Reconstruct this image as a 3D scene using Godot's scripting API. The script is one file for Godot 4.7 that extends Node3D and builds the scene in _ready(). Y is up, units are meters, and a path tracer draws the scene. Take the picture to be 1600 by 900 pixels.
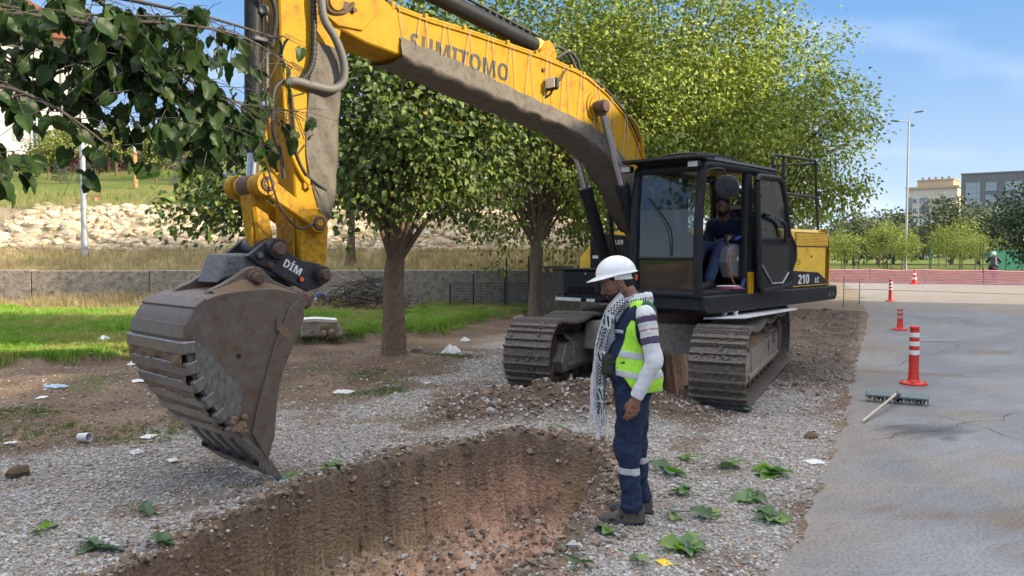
extends Node3D
# World: x to the right of the road camera, y up, -z away from it. Metres.

# ------------------------------------------------------------------ mesh builder
class MB:
	var v := PackedVector3Array()
	var n := PackedVector3Array()
	var c := PackedColorArray()
	var uv := PackedVector2Array()
	var col := Color(1, 1, 1)
	var colored := false
	var xf := Transform3D()

	func put(p: Vector3, q: Vector3, t := Vector2.ZERO) -> void:
		v.append(xf * p)
		n.append((xf.basis * q).normalized())
		c.append(col)
		uv.append(t)

	func tri(a: Vector3, b: Vector3, d: Vector3) -> void:   # counter-clockwise seen from outside
		var q := (b - a).cross(d - a)
		if q.length_squared() < 1e-16:
			return
		put(a, q); put(d, q); put(b, q)

	func quad(a: Vector3, b: Vector3, d: Vector3, e: Vector3) -> void:
		tri(a, b, d); tri(a, d, e)

	func out(a: Vector3, b: Vector3, d: Vector3, from: Vector3) -> void:
		if (b - a).cross(d - a).dot((a + b + d) / 3.0 - from) < 0.0:
			tri(a, d, b)
		else:
			tri(a, b, d)

	func box(at: Vector3, size: Vector3, bev := 0.0) -> MB:
		var h := size * 0.5
		bev = minf(bev, minf(h.x, minf(h.y, h.z)) * 0.9)
		if bev <= 0.0:
			for a in 3:
				for s: float in [-1.0, 1.0]:
					var u := Vector3(); var w := Vector3(); var k := Vector3()
					k[a] = h[a] * s; u[(a + 1) % 3] = h[(a + 1) % 3]; w[(a + 2) % 3] = h[(a + 2) % 3]
					var p := [at + k - u - w, at + k + u - w, at + k + u + w, at + k - u + w]
					out(p[0], p[1], p[2], at); out(p[0], p[2], p[3], at)
			return self
		var q := {}
		for i in 8:
			var s := Vector3(-1 if i & 1 else 1, -1 if i & 2 else 1, -1 if i & 4 else 1)
			for a in 3:
				var p := s * (h - Vector3.ONE * bev)
				p[a] = s[a] * h[a]
				q[i * 3 + a] = at + p
		for a in 3:
			var b1 := 1 << ((a + 1) % 3); var b2 := 1 << ((a + 2) % 3); var ba := 1 << a
			for s in [0, ba]:
				var p := [q[s * 3 + a], q[(s | b1) * 3 + a], q[(s | b1 | b2) * 3 + a], q[(s | b2) * 3 + a]]
				out(p[0], p[1], p[2], at); out(p[0], p[2], p[3], at)
			var e := (a + 1) % 3
			for s1 in [0, ba]:
				for s2 in [0, b1]:
					var i: int = s1 | s2
					var j: int = i | b2
					out(q[i * 3 + a], q[i * 3 + e], q[j * 3 + e], at); out(q[i * 3 + a], q[j * 3 + e], q[j * 3 + a], at)
		for i in 8:
			out(q[i * 3], q[i * 3 + 1], q[i * 3 + 2], at)
		return self

	# outline in x, y; from z0 to z1; edges chamfered by bev
	func prism(poly: Array, z0: float, z1: float, bev := 0.0) -> MB:
		var p := PackedVector2Array(poly)
		if Geometry2D.is_polygon_clockwise(p):
			p.reverse()
		var k := p.size()
		var ins := PackedVector2Array()
		for i in k:
			var e0 := (p[i] - p[(i + k - 1) % k]).normalized()
			var e1 := (p[(i + 1) % k] - p[i]).normalized()
			var m := Vector2(-e0.y - e1.y, e0.x + e1.x)
			m = m.normalized() * bev / maxf(0.4, m.length() * 0.5) if m.length() > 0.01 else Vector2()
			ins.append(p[i] + m)
		var t := Geometry2D.triangulate_polygon(ins if bev > 0.0 else p)
		var r := ins if bev > 0.0 else p
		for i in range(0, t.size(), 3):
			var a := r[t[i]]; var b := r[t[i + 1]]; var d := r[t[i + 2]]
			if (b - a).cross(d - a) < 0.0:
				var s := b; b = d; d = s
			tri(Vector3(a.x, a.y, z1), Vector3(b.x, b.y, z1), Vector3(d.x, d.y, z1))
			tri(Vector3(a.x, a.y, z0), Vector3(d.x, d.y, z0), Vector3(b.x, b.y, z0))
		for i in k:
			var a := p[i]; var b := p[(i + 1) % k]
			quad(Vector3(a.x, a.y, z0 + bev), Vector3(b.x, b.y, z0 + bev), Vector3(b.x, b.y, z1 - bev), Vector3(a.x, a.y, z1 - bev))
			if bev > 0.0:
				var ia := ins[i]; var ib := ins[(i + 1) % k]
				quad(Vector3(a.x, a.y, z1 - bev), Vector3(b.x, b.y, z1 - bev), Vector3(ib.x, ib.y, z1), Vector3(ia.x, ia.y, z1))
				quad(Vector3(ia.x, ia.y, z0), Vector3(ib.x, ib.y, z0), Vector3(b.x, b.y, z0 + bev), Vector3(a.x, a.y, z0 + bev))
		return self

	func tube(path: Array, rad: Variant, sides := 8, caps := true) -> MB:
		var k := path.size()
		var side := Vector3.ZERO
		var rings := []
		var dirs := []
		for i in k:
			var a: Vector3 = path[maxi(i - 1, 0)]; var b: Vector3 = path[mini(i + 1, k - 1)]
			var d := (b - a).normalized()
			if i == 0:
				side = d.cross(Vector3.UP if absf(d.y) < 0.9 else Vector3.RIGHT).normalized()
			else:
				side = (side - d * side.dot(d)).normalized()
			var w := d.cross(side)
			var r: float = rad if rad is float else rad[i]
			var ring := []
			for j in sides:
				var t := TAU * j / sides
				var o := side * cos(t) + w * sin(t)
				ring.append([path[i] + o * r, o])
			rings.append(ring); dirs.append(d)
		for i in k - 1:
			for j in sides:
				var a: Array = rings[i][j]; var b: Array = rings[i][(j + 1) % sides]
				var d: Array = rings[i + 1][(j + 1) % sides]; var e: Array = rings[i + 1][j]
				var u0 := float(j) / sides; var u1 := float(j + 1) / sides
				put(a[0], a[1], Vector2(u0, i)); put(d[0], d[1], Vector2(u1, i + 1)); put(b[0], b[1], Vector2(u1, i))
				put(a[0], a[1], Vector2(u0, i)); put(e[0], e[1], Vector2(u0, i + 1)); put(d[0], d[1], Vector2(u1, i + 1))
		if caps:
			for j in range(1, sides - 1):
				tri(rings[0][0][0], rings[0][j + 1][0], rings[0][j][0])
				tri(rings[k - 1][0][0], rings[k - 1][j][0], rings[k - 1][j + 1][0])
		return self

	func rod(a: Vector3, b: Vector3, r: float, sides := 16, bev := 0.0) -> MB:
		if bev > 0.0:
			var d := (b - a).normalized() * bev
			return tube([a, a + d, a + d, b - d, b - d, b], [r - bev, r, r, r, r, r - bev], sides)
		return tube([a, b], r, sides)

	# profile of (radius, height) round the y axis
	func lathe(prof: Array, sides := 24) -> MB:
		for i in prof.size() - 1:
			var a: Vector2 = prof[i]; var b: Vector2 = prof[i + 1]
			var q := Vector2(b.y - a.y, a.x - b.x).normalized()
			for j in sides:
				var t0 := TAU * j / sides; var t1 := TAU * (j + 1) / sides
				var c0 := Vector3(cos(t0), 0, -sin(t0)); var c1 := Vector3(cos(t1), 0, -sin(t1))
				var y := Vector3.UP
				var n0 := c0 * q.x + y * q.y; var n1 := c1 * q.x + y * q.y
				put(c0 * a.x + y * a.y, n0); put(c1 * b.x + y * b.y, n1); put(c1 * a.x + y * a.y, n1)
				put(c0 * a.x + y * a.y, n0); put(c0 * b.x + y * b.y, n0); put(c1 * b.x + y * b.y, n1)
		return self

	# smooth sheet through rows of points; wrap joins the last column to the first
	func sheet(rows: Array, wrap := false, flip := false, cols := []) -> MB:
		var nr := rows.size(); var nc: int = rows[0].size()
		var q := []
		for i in nr:
			var line := PackedVector3Array()
			for j in nc:
				var a: Vector3 = rows[maxi(i - 1, 0)][j]; var b: Vector3 = rows[mini(i + 1, nr - 1)][j]
				var e: Vector3 = rows[i][(j + nc - 1) % nc if wrap else maxi(j - 1, 0)]
				var f: Vector3 = rows[i][(j + 1) % nc if wrap else mini(j + 1, nc - 1)]
				var o := (f - e).cross(b - a).normalized()
				line.append(-o if flip else o)
			q.append(line)
		for i in nr - 1:
			for j in (nc if wrap else nc - 1):
				var k := (j + 1) % nc
				var ids := [[i, j], [i + 1, k], [i, k], [i, j], [i + 1, j], [i + 1, k]]
				if flip:
					ids = [[i, j], [i, k], [i + 1, k], [i, j], [i + 1, k], [i + 1, j]]
				for d in ids:
					if cols.size():
						col = cols[d[0]][d[1]]
					put(rows[d[0]][d[1]], q[d[0]][d[1]], Vector2(float(d[1]) / maxf(1, nc - 1), float(d[0]) / maxf(1, nr - 1)))
		return self

	func mesh() -> ArrayMesh:
		var a := []
		a.resize(Mesh.ARRAY_MAX)
		a[Mesh.ARRAY_VERTEX] = v
		a[Mesh.ARRAY_NORMAL] = n
		a[Mesh.ARRAY_TEX_UV] = uv
		if colored:
			a[Mesh.ARRAY_COLOR] = c
		var r := ArrayMesh.new()
		r.add_surface_from_arrays(Mesh.PRIMITIVE_TRIANGLES, a)
		return r

# ------------------------------------------------------------------ nodes
var used := {}
var rng := RandomNumberGenerator.new()
var fn := FastNoiseLite.new()

func numbered(parent: Node, called: String) -> String:
	var key := str(parent.get_instance_id()) + called
	var k: int = used.get(key, 0)
	used[key] = k + 1
	return called if k == 0 else "%s_%03d" % [called, k]

func hang(o: Node3D, called: String, parent: Node) -> void:
	o.name = numbered(parent, called)
	parent.add_child(o, true)

func part(called: String, mb: MB, mat: Material, parent: Node = self) -> MeshInstance3D:
	var o := MeshInstance3D.new()
	o.mesh = mb.mesh()
	o.material_override = mat
	hang(o, called, parent)
	return o

func piece(called: String, mesh: Mesh, mat: Material, parent: Node, t := Transform3D()) -> MeshInstance3D:
	var o := MeshInstance3D.new()
	o.mesh = mesh
	o.material_override = mat
	o.transform = t
	hang(o, called, parent)
	return o

func tag(o: Node, label: String, category: String, group := "") -> Node:
	o.set_meta("label", label)
	o.set_meta("category", category)
	if group != "":
		o.set_meta("group", group)
	return o

func kind(o: Node, k: String) -> Node:
	o.set_meta("kind", k)
	return o

func thing(called: String, label: String, category: String, at := Vector3.ZERO, turn := 0.0, group := "") -> Node3D:
	var o := Node3D.new()
	hang(o, called, self)
	o.position = at
	o.rotation.y = turn
	tag(o, label, category, group)
	return o

func sub(called: String, parent: Node, t := Transform3D()) -> Node3D:
	var o := Node3D.new()
	o.transform = t
	hang(o, called, parent)
	return o

func again(o: Node3D, at: Vector3, turn: float, label := "") -> Node3D:
	var r: Node3D = o.duplicate()
	var stem := str(o.name)
	r.name = numbered(self, stem)
	add_child(r, true)
	r.position = at
	r.rotation.y = turn
	if label != "":
		r.set_meta("label", label)
	return r

# many copies: transforms and linear colours
func many(called: String, mesh: Mesh, mat: Material, ts: Array, cs: Array, parent: Node = self) -> MultiMeshInstance3D:
	var mm := MultiMesh.new()
	mm.transform_format = MultiMesh.TRANSFORM_3D
	mm.use_colors = true
	mm.mesh = mesh
	mm.instance_count = ts.size()
	for i in ts.size():
		mm.set_instance_transform(i, ts[i])
		mm.set_instance_color(i, cs[i])
	var o := MultiMeshInstance3D.new()
	o.multimesh = mm
	o.material_override = mat
	hang(o, called, parent)
	return o

func text(called: String, what: String, cap: float, deep: float, mat: Material, parent: Node, t: Transform3D, stretch := 1.0) -> MeshInstance3D:
	var tm := TextMesh.new()
	var f := SystemFont.new()
	f.font_names = PackedStringArray(["Droid Sans"])
	f.font_weight = 700
	tm.font = f
	tm.text = what
	tm.font_size = 64
	tm.pixel_size = cap / (64.0 * 0.72)
	tm.depth = deep
	var tt := t
	tt.basis = t.basis * Basis.from_scale(Vector3(stretch, 1, 1))
	return piece(called, tm, mat, parent, tt)

# ------------------------------------------------------------------ materials (colours are linear base colours)
func mk(c: Color, rough := 0.8, metal := 0.0) -> StandardMaterial3D:
	var s := StandardMaterial3D.new()
	s.albedo_color = c.linear_to_srgb()
	s.roughness = rough
	s.metallic = metal
	return s

var noise_maps := {}
func noise_map(freq: float, oct := 4, cell := false) -> NoiseTexture2D:
	var key := "%f %d %s" % [freq, oct, cell]
	if noise_maps.has(key):
		return noise_maps[key]
	var f := FastNoiseLite.new()
	f.seed = 11
	f.noise_type = FastNoiseLite.TYPE_CELLULAR if cell else FastNoiseLite.TYPE_SIMPLEX_SMOOTH
	f.frequency = freq
	f.fractal_octaves = oct
	var t := NoiseTexture2D.new()
	t.noise = f
	t.width = 512
	t.height = 512
	t.seamless = true
	noise_maps[key] = t
	return t

# stops: [place, linear colour] along the noise; size: metres that one tile of the texture covers
func noisy(stops: Array, freq: float, size: float, rough := 0.8, o := {}) -> StandardMaterial3D:
	var f := FastNoiseLite.new()
	f.seed = o.get("seed", 3)
	f.noise_type = FastNoiseLite.TYPE_SIMPLEX_SMOOTH
	f.frequency = freq
	f.fractal_octaves = o.get("oct", 5)
	f.fractal_gain = o.get("gain", 0.55)
	var g := Gradient.new()
	var offs := PackedFloat32Array(); var cols := PackedColorArray()
	for s in stops:
		offs.append(s[0]); cols.append((s[1] as Color).linear_to_srgb())
	g.offsets = offs
	g.colors = cols
	var t := NoiseTexture2D.new()
	t.noise = f
	t.width = 512
	t.height = 512
	t.seamless = true
	t.color_ramp = g
	var s := StandardMaterial3D.new()
	s.albedo_texture = t
	s.uv1_triplanar = true
	s.uv1_world_triplanar = o.get("world", false)
	var st: Vector3 = o.get("stretch", Vector3.ONE)
	s.uv1_scale = st / size
	s.roughness = rough
	s.metallic = o.get("metal", 0.0)
	if o.has("bump"):
		s.heightmap_enabled = true
		s.heightmap_texture = noise_map(o.get("bfreq", 0.05), 4, o.get("bcell", false))
		s.heightmap_scale = o.bump
	if o.has("spec"):
		s.metallic_specular = o.spec
	s.vertex_color_use_as_albedo = o.get("vc", false)
	return s

func vcol(rough := 0.85) -> StandardMaterial3D:
	var s := mk(Color(1, 1, 1), rough)
	s.vertex_color_use_as_albedo = true
	return s

func rnd(a: float, b: float) -> float:
	return rng.randf_range(a, b)

func lin(t: float, xs: Array) -> float:      # piecewise line through [t, value] pairs
	if t <= xs[0][0]:
		return xs[0][1]
	for i in xs.size() - 1:
		if t <= xs[i + 1][0]:
			return lerpf(xs[i][1], xs[i + 1][1], (t - xs[i][0]) / (xs[i + 1][0] - xs[i][0]))
	return xs[-1][1]

func curve(path: Array, steps: int) -> Array:  # Catmull-Rom through points
	var r := []
	var k := path.size()
	for i in k - 1:
		var p0: Vector3 = path[maxi(i - 1, 0)]; var p1: Vector3 = path[i]; var p2: Vector3 = path[i + 1]; var p3: Vector3 = path[mini(i + 2, k - 1)]
		for j in steps:
			r.append(p1.cubic_interpolate(p2, p0, p3, float(j) / steps))
	r.append(path[k - 1])
	return r

# ------------------------------------------------------------------ the scene
var m := {}

func _ready() -> void:
	var cam := Camera3D.new()
	cam.name = "Camera"
	cam.position = Vector3(0, 1.72, 0)
	cam.rotation.x = -atan(56.0 / 1200.0)
	cam.fov = 41.11
	cam.near = 0.05
	cam.far = 3000.0
	cam.current = true
	add_child(cam)
	var env := Environment.new()
	env.background_mode = Environment.BG_SKY
	env.tonemap_mode = Environment.TONE_MAPPER_LINEAR
	env.tonemap_exposure = 1.58
	env.sdfgi_enabled = true
	env.ssao_enabled = true
	env.ssil_enabled = true
	env.fog_enabled = true
	env.fog_density = 0.00008
	env.fog_light_color = Color(0.80, 0.87, 0.95)
	var sky := Sky.new()
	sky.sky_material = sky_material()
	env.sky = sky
	env.background_energy_multiplier = 1.0
	var we := WorldEnvironment.new()
	we.name = "WorldEnvironment"
	we.environment = env
	add_child(we)
	var sun := DirectionalLight3D.new()
	sun.name = "Sun"
	var to_sun := Vector3(0.86, 0.40, 0.30).normalized()
	sun.basis = Basis.looking_at(-to_sun, Vector3.UP)
	sun.light_energy = 1.5
	sun.light_color = Color(1.0, 0.94, 0.82)
	sun.light_angular_distance = 0.5
	sun.shadow_enabled = true
	add_child(sun)
	rng.seed = 77
	fn.seed = 5
	fn.frequency = 1.0
	fn.fractal_octaves = 3
	materials()
	terrain()
	road()
	far_town()
	hill_buildings()
	walls()
	street_trees()
	park()
	hill_planting()
	excavator()
	workers()
	street_things()
	litter()
	gravel()
	grass()
	overhanging_tree()

func sky_material() -> Material:
	var s := ProceduralSkyMaterial.new()
	s.sky_top_color = Color(0.28, 0.52, 0.76)
	s.sky_horizon_color = Color(0.78, 0.84, 0.87)
	s.sky_curve = 0.11
	s.sky_energy_multiplier = 1.0
	s.ground_bottom_color = Color(0.45, 0.42, 0.38)
	s.ground_horizon_color = Color(0.70, 0.70, 0.68)
	s.sun_angle_max = 0.0
	# thin cirrus, computed on the sphere; bright overhead veil added to lift the shade
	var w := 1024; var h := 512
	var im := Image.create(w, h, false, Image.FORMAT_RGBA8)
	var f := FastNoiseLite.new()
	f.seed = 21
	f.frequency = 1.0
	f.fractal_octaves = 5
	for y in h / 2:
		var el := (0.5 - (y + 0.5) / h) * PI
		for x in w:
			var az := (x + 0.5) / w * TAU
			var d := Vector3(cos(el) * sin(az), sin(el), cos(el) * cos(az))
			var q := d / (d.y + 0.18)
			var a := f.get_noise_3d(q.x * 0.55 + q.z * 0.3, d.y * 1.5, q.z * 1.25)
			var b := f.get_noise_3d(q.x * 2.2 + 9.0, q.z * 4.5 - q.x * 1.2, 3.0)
			var fill_veil := lerpf(0.0, 0.75, smoothstep(0.36, 0.66, el))
			var k := clampf((a - 0.02) * 1.3 + b * 0.35 + fill_veil, 0.0, 1.0) * smoothstep(0.0, 0.06, el)
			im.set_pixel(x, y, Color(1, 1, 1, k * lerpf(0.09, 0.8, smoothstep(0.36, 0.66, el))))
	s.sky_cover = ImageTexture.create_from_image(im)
	s.sky_cover_modulate = Color(1.5, 1.42, 1.30, 1.0)  # warm boost, so the added veil brightens the shaded ground
	return s

func C(r: float, g: float, b: float) -> Color:
	return Color(r, g, b)

func materials() -> void:
	m.ground = noisy([[0.0, C(.42, .40, .38)], [0.35, C(.72, .70, .68)], [0.55, C(.95, .93, .90)], [0.8, C(1, 1, 1)]], 0.03, 1.1, 0.95, {"world": true, "vc": true, "bump": 2.2, "bfreq": 0.06, "spec": 0.25, "gain": 0.75, "oct": 6})
	m.road = noisy([[0.0, C(.30, .30, .31)], [0.35, C(.66, .66, .67)], [0.6, C(.95, .95, .95)], [0.85, C(1.0, 1.0, .99)]], 0.045, 0.75, 0.9, {"world": true, "vc": true, "bump": 0.9, "bfreq": 0.12, "spec": 0.3, "gain": 0.85, "oct": 6})
	m.yellow = noisy([[0.0, C(.20, .11, .03)], [0.2, C(.36, .185, .014)], [0.4, C(.45, .243, .010)], [1.0, C(.49, .275, .013)]], 0.012, 1.6, 0.6, {"spec": 0.3, "gain": 0.6})
	m.yellow_dirty = noisy([[0.0, C(.09, .052, .024)], [0.25, C(.27, .15, .022)], [0.55, C(.46, .24, .014)], [1.0, C(.56, .30, .018)]], 0.02, 0.7, 0.6, {"spec": 0.3, "seed": 8, "gain": 0.7})
	m.yellow_shade_lift = noisy([[0.0, C(.42, .27, .07)], [0.25, C(.88, .53, .045)], [1.0, C(1.0, .63, .055)]], 0.01, 1.4, 0.4, {"seed": 4})  # same yellow, lightened to offset the shade on cover and counterweight
	m.dark = noisy([[0.0, C(.07, .06, .048)], [0.3, C(.024, .025, .026)], [1.0, C(.015, .016, .018)]], 0.02, 1.1, 0.5, {"spec": 0.32, "seed": 6, "gain": 0.65})
	m.black = mk(C(.012, .013, .015), 0.5)
	m.hose = noisy([[0.0, C(.02, .02, .022)], [0.7, C(.03, .03, .032)], [1.0, C(.10, .09, .08)]], 0.05, 0.3, 0.55, {})
	m.hose_grey = noisy([[0.0, C(.10, .095, .085)], [1.0, C(.20, .185, .16)]], 0.05, 0.25, 0.6, {})
	m.steel = noisy([[0.0, C(.10, .058, .036)], [0.35, C(.155, .108, .075)], [0.55, C(.14, .116, .096)], [1.0, C(.20, .172, .145)]], 0.014, 1.1, 0.5, {"seed": 12, "gain": 0.68, "metal": 0.25})
	m.worn = noisy([[0.0, C(.10, .075, .055)], [0.35, C(.20, .185, .17)], [1.0, C(.33, .32, .31)]], 0.03, 0.6, 0.36, {"seed": 13, "gain": 0.7, "metal": 0.55, "stretch": Vector3(1, 0.35, 1)})
	m.rust = noisy([[0.0, C(.045, .028, .02)], [0.5, C(.11, .065, .045)], [1.0, C(.19, .13, .10)]], 0.04, 0.4, 0.8, {"seed": 14})
	m.track = noisy([[0.0, C(.06, .04, .028)], [0.35, C(.12, .092, .068)], [0.6, C(.17, .148, .125)], [1.0, C(.32, .28, .235)]], 0.02, 0.45, 0.55, {"seed": 15, "gain": 0.75, "metal": 0.3, "bump": 0.4})
	m.track_frame = noisy([[0.0, C(.13, .10, .075)], [0.5, C(.27, .23, .19)], [1.0, C(.36, .32, .28)]], 0.02, 0.9, 0.85, {"seed": 16, "gain": 0.7})
	m.mud = noisy([[0.0, C(.11, .07, .042)], [0.5, C(.25, .165, .10)], [1.0, C(.40, .28, .18)]], 0.05, 0.25, 0.98, {"seed": 17, "bump": 1.2})
	m.canvas = noisy([[0.0, C(.06, .048, .036)], [0.4, C(.125, .105, .082)], [1.0, C(.175, .15, .12)]], 0.016, 1.0, 0.75, {"seed": 18, "gain": 0.65, "bump": 0.3})
	m.coupler = noisy([[0.0, C(.10, .085, .07)], [0.35, C(.032, .034, .038)], [1.0, C(.02, .022, .026)]], 0.02, 0.5, 0.45, {"seed": 19, "gain": 0.7})
	m.coupler_grey = noisy([[0.0, C(.05, .05, .05)], [0.5, C(.12, .12, .125)], [1.0, C(.22, .22, .225)]], 0.02, 0.5, 0.6, {"seed": 20, "gain": 0.7})
	m.chrome = mk(C(.55, .55, .56), 0.22, 0.9)
	m.white = noisy([[0.0, C(.45, .43, .40)], [0.4, C(.74, .73, .71)], [1.0, C(.80, .80, .79)]], 0.02, 0.6, 0.6, {"seed": 22})
	m.lettering = mk(C(.022, .024, .028), 0.55)
	m.letter_white = mk(C(.75, .75, .74), 0.6)
	m.lens = mk(C(.62, .60, .52), 0.2)
	m.orange = mk(C(.80, .13, .015), 0.4)
	m.red = noisy([[0.0, C(.40, .05, .03)], [0.4, C(.68, .04, .022)], [1.0, C(.74, .05, .028)]], 0.03, 0.4, 0.5, {})
	var g := mk(Color(.10, .13, .13), 0.03)
	g.albedo_color = Color(.10, .13, .13, 0.5)
	g.transparency = BaseMaterial3D.TRANSPARENCY_ALPHA
	g.metallic_specular = 0.95
	m.glass = g
	var g2 := mk(C(.05, .07, .09), 0.08)
	g2.metallic_specular = 0.9
	m.window = g2
	m.navy = noisy([[0.0, C(.006, .012, .032)], [0.5, C(.010, .020, .055)], [1.0, C(.018, .034, .085)]], 0.03, 0.35, 0.9, {"seed": 30, "bump": 0.15})
	m.bark = noisy([[0.0, C(.055, .036, .024)], [0.45, C(.19, .13, .085)], [1.0, C(.36, .265, .185)]], 0.02, 0.5, 0.95, {"seed": 31, "gain": 0.7, "stretch": Vector3(2.2, 0.35, 2.2), "bump": 2.0, "bfreq": 0.03})
	m.twig = noisy([[0.0, C(.05, .04, .03)], [1.0, C(.15, .125, .10)]], 0.04, 0.3, 0.9, {"seed": 32})
	m.concrete = noisy([[0.0, C(.12, .095, .07)], [0.4, C(.29, .24, .185)], [1.0, C(.42, .36, .285)]], 0.015, 1.8, 0.95, {"seed": 33, "gain": 0.7, "bump": 1.2})
	m.metal_grey = noisy([[0.0, C(.38, .39, .40)], [1.0, C(.52, .53, .54)]], 0.02, 1.5, 0.45, {"metal": 0.4})
	m.plank = noisy([[0.0, C(.03, .025, .02)], [0.5, C(.075, .06, .048)], [1.0, C(.14, .115, .09)]], 0.02, 0.8, 0.95, {"seed": 35, "stretch": Vector3(3, .4, 3)})
	m.cord = mk(C(.50, .46, .38), 0.9)
	var leaf := vcol(0.5)
	leaf.backlight_enabled = true
	leaf.backlight = Color(0.40, 0.50, 0.18)
	m.leaf = leaf
	var lf := vcol(0.42)
	lf.backlight_enabled = true
	lf.backlight = Color(0.30, 0.36, 0.14)
	lf.metallic_specular = 0.3
	m.big_leaf = lf
	m.blade = vcol(0.7)
	(m.blade as StandardMaterial3D).backlight_enabled = true
	(m.blade as StandardMaterial3D).backlight = Color(0.4, 0.45, 0.2)
	m.stone = vcol(0.92)
	m.plain = vcol(0.85)

# ------------------------------------------------------------------ ground.  x right, d = metres ahead of the camera
const ROAD_EDGE := [[-30.0, -14.0], [0.0, -0.6], [2.0, 0.45], [4.0, 1.34], [4.27, 1.55], [5.14, 2.0], [6.27, 2.59], [7.7, 3.3], [10.5, 4.66], [16.3, 7.5], [21.5, 9.95], [33.8, 15.2], [44.0, 18.7]]
const GRAVEL_EDGE := [[-10.0, -12.0], [2.0, -6.6], [4.0, -6.0], [5.4, -4.9], [6.7, -3.7], [8.4, -2.2], [10.0, -1.0], [14.0, -0.8], [18.0, 0.4], [24.0, 3.0]]
const LAWN_EDGE := [[3.0, -15.0], [9.5, -10.5], [10.9, -7.3], [12.0, -5.94], [14.3, -3.8], [14.6, -2.56], [15.7, -1.3], [18.5, -0.9], [20.3, 0.3], [21.2, 2.0], [22.4, 3.5]]
var PIT := PackedVector2Array([Vector2(-3.5, 1.6), Vector2(-2.11, 4.0), Vector2(-1.86, 4.66), Vector2(-1.6, 5.42), Vector2(-1.21, 5.99), Vector2(-0.87, 6.47), Vector2(-0.46, 6.79), Vector2(0.0, 6.95), Vector2(0.4, 6.86), Vector2(0.73, 6.6), Vector2(0.80, 6.08), Vector2(0.70, 5.42), Vector2(0.52, 5.0), Vector2(0.33, 4.56), Vector2(0.15, 4.22), Vector2(-0.05, 3.9), Vector2(-1.3, 1.6)])
const MACHINE := Vector2(2.19, 10.5)       # swing centre, (x, d)
const TRACK_TURN := 25.6
const BODY_TURN := 43.0

func n2(x: float, d: float, s: float, k := 0.0) -> float:
	return fn.get_noise_3d(x * s, d * s, k)

func pit_depth(x: float, d: float) -> float:   # how far inside the rim, metres; negative outside
	var p := Vector2(x + n2(x, d, 1.7, 4.0) * 0.10 + n2(x, d, 6.0, 5.0) * 0.06, d + n2(x, d, 1.7, 8.0) * 0.10 + n2(x, d, 6.0, 15.0) * 0.06)
	var best := 1e9
	for i in PIT.size():
		var a := PIT[i]; var b := PIT[(i + 1) % PIT.size()]
		best = minf(best, p.distance_to(Geometry2D.get_closest_point_to_segment(p, a, b)))
	return best if Geometry2D.is_point_in_polygon(p, PIT) else -best

func trench_in(x: float, d: float) -> float:
	var a := deg_to_rad(TRACK_TURN)
	var q := Vector2(x - MACHINE.x, MACHINE.y - d)        # z towards the camera
	var ts := -sin(a) * q.x + cos(a) * q.y
	var tl := cos(a) * q.x + sin(a) * q.y
	var w := n2(x, d, 1.3, 12.0) * 0.10 + n2(x, d, 6.0, 2.0) * 0.03
	return minf(minf(0.52 + w - absf(tl + 0.10 - 0.075 * maxf(0.0, -ts - 4.0)), 1.45 + w - ts), ts + 15.0)

func hill(x: float, d: float) -> float:
	if d < 22.3:
		return 0.0
	var h := lin(d, [[22.3, 1.0], [24.0, 1.18], [27.0, 1.58], [29.0, 1.85], [34.0, 3.65], [37.0, 4.1], [60.0, 8.7], [75.0, 11.6], [100.0, 14.5], [160.0, 18.0], [400.0, 24.0], [900.0, 30.0]])
	var k := 1.0 - smoothstep(2.0 + (d - 22.0) * 0.05, 9.5 + (d - 22.0) * 0.34, x)
	# the crest falls away to the right
	k *= lerpf(1.0, 0.62, smoothstep(-0.42, 0.05, x / d) * smoothstep(40.0, 75.0, d))
	return h * k

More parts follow.
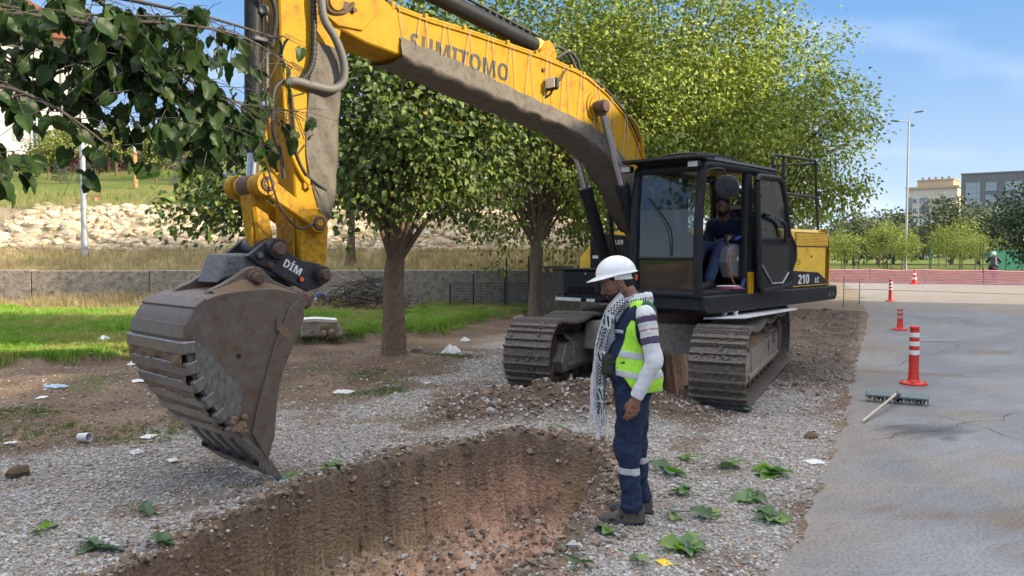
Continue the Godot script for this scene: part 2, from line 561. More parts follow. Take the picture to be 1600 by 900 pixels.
func ground_h(x: float, d: float, fine := true) -> float:
	var h := hill(x, d)
	h += n2(x, d, 0.35, 1.0) * 0.05 * (1.0 - smoothstep(-0.6, 0.1, x - lin(d, ROAD_EDGE)))
	if d > 22.3:
		return h + n2(x, d, 0.12, 6.0) * minf(0.25, (d - 22.0) * 0.01) * (1.0 if h > 0.3 else 0.2) - (0.03 if d < 46.0 and x > lin(d, ROAD_EDGE) else 0.0)
	var off := x - lin(d, ROAD_EDGE)
	if off > 0.0:
		return h - 0.03 * smoothstep(0.0, 0.15, off)
	# lawn terrace
	if d > 3.0:
		h += 0.16 * smoothstep(0.05, 0.32, lin(d, LAWN_EDGE) - x + n2(x, d, 1.4, 3.0) * 0.18) + 0.10 * smoothstep(1.0, 6.0, lin(d, LAWN_EDGE) - x)
	# root mound of the tree
	var rt := Vector2(x + 1.86, d - 12.0).length()
	h += 0.14 * exp(-rt * rt / 0.9)
	if fine:
		# loose heaps before the tracks
		var heap := 0.0
		for b: Array in [[0.05, 8.15, 0.55, 0.17], [0.75, 8.05, 0.6, 0.20], [1.45, 8.15, 0.5, 0.15], [-0.5, 8.4, 0.45, 0.08], [1.0, 8.55, 0.4, 0.12], [-0.05, 7.05, 0.3, 0.07], [0.45, 6.98, 0.28, 0.05], [0.95, 6.4, 0.32, 0.06], [1.0, 5.8, 0.28, 0.05], [4.4, 13.0, 0.5, 0.10], [5.6, 15.5, 0.6, 0.10], [6.4, 17.5, 0.6, 0.14], [7.9, 19.4, 0.7, 0.16], [-6.9, 10.7, 0.5, 0.08]]:
			var q: float = Vector2(x - b[0], d - b[1]).length_squared() / (b[2] * b[2])
			if q < 6.0:
				heap += b[3] * exp(-q)
		if heap > 0.004:
			h += heap * (1.0 + 0.6 * n2(x, d, 4.0, 9.0)) + minf(heap, 0.10) * 0.45 * absf(n2(x, d, 11.0, 7.0))
		var pd := pit_depth(x, d) if d < 8.0 else -9.0
		if pd > -0.5:
			h += 0.05 * smoothstep(-0.35, -0.05, pd) * (0.6 + 0.8 * n2(x, d, 3.0, 2.0))
		if pd > 0.0:
			var steep := lerpf(0.07, 0.36, smoothstep(-0.9, 0.1, x + (6.2 - d) * 0.45))
			steep = lerpf(steep, 0.17, smoothstep(5.9, 6.5, d))
			var f := smoothstep(0.0, steep, pd)
			h -= 0.72 * f * (0.86 + 0.14 * f) - f * (0.10 * n2(x, d, 1.6, 3.0) + 0.13 * absf(n2(x, d, 5.0, 7.5)) + 0.04 * n2(x, d, 13.0, 1.0))
			h += 0.05 * sin(f * PI) * n2(x * 2.2, d * 2.2, 3.0, 11.0)
		var td := trench_in(x, d) if x > -1.0 else -9.0
		if td > 0.0:
			h -= 1.05 * smoothstep(0.0, 0.13, td) + 0.06 * n2(x, d, 5.0, 2.0)
		elif td > -0.5:
			h += 0.04 * smoothstep(-0.4, -0.05, td) * (1.0 + n2(x, d, 5.0, 4.0))
		h += n2(x, d, 5.0, 2.5) * 0.012 + n2(x, d, 16.0, 0.5) * 0.005
	return h

# how gravelly: 0 bare earth .. 1 covered with stones
func gravel_at(x: float, d: float) -> float:
	if d > 22.0 or x > lin(d, ROAD_EDGE) + 0.25:
		return 0.0
	var g := smoothstep(-0.5, 0.5, x - lin(d, GRAVEL_EDGE) + n2(x, d, 0.8, 2.0) * 0.9)
	g *= 1.0 - 0.75 * smoothstep(0.04, 0.36, n2(x, d, 0.9, 31.0) + (0.12 if x < 0.0 and d > 7.0 else -0.05))
	if d < 8.0:
		var pd := pit_depth(x, d)
		g *= 1.0 - 0.93 * smoothstep(-0.26, -0.10, pd + n2(x, d, 4.0, 1.0) * 0.1)
	if d > 7.3 and d < 9.4 and x > -1.2 and x < 2.4:
		g *= smoothstep(0.0, 0.6, maxf(absf(x - 0.6) - 1.25, absf(d - 8.35) - 0.45))
	if x > 0.5:
		g *= 1.0 - 0.85 * smoothstep(-0.5, -0.2, trench_in(x, d))
	if d > 9.5:
		g *= 1.0 - 0.7 * smoothstep(9.5, 12.0, d) * smoothstep(-3.0, -1.6, x - lin(d, ROAD_EDGE))
	g *= 1.0 - smoothstep(0.0, 0.35, x - lin(d, ROAD_EDGE) + 0.2 + n2(x, d, 1.1, 3.0) * 0.25)
	return g

func ground_c(x: float, d: float, y: float) -> Color:
	var earth := C(.19, .13, .088).lerp(C(.30, .22, .155), 0.5 + n2(x, d, 0.9, 14.0))
	if d > 22.3:
		var hl := hill(x, d)
		var dry := C(.42, .31, .15).lerp(C(.30, .27, .10), smoothstep(-0.1, 0.4, n2(x, d, 0.5, 3.0)))
		var lawn := C(.16, .21, .045).lerp(C(.24, .23, .07), smoothstep(-0.2, 0.5, n2(x, d, 0.22, 7.0)))
		if hl > 0.4:
			var c := dry
			if d > 35.0 + n2(x, d, 0.3, 1.0) * 3.0:
				c = lawn.lerp(dry, smoothstep(85.0, 130.0, d))
			elif d > 28.6:
				c = C(.42, .33, .22)
			return c
		if d < 45.0:
			return earth.lerp(C(.34, .28, .2), 0.7)
		return lawn.lerp(C(.12, .19, .035), 0.4)
	var c := earth
	# damp, trodden soil round the tree
	c = c.lerp(C(.155, .115, .085), 0.6 * smoothstep(0.0, 0.5, n2(x, d, 0.5, 41.0) + 0.2))
	var g := gravel_at(x, d)
	c = c.lerp(C(.43, .405, .365), g * 0.85)
	# green film between the stones, left
	if x < -0.6:
		c = c.lerp(C(.13, .15, .05), 0.65 * smoothstep(0.28, 0.5, n2(x, d, 0.7, 55.0)) * (1.0 - g))
	if lin(d, LAWN_EDGE) - x > 0.15 and d > 3.0:
		var k := smoothstep(0.2, 0.4, lin(d, LAWN_EDGE) - x)
		c = c.lerp(C(.12, .17, .04).lerp(C(.33, .26, .12), smoothstep(18.2, 20.3, d + n2(x, d, 0.4, 2.0) * 2.5) * smoothstep(-1.0, -4.0, x)), k)
	# churned soil along the road behind the near track
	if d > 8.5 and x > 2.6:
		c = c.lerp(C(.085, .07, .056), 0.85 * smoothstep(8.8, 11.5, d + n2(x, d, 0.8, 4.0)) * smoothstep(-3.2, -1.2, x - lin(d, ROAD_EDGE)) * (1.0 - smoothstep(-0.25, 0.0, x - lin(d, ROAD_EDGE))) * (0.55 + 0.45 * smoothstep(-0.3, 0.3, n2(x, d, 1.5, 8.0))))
	if d < 8.2:
		var pd := pit_depth(x, d)
		if pd > -0.3:
			var k := smoothstep(-0.3, -0.05, pd)
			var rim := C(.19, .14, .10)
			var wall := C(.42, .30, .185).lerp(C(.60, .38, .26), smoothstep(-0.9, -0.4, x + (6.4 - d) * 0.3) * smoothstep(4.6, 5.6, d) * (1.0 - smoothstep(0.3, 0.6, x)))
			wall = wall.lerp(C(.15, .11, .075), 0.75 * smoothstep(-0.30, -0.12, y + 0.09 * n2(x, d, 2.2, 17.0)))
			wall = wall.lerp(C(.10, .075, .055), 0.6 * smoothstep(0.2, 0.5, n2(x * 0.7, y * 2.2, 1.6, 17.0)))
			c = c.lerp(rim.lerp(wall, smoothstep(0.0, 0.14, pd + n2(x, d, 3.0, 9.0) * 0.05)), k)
	if d > 7.2 and d < 9.6 and x > -1.4 and x < 2.6:
		var k := 1.0 - smoothstep(0.0, 0.6, maxf(absf(x - 0.6) - 1.25, absf(d - 8.35) - 0.5))
		c = c.lerp(C(.13, .098, .072).lerp(C(.19, .14, .10), 0.5 + n2(x, d, 3.0, 2.0)), k)
	if x > 0.0 and d > 8.4:
		var td := trench_in(x, d)
		if td > -0.6:
			c = c.lerp(C(.17, .13, .10), smoothstep(-0.6, -0.15, td))
			c = c.lerp(C(.50, .35, .25).lerp(C(.30, .19, .13), 0.5 + n2(x * 2.0, y * 4.0, 2.0, d * 2.0)), smoothstep(0.0, 0.06, td))
	return c

func terrain() -> void:
	var vs := PackedVector3Array(); var ns := PackedVector3Array(); var cs := PackedColorArray(); var ix := PackedInt32Array()
	var fine := Rect2(-5.2, 2.4, 11.2, 8.6)
	var mid := Rect2(-16.0, 2.4, 30.4, 22.4)
	var wide := Rect2(-60.0, -40.0, 144.0, 132.0)
	for job: Array in [[fine, 0.032, Rect2()], [mid, 0.1, fine], [wide, 0.8, mid], [Rect2(-420, -304, 900, 900), 12.0, wide]]:
		var r: Rect2 = job[0]; var st: float = job[1]; var hole: Rect2 = job[2]
		var nx := int(round(r.size.x / st)); var nd := int(round(r.size.y / st))
		var sx := r.size.x / nx; var sd := r.size.y / nd
		var base := vs.size()
		var deep := hole.grow(-st * 1.6) if hole.size.x > 0.0 else Rect2(1e6, 1e6, 0.1, 0.1)
		var hs := PackedFloat32Array()
		hs.resize((nx + 1) * (nd + 1))
		for j in nd + 1:
			for i in nx + 1:
				var p := r.position + Vector2(i * sx, j * sd)
				hs[j * (nx + 1) + i] = 0.0 if deep.has_point(p) else ground_h(p.x, p.y, st < 0.7)
		for j in nd + 1:
			for i in nx + 1:
				var p := r.position + Vector2(i * sx, j * sd)
				var k := j * (nx + 1) + i
				var dx := hs[j * (nx + 1) + mini(i + 1, nx)] - hs[j * (nx + 1) + maxi(i - 1, 0)]
				var dd := hs[mini(j + 1, nd) * (nx + 1) + i] - hs[maxi(j - 1, 0) * (nx + 1) + i]
				vs.append(Vector3(p.x, hs[k], -p.y))
				ns.append(Vector3(-dx, 2.0 * st, dd).normalized())
				cs.append(Color.WHITE if deep.has_point(p) else ground_c(p.x, p.y, hs[k]))
		var eh := hole.grow(0.01)
		for j in nd:
			for i in nx:
				if hole.size.x > 0.0 and eh.encloses(Rect2(r.position + Vector2(i * sx, j * sd), Vector2(sx, sd))):
					continue
				var a := base + j * (nx + 1) + i
				var b := a + 1; var e := a + nx + 1; var f := e + 1
				ix.append_array(PackedInt32Array([a, e, b, b, e, f]))
	var arr := []
	arr.resize(Mesh.ARRAY_MAX)
	arr[Mesh.ARRAY_VERTEX] = vs; arr[Mesh.ARRAY_NORMAL] = ns; arr[Mesh.ARRAY_COLOR] = cs; arr[Mesh.ARRAY_INDEX] = ix
	var am := ArrayMesh.new()
	am.add_surface_from_arrays(Mesh.PRIMITIVE_TRIANGLES, arr)
	kind(piece("ground", am, m.ground, self), "structure")

func road() -> void:
	var rows := []; var cols := []
	var d := -24.0
	while d <= 45.0:
		var row := PackedVector3Array(); var cr := []
		var e := lin(d, ROAD_EDGE) + n2(0.0, d, 0.9, 3.0) * 0.18 + n2(0.0, d, 4.0, 3.0) * 0.10 + n2(0.0, d, 13.0, 3.0) * 0.05
		var k := 0
		for o: float in [0.0, 0.08, 0.18, 0.3, 0.42, 0.55, 0.7, 0.85, 1.0, 1.15, 1.3, 1.45, 1.6, 1.8, 2.0, 2.2, 2.4, 2.6, 2.8, 3.1, 3.4, 3.8, 4.2, 4.7, 5.3, 6.0, 7.0, 8.0, 10.0, 12.0, 15.0, 20.0, 30.0, 45.0]:
			var x := e + o
			row.append(Vector3(x, 0.004 + n2(x, d, 0.25, 8.0) * 0.006 - (0.03 if o == 0.0 else 0.0), -d))
			var c := C(.34, .34, .345).lerp(C(.265, .27, .28), smoothstep(-0.3, 0.4, n2(x, d, 0.5, 6.0)))
			var dust := (1.0 - smoothstep(0.0, 1.3, o + n2(x, d, 0.8, 1.0) * 0.9)) * 0.75
			dust = maxf(dust, 0.7 * smoothstep(0.28, 0.5, n2(x * 0.8, d * 0.8, 0.8, 23.0)) * (1.0 - 0.75 * smoothstep(1.5, 4.0, o)))
			dust = maxf(dust, smoothstep(19.0, 25.0, d + n2(x, d, 0.2, 2.0) * 5.0) * 0.95)
			c = c.lerp(C(.345, .30, .25), dust)
			# damp patch by the broom, smeared earth, oil drips, patching
			c = c.lerp(C(.075, .085, .095), 0.7 * (1.0 - smoothstep(0.15, 0.45, Vector2((x - 3.95) / 1.3, d - 7.35).length() + 0.25 * n2(x, d, 4.0, 3.0))))
			for q: Array in [[2.45, 5.05, 3.75, 4.62, 0.09], [2.9, 4.35, 4.2, 4.15, 0.07], [4.6, 11.2, 6.2, 10.6, 0.12], [3.3, 4.9, 4.3, 4.05, 0.16], [5.4, 13.6, 8.4, 13.1, 0.15]]:
				var e2 := Geometry2D.get_closest_point_to_segment(Vector2(x, d), Vector2(q[0], q[1]), Vector2(q[2], q[3]))
				c = c.lerp(C(.23, .165, .105), 0.6 * (1.0 - smoothstep(0.0, q[4] * 2.0, e2.distance_to(Vector2(x, d)) + 0.12 * n2(x, d, 5.0, 6.0))))
			c = c * (1.0 + 0.16 * n2(x, d, 6.0, 41.0))
			cr.append(c)
		rows.append(row); cols.append(cr)
		d += 0.13 if d > 3.0 and d < 12.0 else 0.5
	var mb := MB.new()
	mb.colored = true
	mb.sheet(rows, false, true, cols)
	kind(part("road", mb, m.road), "structure")
	# hairline cracks in the asphalt
	var tar := mk(C(.045, .045, .048), 0.9)
	for q: Array in [[3.2, 6.9, 6.4, 8.6, 1], [4.4, 8.0, 5.2, 5.0, 2], [6.4, 8.6, 9.0, 8.3, 3], [5.6, 11.4, 8.8, 14.6, 4]]:
		var pts := []
		for i in 40:
			var t := i / 39.0
			var x := lerpf(q[0], q[2], t) + 0.20 * n2(t * 3.0, q[4], 1.3) + 0.05 * n2(t * 14.0, q[4], 1.3, 5.0)
			var dd := lerpf(q[1], q[3], t) + 0.20 * n2(t * 3.0, q[4] + 9.0, 1.3) + 0.05 * n2(t * 14.0, q[4], 1.3, 9.0)
			pts.append(Vector3(x, 0.0075 + n2(x, dd, 0.25, 8.0) * 0.006, -dd))
		var cr := MB.new()
		for i in 39:
			var w: float = 0.0045 * (0.4 + absf(n2(i * 0.3, q[4], 1.0)) * 1.6)
			var side := Vector3((pts[i + 1] as Vector3).z - (pts[i] as Vector3).z, 0, -((pts[i + 1] as Vector3).x - (pts[i] as Vector3).x)).normalized() * w
			cr.quad(pts[i] - side, pts[i] + side, pts[i + 1] + side, pts[i + 1] - side)
		kind(part("road_crack", cr, tar), "structure")
	# worn white marking strokes
	var lm := noisy([[0.0, C(.24, .23, .22)], [0.45, C(.36, .35, .33)], [1.0, C(.62, .61, .58)]], 0.05, 0.6, 0.9, {"world": true, "gain": 0.8})
	for q: Array in [[11.4, 15.9, 1.6, 0.12, 0.0, "faded white road marking in the shade at the right edge"], [8.2, 14.7, 0.7, 0.08, 0.0, "short worn white stroke on the shaded asphalt"], [13.2, 29.5, 2.6, 0.16, -0.9, "long worn white line crossing the sunlit dusty road"]]:
		var b := MB.new()
		b.xf = Transform3D(Basis(Vector3.UP, q[4]), Vector3(q[0], 0.0145, -q[1]))
		b.box(Vector3.ZERO, Vector3(q[2], 0.002, q[3]))
		var o := part("road_marking", b, lm)
		kind(o, "structure")
		o.set_meta("label", q[5])
	# far footpath through the park lawn
	var pr := []
	for i in 41:
		var t := i / 40.0
		var x := lerpf(34.0, 66.0, t); var dd := lerpf(185.0, 84.0, pow(t, 0.55))
		var w := 2.2
		pr.append(PackedVector3Array([Vector3(x - 1.0, 0.06, -dd - w), Vector3(x + 0.6, 0.06, -dd + w)]))
	var pm := MB.new()
	pm.sheet(pr)
	kind(part("path", pm, noisy([[0.0, C(.42, .34, .26)], [1.0, C(.55, .46, .36)]], 0.02, 6.0, 0.95, {"world": true})), "structure")

# ------------------------------------------------------------------ buildings
# a window set into a wall: frame and pane, facing +z of the frame of reference t
func window(parent: Node, t: Transform3D, w: float, h: float, fm: Material, cols := 1, rows := 1, gm: Material = null) -> void:
	var b := MB.new()
	b.xf = t
	var f := minf(0.09, w * 0.08)
	b.box(Vector3(0, h / 2 - f / 2, 0.05), Vector3(w, f, 0.14)); b.box(Vector3(0, -h / 2 + f / 2, 0.05), Vector3(w, f, 0.14))
	b.box(Vector3(-w / 2 + f / 2, 0, 0.05), Vector3(f, h - 2 * f, 0.14)); b.box(Vector3(w / 2 - f / 2, 0, 0.05), Vector3(f, h - 2 * f, 0.14))
	for i in range(1, cols):
		b.box(Vector3(-w / 2 + w * i / cols, 0, 0.045), Vector3(f * 0.8, h - 2 * f, 0.10))
	for i in range(1, rows):
		b.box(Vector3(0, -h / 2 + h * i / rows, 0.04), Vector3(w - 2 * f, f * 0.8, 0.09))
	var o := part("window", b, fm, parent)
	var p := MB.new()
	p.xf = t
	p.box(Vector3(0, 0, 0.03), Vector3(w - 2 * f, h - 2 * f, 0.02))
	part("pane", p, gm if gm else m.window, o)

func facade(at: Vector3, turn: float) -> Transform3D:
	return Transform3D(Basis(Vector3.UP, turn), at)

func far_town() -> void:
	var cream := noisy([[0.0, C(.52, .46, .38)], [1.0, C(.62, .56, .47)]], 0.01, 9.0, 0.9, {})
	var grey := noisy([[0.0, C(.13, .135, .15)], [1.0, C(.17, .175, .19)]], 0.01, 9.0, 0.8, {})
	var slate := mk(C(.24, .24, .26), 0.85)
	var tan := mk(C(.50, .38, .24), 0.9)
	var blue := mk(C(.10, .22, .34), 0.15)
	var pale := mk(C(.30, .36, .43), 0.08)
	# apartment block, nine storeys, seen a little from its right
	var a := thing("apartment_block", "cream and grey apartment block with balconies and stepped roof beyond the park", "building", Vector3(136.0, 0, -250.0), -0.70)
	var b := MB.new()
	b.box(Vector3(0, 11.2, -7), Vector3(14.6, 22.4, 14))
	part("wall", b, cream, a)
	b = MB.new()
	for x: float in [-6.6, -1.4, 3.4]:
		b.box(Vector3(x, 9.9, 0.12), Vector3(1.5, 19.4, 0.5))
	part("pilaster", b, slate, a)
	b = MB.new()
	b.box(Vector3(0, 22.7, -7), Vector3(15.6, 0.6, 15)); b.box(Vector3(0.4, 24.0, -7.5), Vector3(10.5, 2.4, 10)); b.box(Vector3(0.4, 25.3, -7.5), Vector3(11.0, 0.3, 10.6))
	part("roof", b, tan, a)
	for i in 5:
		b = MB.new()
		b.rod(Vector3(-3.5 + i * 1.9, 25.4, -4.0), Vector3(-3.5 + i * 1.9, 26.3, -4.0), 0.4, 8)
		part("roof_tank", b, slate, a)
	for fl in 6:
		var y := 3.2 + fl * 3.05
		for q: Array in [[-4.9, 1.3], [1.0, 1.9], [5.6, 2.2]]:
			window(a, Transform3D(Basis(), Vector3(q[0], y, 0.02)), q[1], 1.5, m.white, 2)
		window(a, Transform3D(Basis(), Vector3(-2.9, y, 0.02)), 1.6, 2.2, m.white, 2, 1, blue)
		b = MB.new()
		b.box(Vector3(5.6, y - 1.25, 0.75), Vector3(3.2, 0.9, 1.4), 0.03)
		part("balcony", b, cream, a)
		b = MB.new()
		b.box(Vector3(-0.6 + 0.2, y - 1.25, 0.3), Vector3(1.6, 0.25, 0.7), 0.03)
		part("ledge", b, tan, a)
	for fl in 5:
		for z in 3:
			window(a, Transform3D(Basis(Vector3.UP, PI / 2), Vector3(7.3, 4.0 + fl * 3.05, -2.5 - z * 4.2)), 1.4, 1.5, m.white, 2)
	# smaller block beyond it
	var s := thing("apartment_block", "small beige house showing between the cream block and the grey office", "building", Vector3(152.0, 0, -268.0), -0.62)
	b = MB.new()
	b.box(Vector3(0, 8.2, -5), Vector3(9.5, 16.4, 10)); part("wall", b, tan, s)
	b = MB.new()
	b.prism([Vector2(-5.2, 16.4), Vector2(5.2, 16.4), Vector2(1.0, 18.6), Vector2(-3.0, 18.6)], -10.3, 0.3); part("roof", b, cream, s)
	for fl in 4:
		for x: float in [-2.6, 0.4, 3.2]:
			window(s, Transform3D(Basis(), Vector3(x, 3.6 + fl * 3.2, 0.02)), 1.5, 1.5, m.white, 2)
	# grey office slab running out of the picture
	var g := thing("office_building", "long dark grey office building with tall glazed bays on the far right", "building", Vector3(128.0, 0, -220.0), -0.58)
	b = MB.new()
	b.box(Vector3(15.2, 11.9, -8), Vector3(30.4, 23.8, 16)); b.box(Vector3(46.0, 12.8, -8), Vector3(31.0, 25.6, 16))
	part("wall", b, grey, g)
	b = MB.new()
	b.box(Vector3(15.2, 23.95, -8), Vector3(30.8, 0.3, 16.4)); b.box(Vector3(46.0, 25.75, -8), Vector3(31.4, 0.3, 16.4))
	part("parapet", b, slate, g)
	b = MB.new()
	b.rod(Vector3(24.0, 24.0, -6), Vector3(24.0, 28.5, -6), 0.1, 6)
	part("mast", b, slate, g)
	for q: Array in [[2.9, 3.6, 1], [7.3, 2.7, 0], [12.6, 4.0, 0], [17.8, 4.0, 1], [23.6, 2.7, 0], [27.8, 2.9, 1], [34.0, 3.4, 0], [39.0, 3.4, 1], [45.0, 3.4, 0], [51.0, 3.4, 1]]:
		for fl in 6:
			if q[2] == 1 and fl == 5:
				continue
			var tall: bool = q[2] == 1 and fl == 4
			window(g, Transform3D(Basis(), Vector3(q[0], 2.6 + fl * 3.5 + (1.75 if tall else 0.0), 0.02)), q[1], 6.2 if tall else 2.6, slate, 4 if q[1] > 3.5 else 3, 4 if tall else 2, pale)
	# low white buildings behind the park trees
	for q: Array in [[118.0, 236.0, 20.0, 12.2, "long low white building below the cream apartment block"], [134.0, 205.0, 10.0, 13.5, "low white building with dark windows in front of the grey office"]]:
		var w := thing("low_building", q[4], "building", Vector3(q[0], 0, -q[1]), -0.55)
		b = MB.new()
		b.box(Vector3(0, q[3] / 2, -5), Vector3(q[2], q[3], 10)); part("wall", b, m.white, w)
		b = MB.new()
		b.box(Vector3(0, q[3] + 0.15, -5), Vector3(q[2] + 0.8, 0.3, 10.8)); part("roof", b, slate, w)
		for i in int(q[2] / 3.2):
			window(w, Transform3D(Basis(), Vector3(-q[2] / 2 + 1.8 + i * 3.2, q[3] - 2.0, 0.02)), 1.5, 1.4, slate, 2)
	# row of shops along the right of the road, outside the picture: it throws the shade that lies over the site
	var r := thing("roadside_building", "long plain three storey building along the right of the road", "building", Vector3(17.6, 0, 0), 0)
	b = MB.new()
	b.box(Vector3(5, 5.4, -6.0), Vector3(10, 10.8, 31.0)); part("wall", b, cream, r)
	b = MB.new()
	b.box(Vector3(5, 10.88, -6.0), Vector3(10.1, 0.2, 31.1)); part("roof", b, slate, r)
	for i in 9:
		for fl in 3:
			window(r, Transform3D(Basis(Vector3.UP, -PI / 2), Vector3(-0.02, 2.1 + fl * 3.4, -20.0 + i * 3.3)), 1.9, 2.0 if fl == 0 else 1.6, slate, 2)

func hill_buildings() -> void:
	var white := noisy([[0.0, C(.66, .62, .55)], [1.0, C(.78, .75, .69)]], 0.01, 6.0, 0.85, {})
	var tile := noisy([[0.0, C(.22, .075, .04)], [1.0, C(.36, .14, .075)]], 0.06, 2.0, 0.9, {})
	var trim := mk(C(.55, .47, .38), 0.9)
	var pipe := mk(C(.28, .22, .18), 0.7)
	# villa: facade turned a little towards the road
	var v := thing("villa", "tall white villa with arched windows and red tiled eaves on the slope", "building", Vector3(-34.2, 8.3, -62.0), 0.42)
	var b := MB.new()
	b.box(Vector3(-11, 4.8, -6), Vector3(22, 10.6, 12)); part("wall", b, white, v)
	b = MB.new()
	b.prism([Vector2(-23.2, 10.0), Vector2(1.1, 10.0), Vector2(1.2, 10.25), Vector2(-4.6, 13.2), Vector2(-17.0, 13.2), Vector2(-23.3, 10.25)], -13.2, 1.2); part("roof", b, tile, v)
	b = MB.new()
	b.box(Vector3(-11, 9.88, -6), Vector3(23.4, 0.22, 13.4)); part("eaves", b, trim, v)
	for i in 9:
		b = MB.new()
		b.box(Vector3(-0.6 - i * 2.6, 9.6, 0.55), Vector3(0.16, 0.34, 1.05), 0.02); part("rafter", b, pipe, v)
	var arch_glass := mk(C(.07, .10, .16), 0.1)
	for q: Array in [[-3.05, 0], [-8.6, 1], [-14.2, 1]]:
		window(v, Transform3D(Basis(), Vector3(q[0], 2.95, 0.02)), 1.25, 2.5, white, 3, 4, arch_glass)
		for s: float in [-1.0, 1.0]:
			b = MB.new()
			b.box(Vector3(q[0] + s * 1.45, 3.1, 0.04), Vector3(0.75, 2.1, 0.06), 0.01); part("shutter", b, trim, v)
		b = MB.new()
		var pts := []
		for k in 13:
			pts.append(Vector2(q[0] + 1.0 * cos(PI * k / 12), 4.9 + 1.0 * sin(PI * k / 12)))
		b.prism(pts, 0.0, 0.12, 0.02); part("arch", b, trim, v)
		b = MB.new()
		for k in 9:
			b.rod(Vector3(q[0] - 0.9 + k * 0.22, 1.6, 0.35), Vector3(q[0] - 0.9 + k * 0.22, 2.4, 0.35), 0.02, 5)
		b.box(Vector3(q[0], 2.42, 0.35), Vector3(1.9, 0.05, 0.05)); b.box(Vector3(q[0], 1.6, 0.2), Vector3(1.9, 0.06, 0.4))
		part("balcony_rail", b, m.metal_grey, v)
	for x: float in [-0.95, -1.55, -6.6]:
		b = MB.new()
		b.rod(Vector3(x, 0.4, 0.08), Vector3(x, 9.7, 0.08), 0.05, 6); part("downpipe", b, pipe, v)
	b = MB.new()
	b.box(Vector3(-11, 0.9, 1.4), Vector3(22, 1.2, 0.25)); part("terrace_wall", b, white, v)
	# second house further along the crest
	var h := thing("house", "small white flat roofed house higher up the slope behind a tree", "building", Vector3(-46.6, 11.8, -95.0), 0.2)
	b = MB.new()
	b.box(Vector3(0, 1.9, -4), Vector3(6.5, 4.6, 8)); part("wall", b, white, h)
	b = MB.new()
	b.prism([Vector2(-4.6, 4.2), Vector2(4.6, 4.2), Vector2(2.4, 5.0), Vector2(-2.4, 5.0)], -8.8, 0.8); part("roof", b, trim, h)
	for x: float in [-1.8, 1.6]:
		window(h, Transform3D(Basis(), Vector3(x, 2.6, 0.02)), 1.1, 1.3, white, 2)
	b = MB.new()
	b.box(Vector3(2.0, 5.2, -3), Vector3(0.6, 1.0, 0.6)); part("chimney", b, white, h)
	# railing that runs down from the villa
	var f := thing("metal_railing", "thin white metal railing on a low wall running down the slope", "railing")
	var prev := Vector3.ZERO
	for i in 25:
		var t := i / 24.0
		var x := lerpf(-33.2, -24.0, t); var d := lerpf(60.8, 64.0, t)
		var p := Vector3(x, lerpf(8.75, 7.75, t), -d)
		b = MB.new()
		b.rod(p, p + Vector3(0, 1.15, 0), 0.03, 6); part("post", b, m.white, f)
		if i > 0:
			b = MB.new()
			for y: float in [0.35, 0.75, 1.12]:
				b.tube([prev + Vector3(0, y, 0), p + Vector3(0, y, 0)], 0.025, 5)
			part("rail", b, m.white, f)
			b = MB.new()
			b.tube([prev + Vector3(0, -0.25, 0), p + Vector3(0, -0.25, 0)], 0.24, 4); part("low_wall", b, white, f)
		prev = p

# ------------------------------------------------------------------ plants
# small leaf: folded along its midrib, drooping tip; grows along +y from the stalk
func leaf_mesh(wide: float, fold := 0.12, droop := 0.22) -> ArrayMesh:
	var b := MB.new()
	var w := wide * 0.5
	var mid := [Vector3(0, 0, 0), Vector3(0, 0.32, -0.02), Vector3(0, 0.7, -droop * 0.35), Vector3(0, 1.0, -droop)]
	var edge := [Vector3(0, 0, 0), Vector3(w, 0.30, fold), Vector3(w * 0.72, 0.66, fold * 0.6 - droop * 0.4), Vector3(0, 1.0, -droop)]
	for s: float in [1.0, -1.0]:
		for i in 3:
			var e0: Vector3 = edge[i] * Vector3(s, 1, 1); var e1: Vector3 = edge[i + 1] * Vector3(s, 1, 1)
			if s > 0:
				b.quad(mid[i], e0, e1, mid[i + 1])
			else:
				b.quad(mid[i], mid[i + 1], e1, e0)
	return b.mesh()

# broad heart shaped leaf with wavy rim
func heart_leaf(seed_: int) -> ArrayMesh:
	var r := RandomNumberGenerator.new()
	r.seed = seed_
	var curl := r.randf_range(0.1, 0.4); var fold := r.randf_range(0.05, 0.28); var ph := r.randf_range(0, 6.0)
	var rows := []
	for i in 9:
		var t := i / 8.0
		var half := 0.46 * sqrt(maxf(0.0, sin(PI * pow(t, 0.62)))) * (1.0 - 0.35 * t) if t < 1.0 else 0.0
		if i == 0:
			half = 0.16
		var row := PackedVector3Array()
		for k in 7:
			var u := (k - 3) / 3.0
			var y := t - (0.10 * absf(u) if i == 0 else 0.0) - 0.06 * (1.0 - t) * absf(u)
			row.append(Vector3(half * u, y, fold * absf(u) * half * 2.0 - curl * t * t * 0.7 + 0.035 * sin(ph + t * 11.0) * u * u + 0.02 * absf(u) * sin(t * 23.0)))
		rows.append(row)
	var b := MB.new()
	b.sheet(rows)
	b.tube([Vector3(0, -0.28, 0.05), Vector3(0, -0.1, 0.0), Vector3(0, 0.02, 0.0)], 0.012, 4, false)
	return b.mesh()

func leaf_basis(dir: Vector3, spin: float, size: float) -> Basis:
	var y := dir.normalized()
	var x := y.cross(Vector3(0.13, 1.0, 0.21)).normalized()
	x = x.rotated(y, spin)
	var z := x.cross(y)
	return Basis(x * size, y * size, z * size)

func tint(a: Color, b: Color, spread := 0.25) -> Color:
	var c := a.lerp(b, rng.randf())
	var k := 1.0 + rnd(-spread, spread)
	return Color(c.r * k, c.g * k, c.b * k)

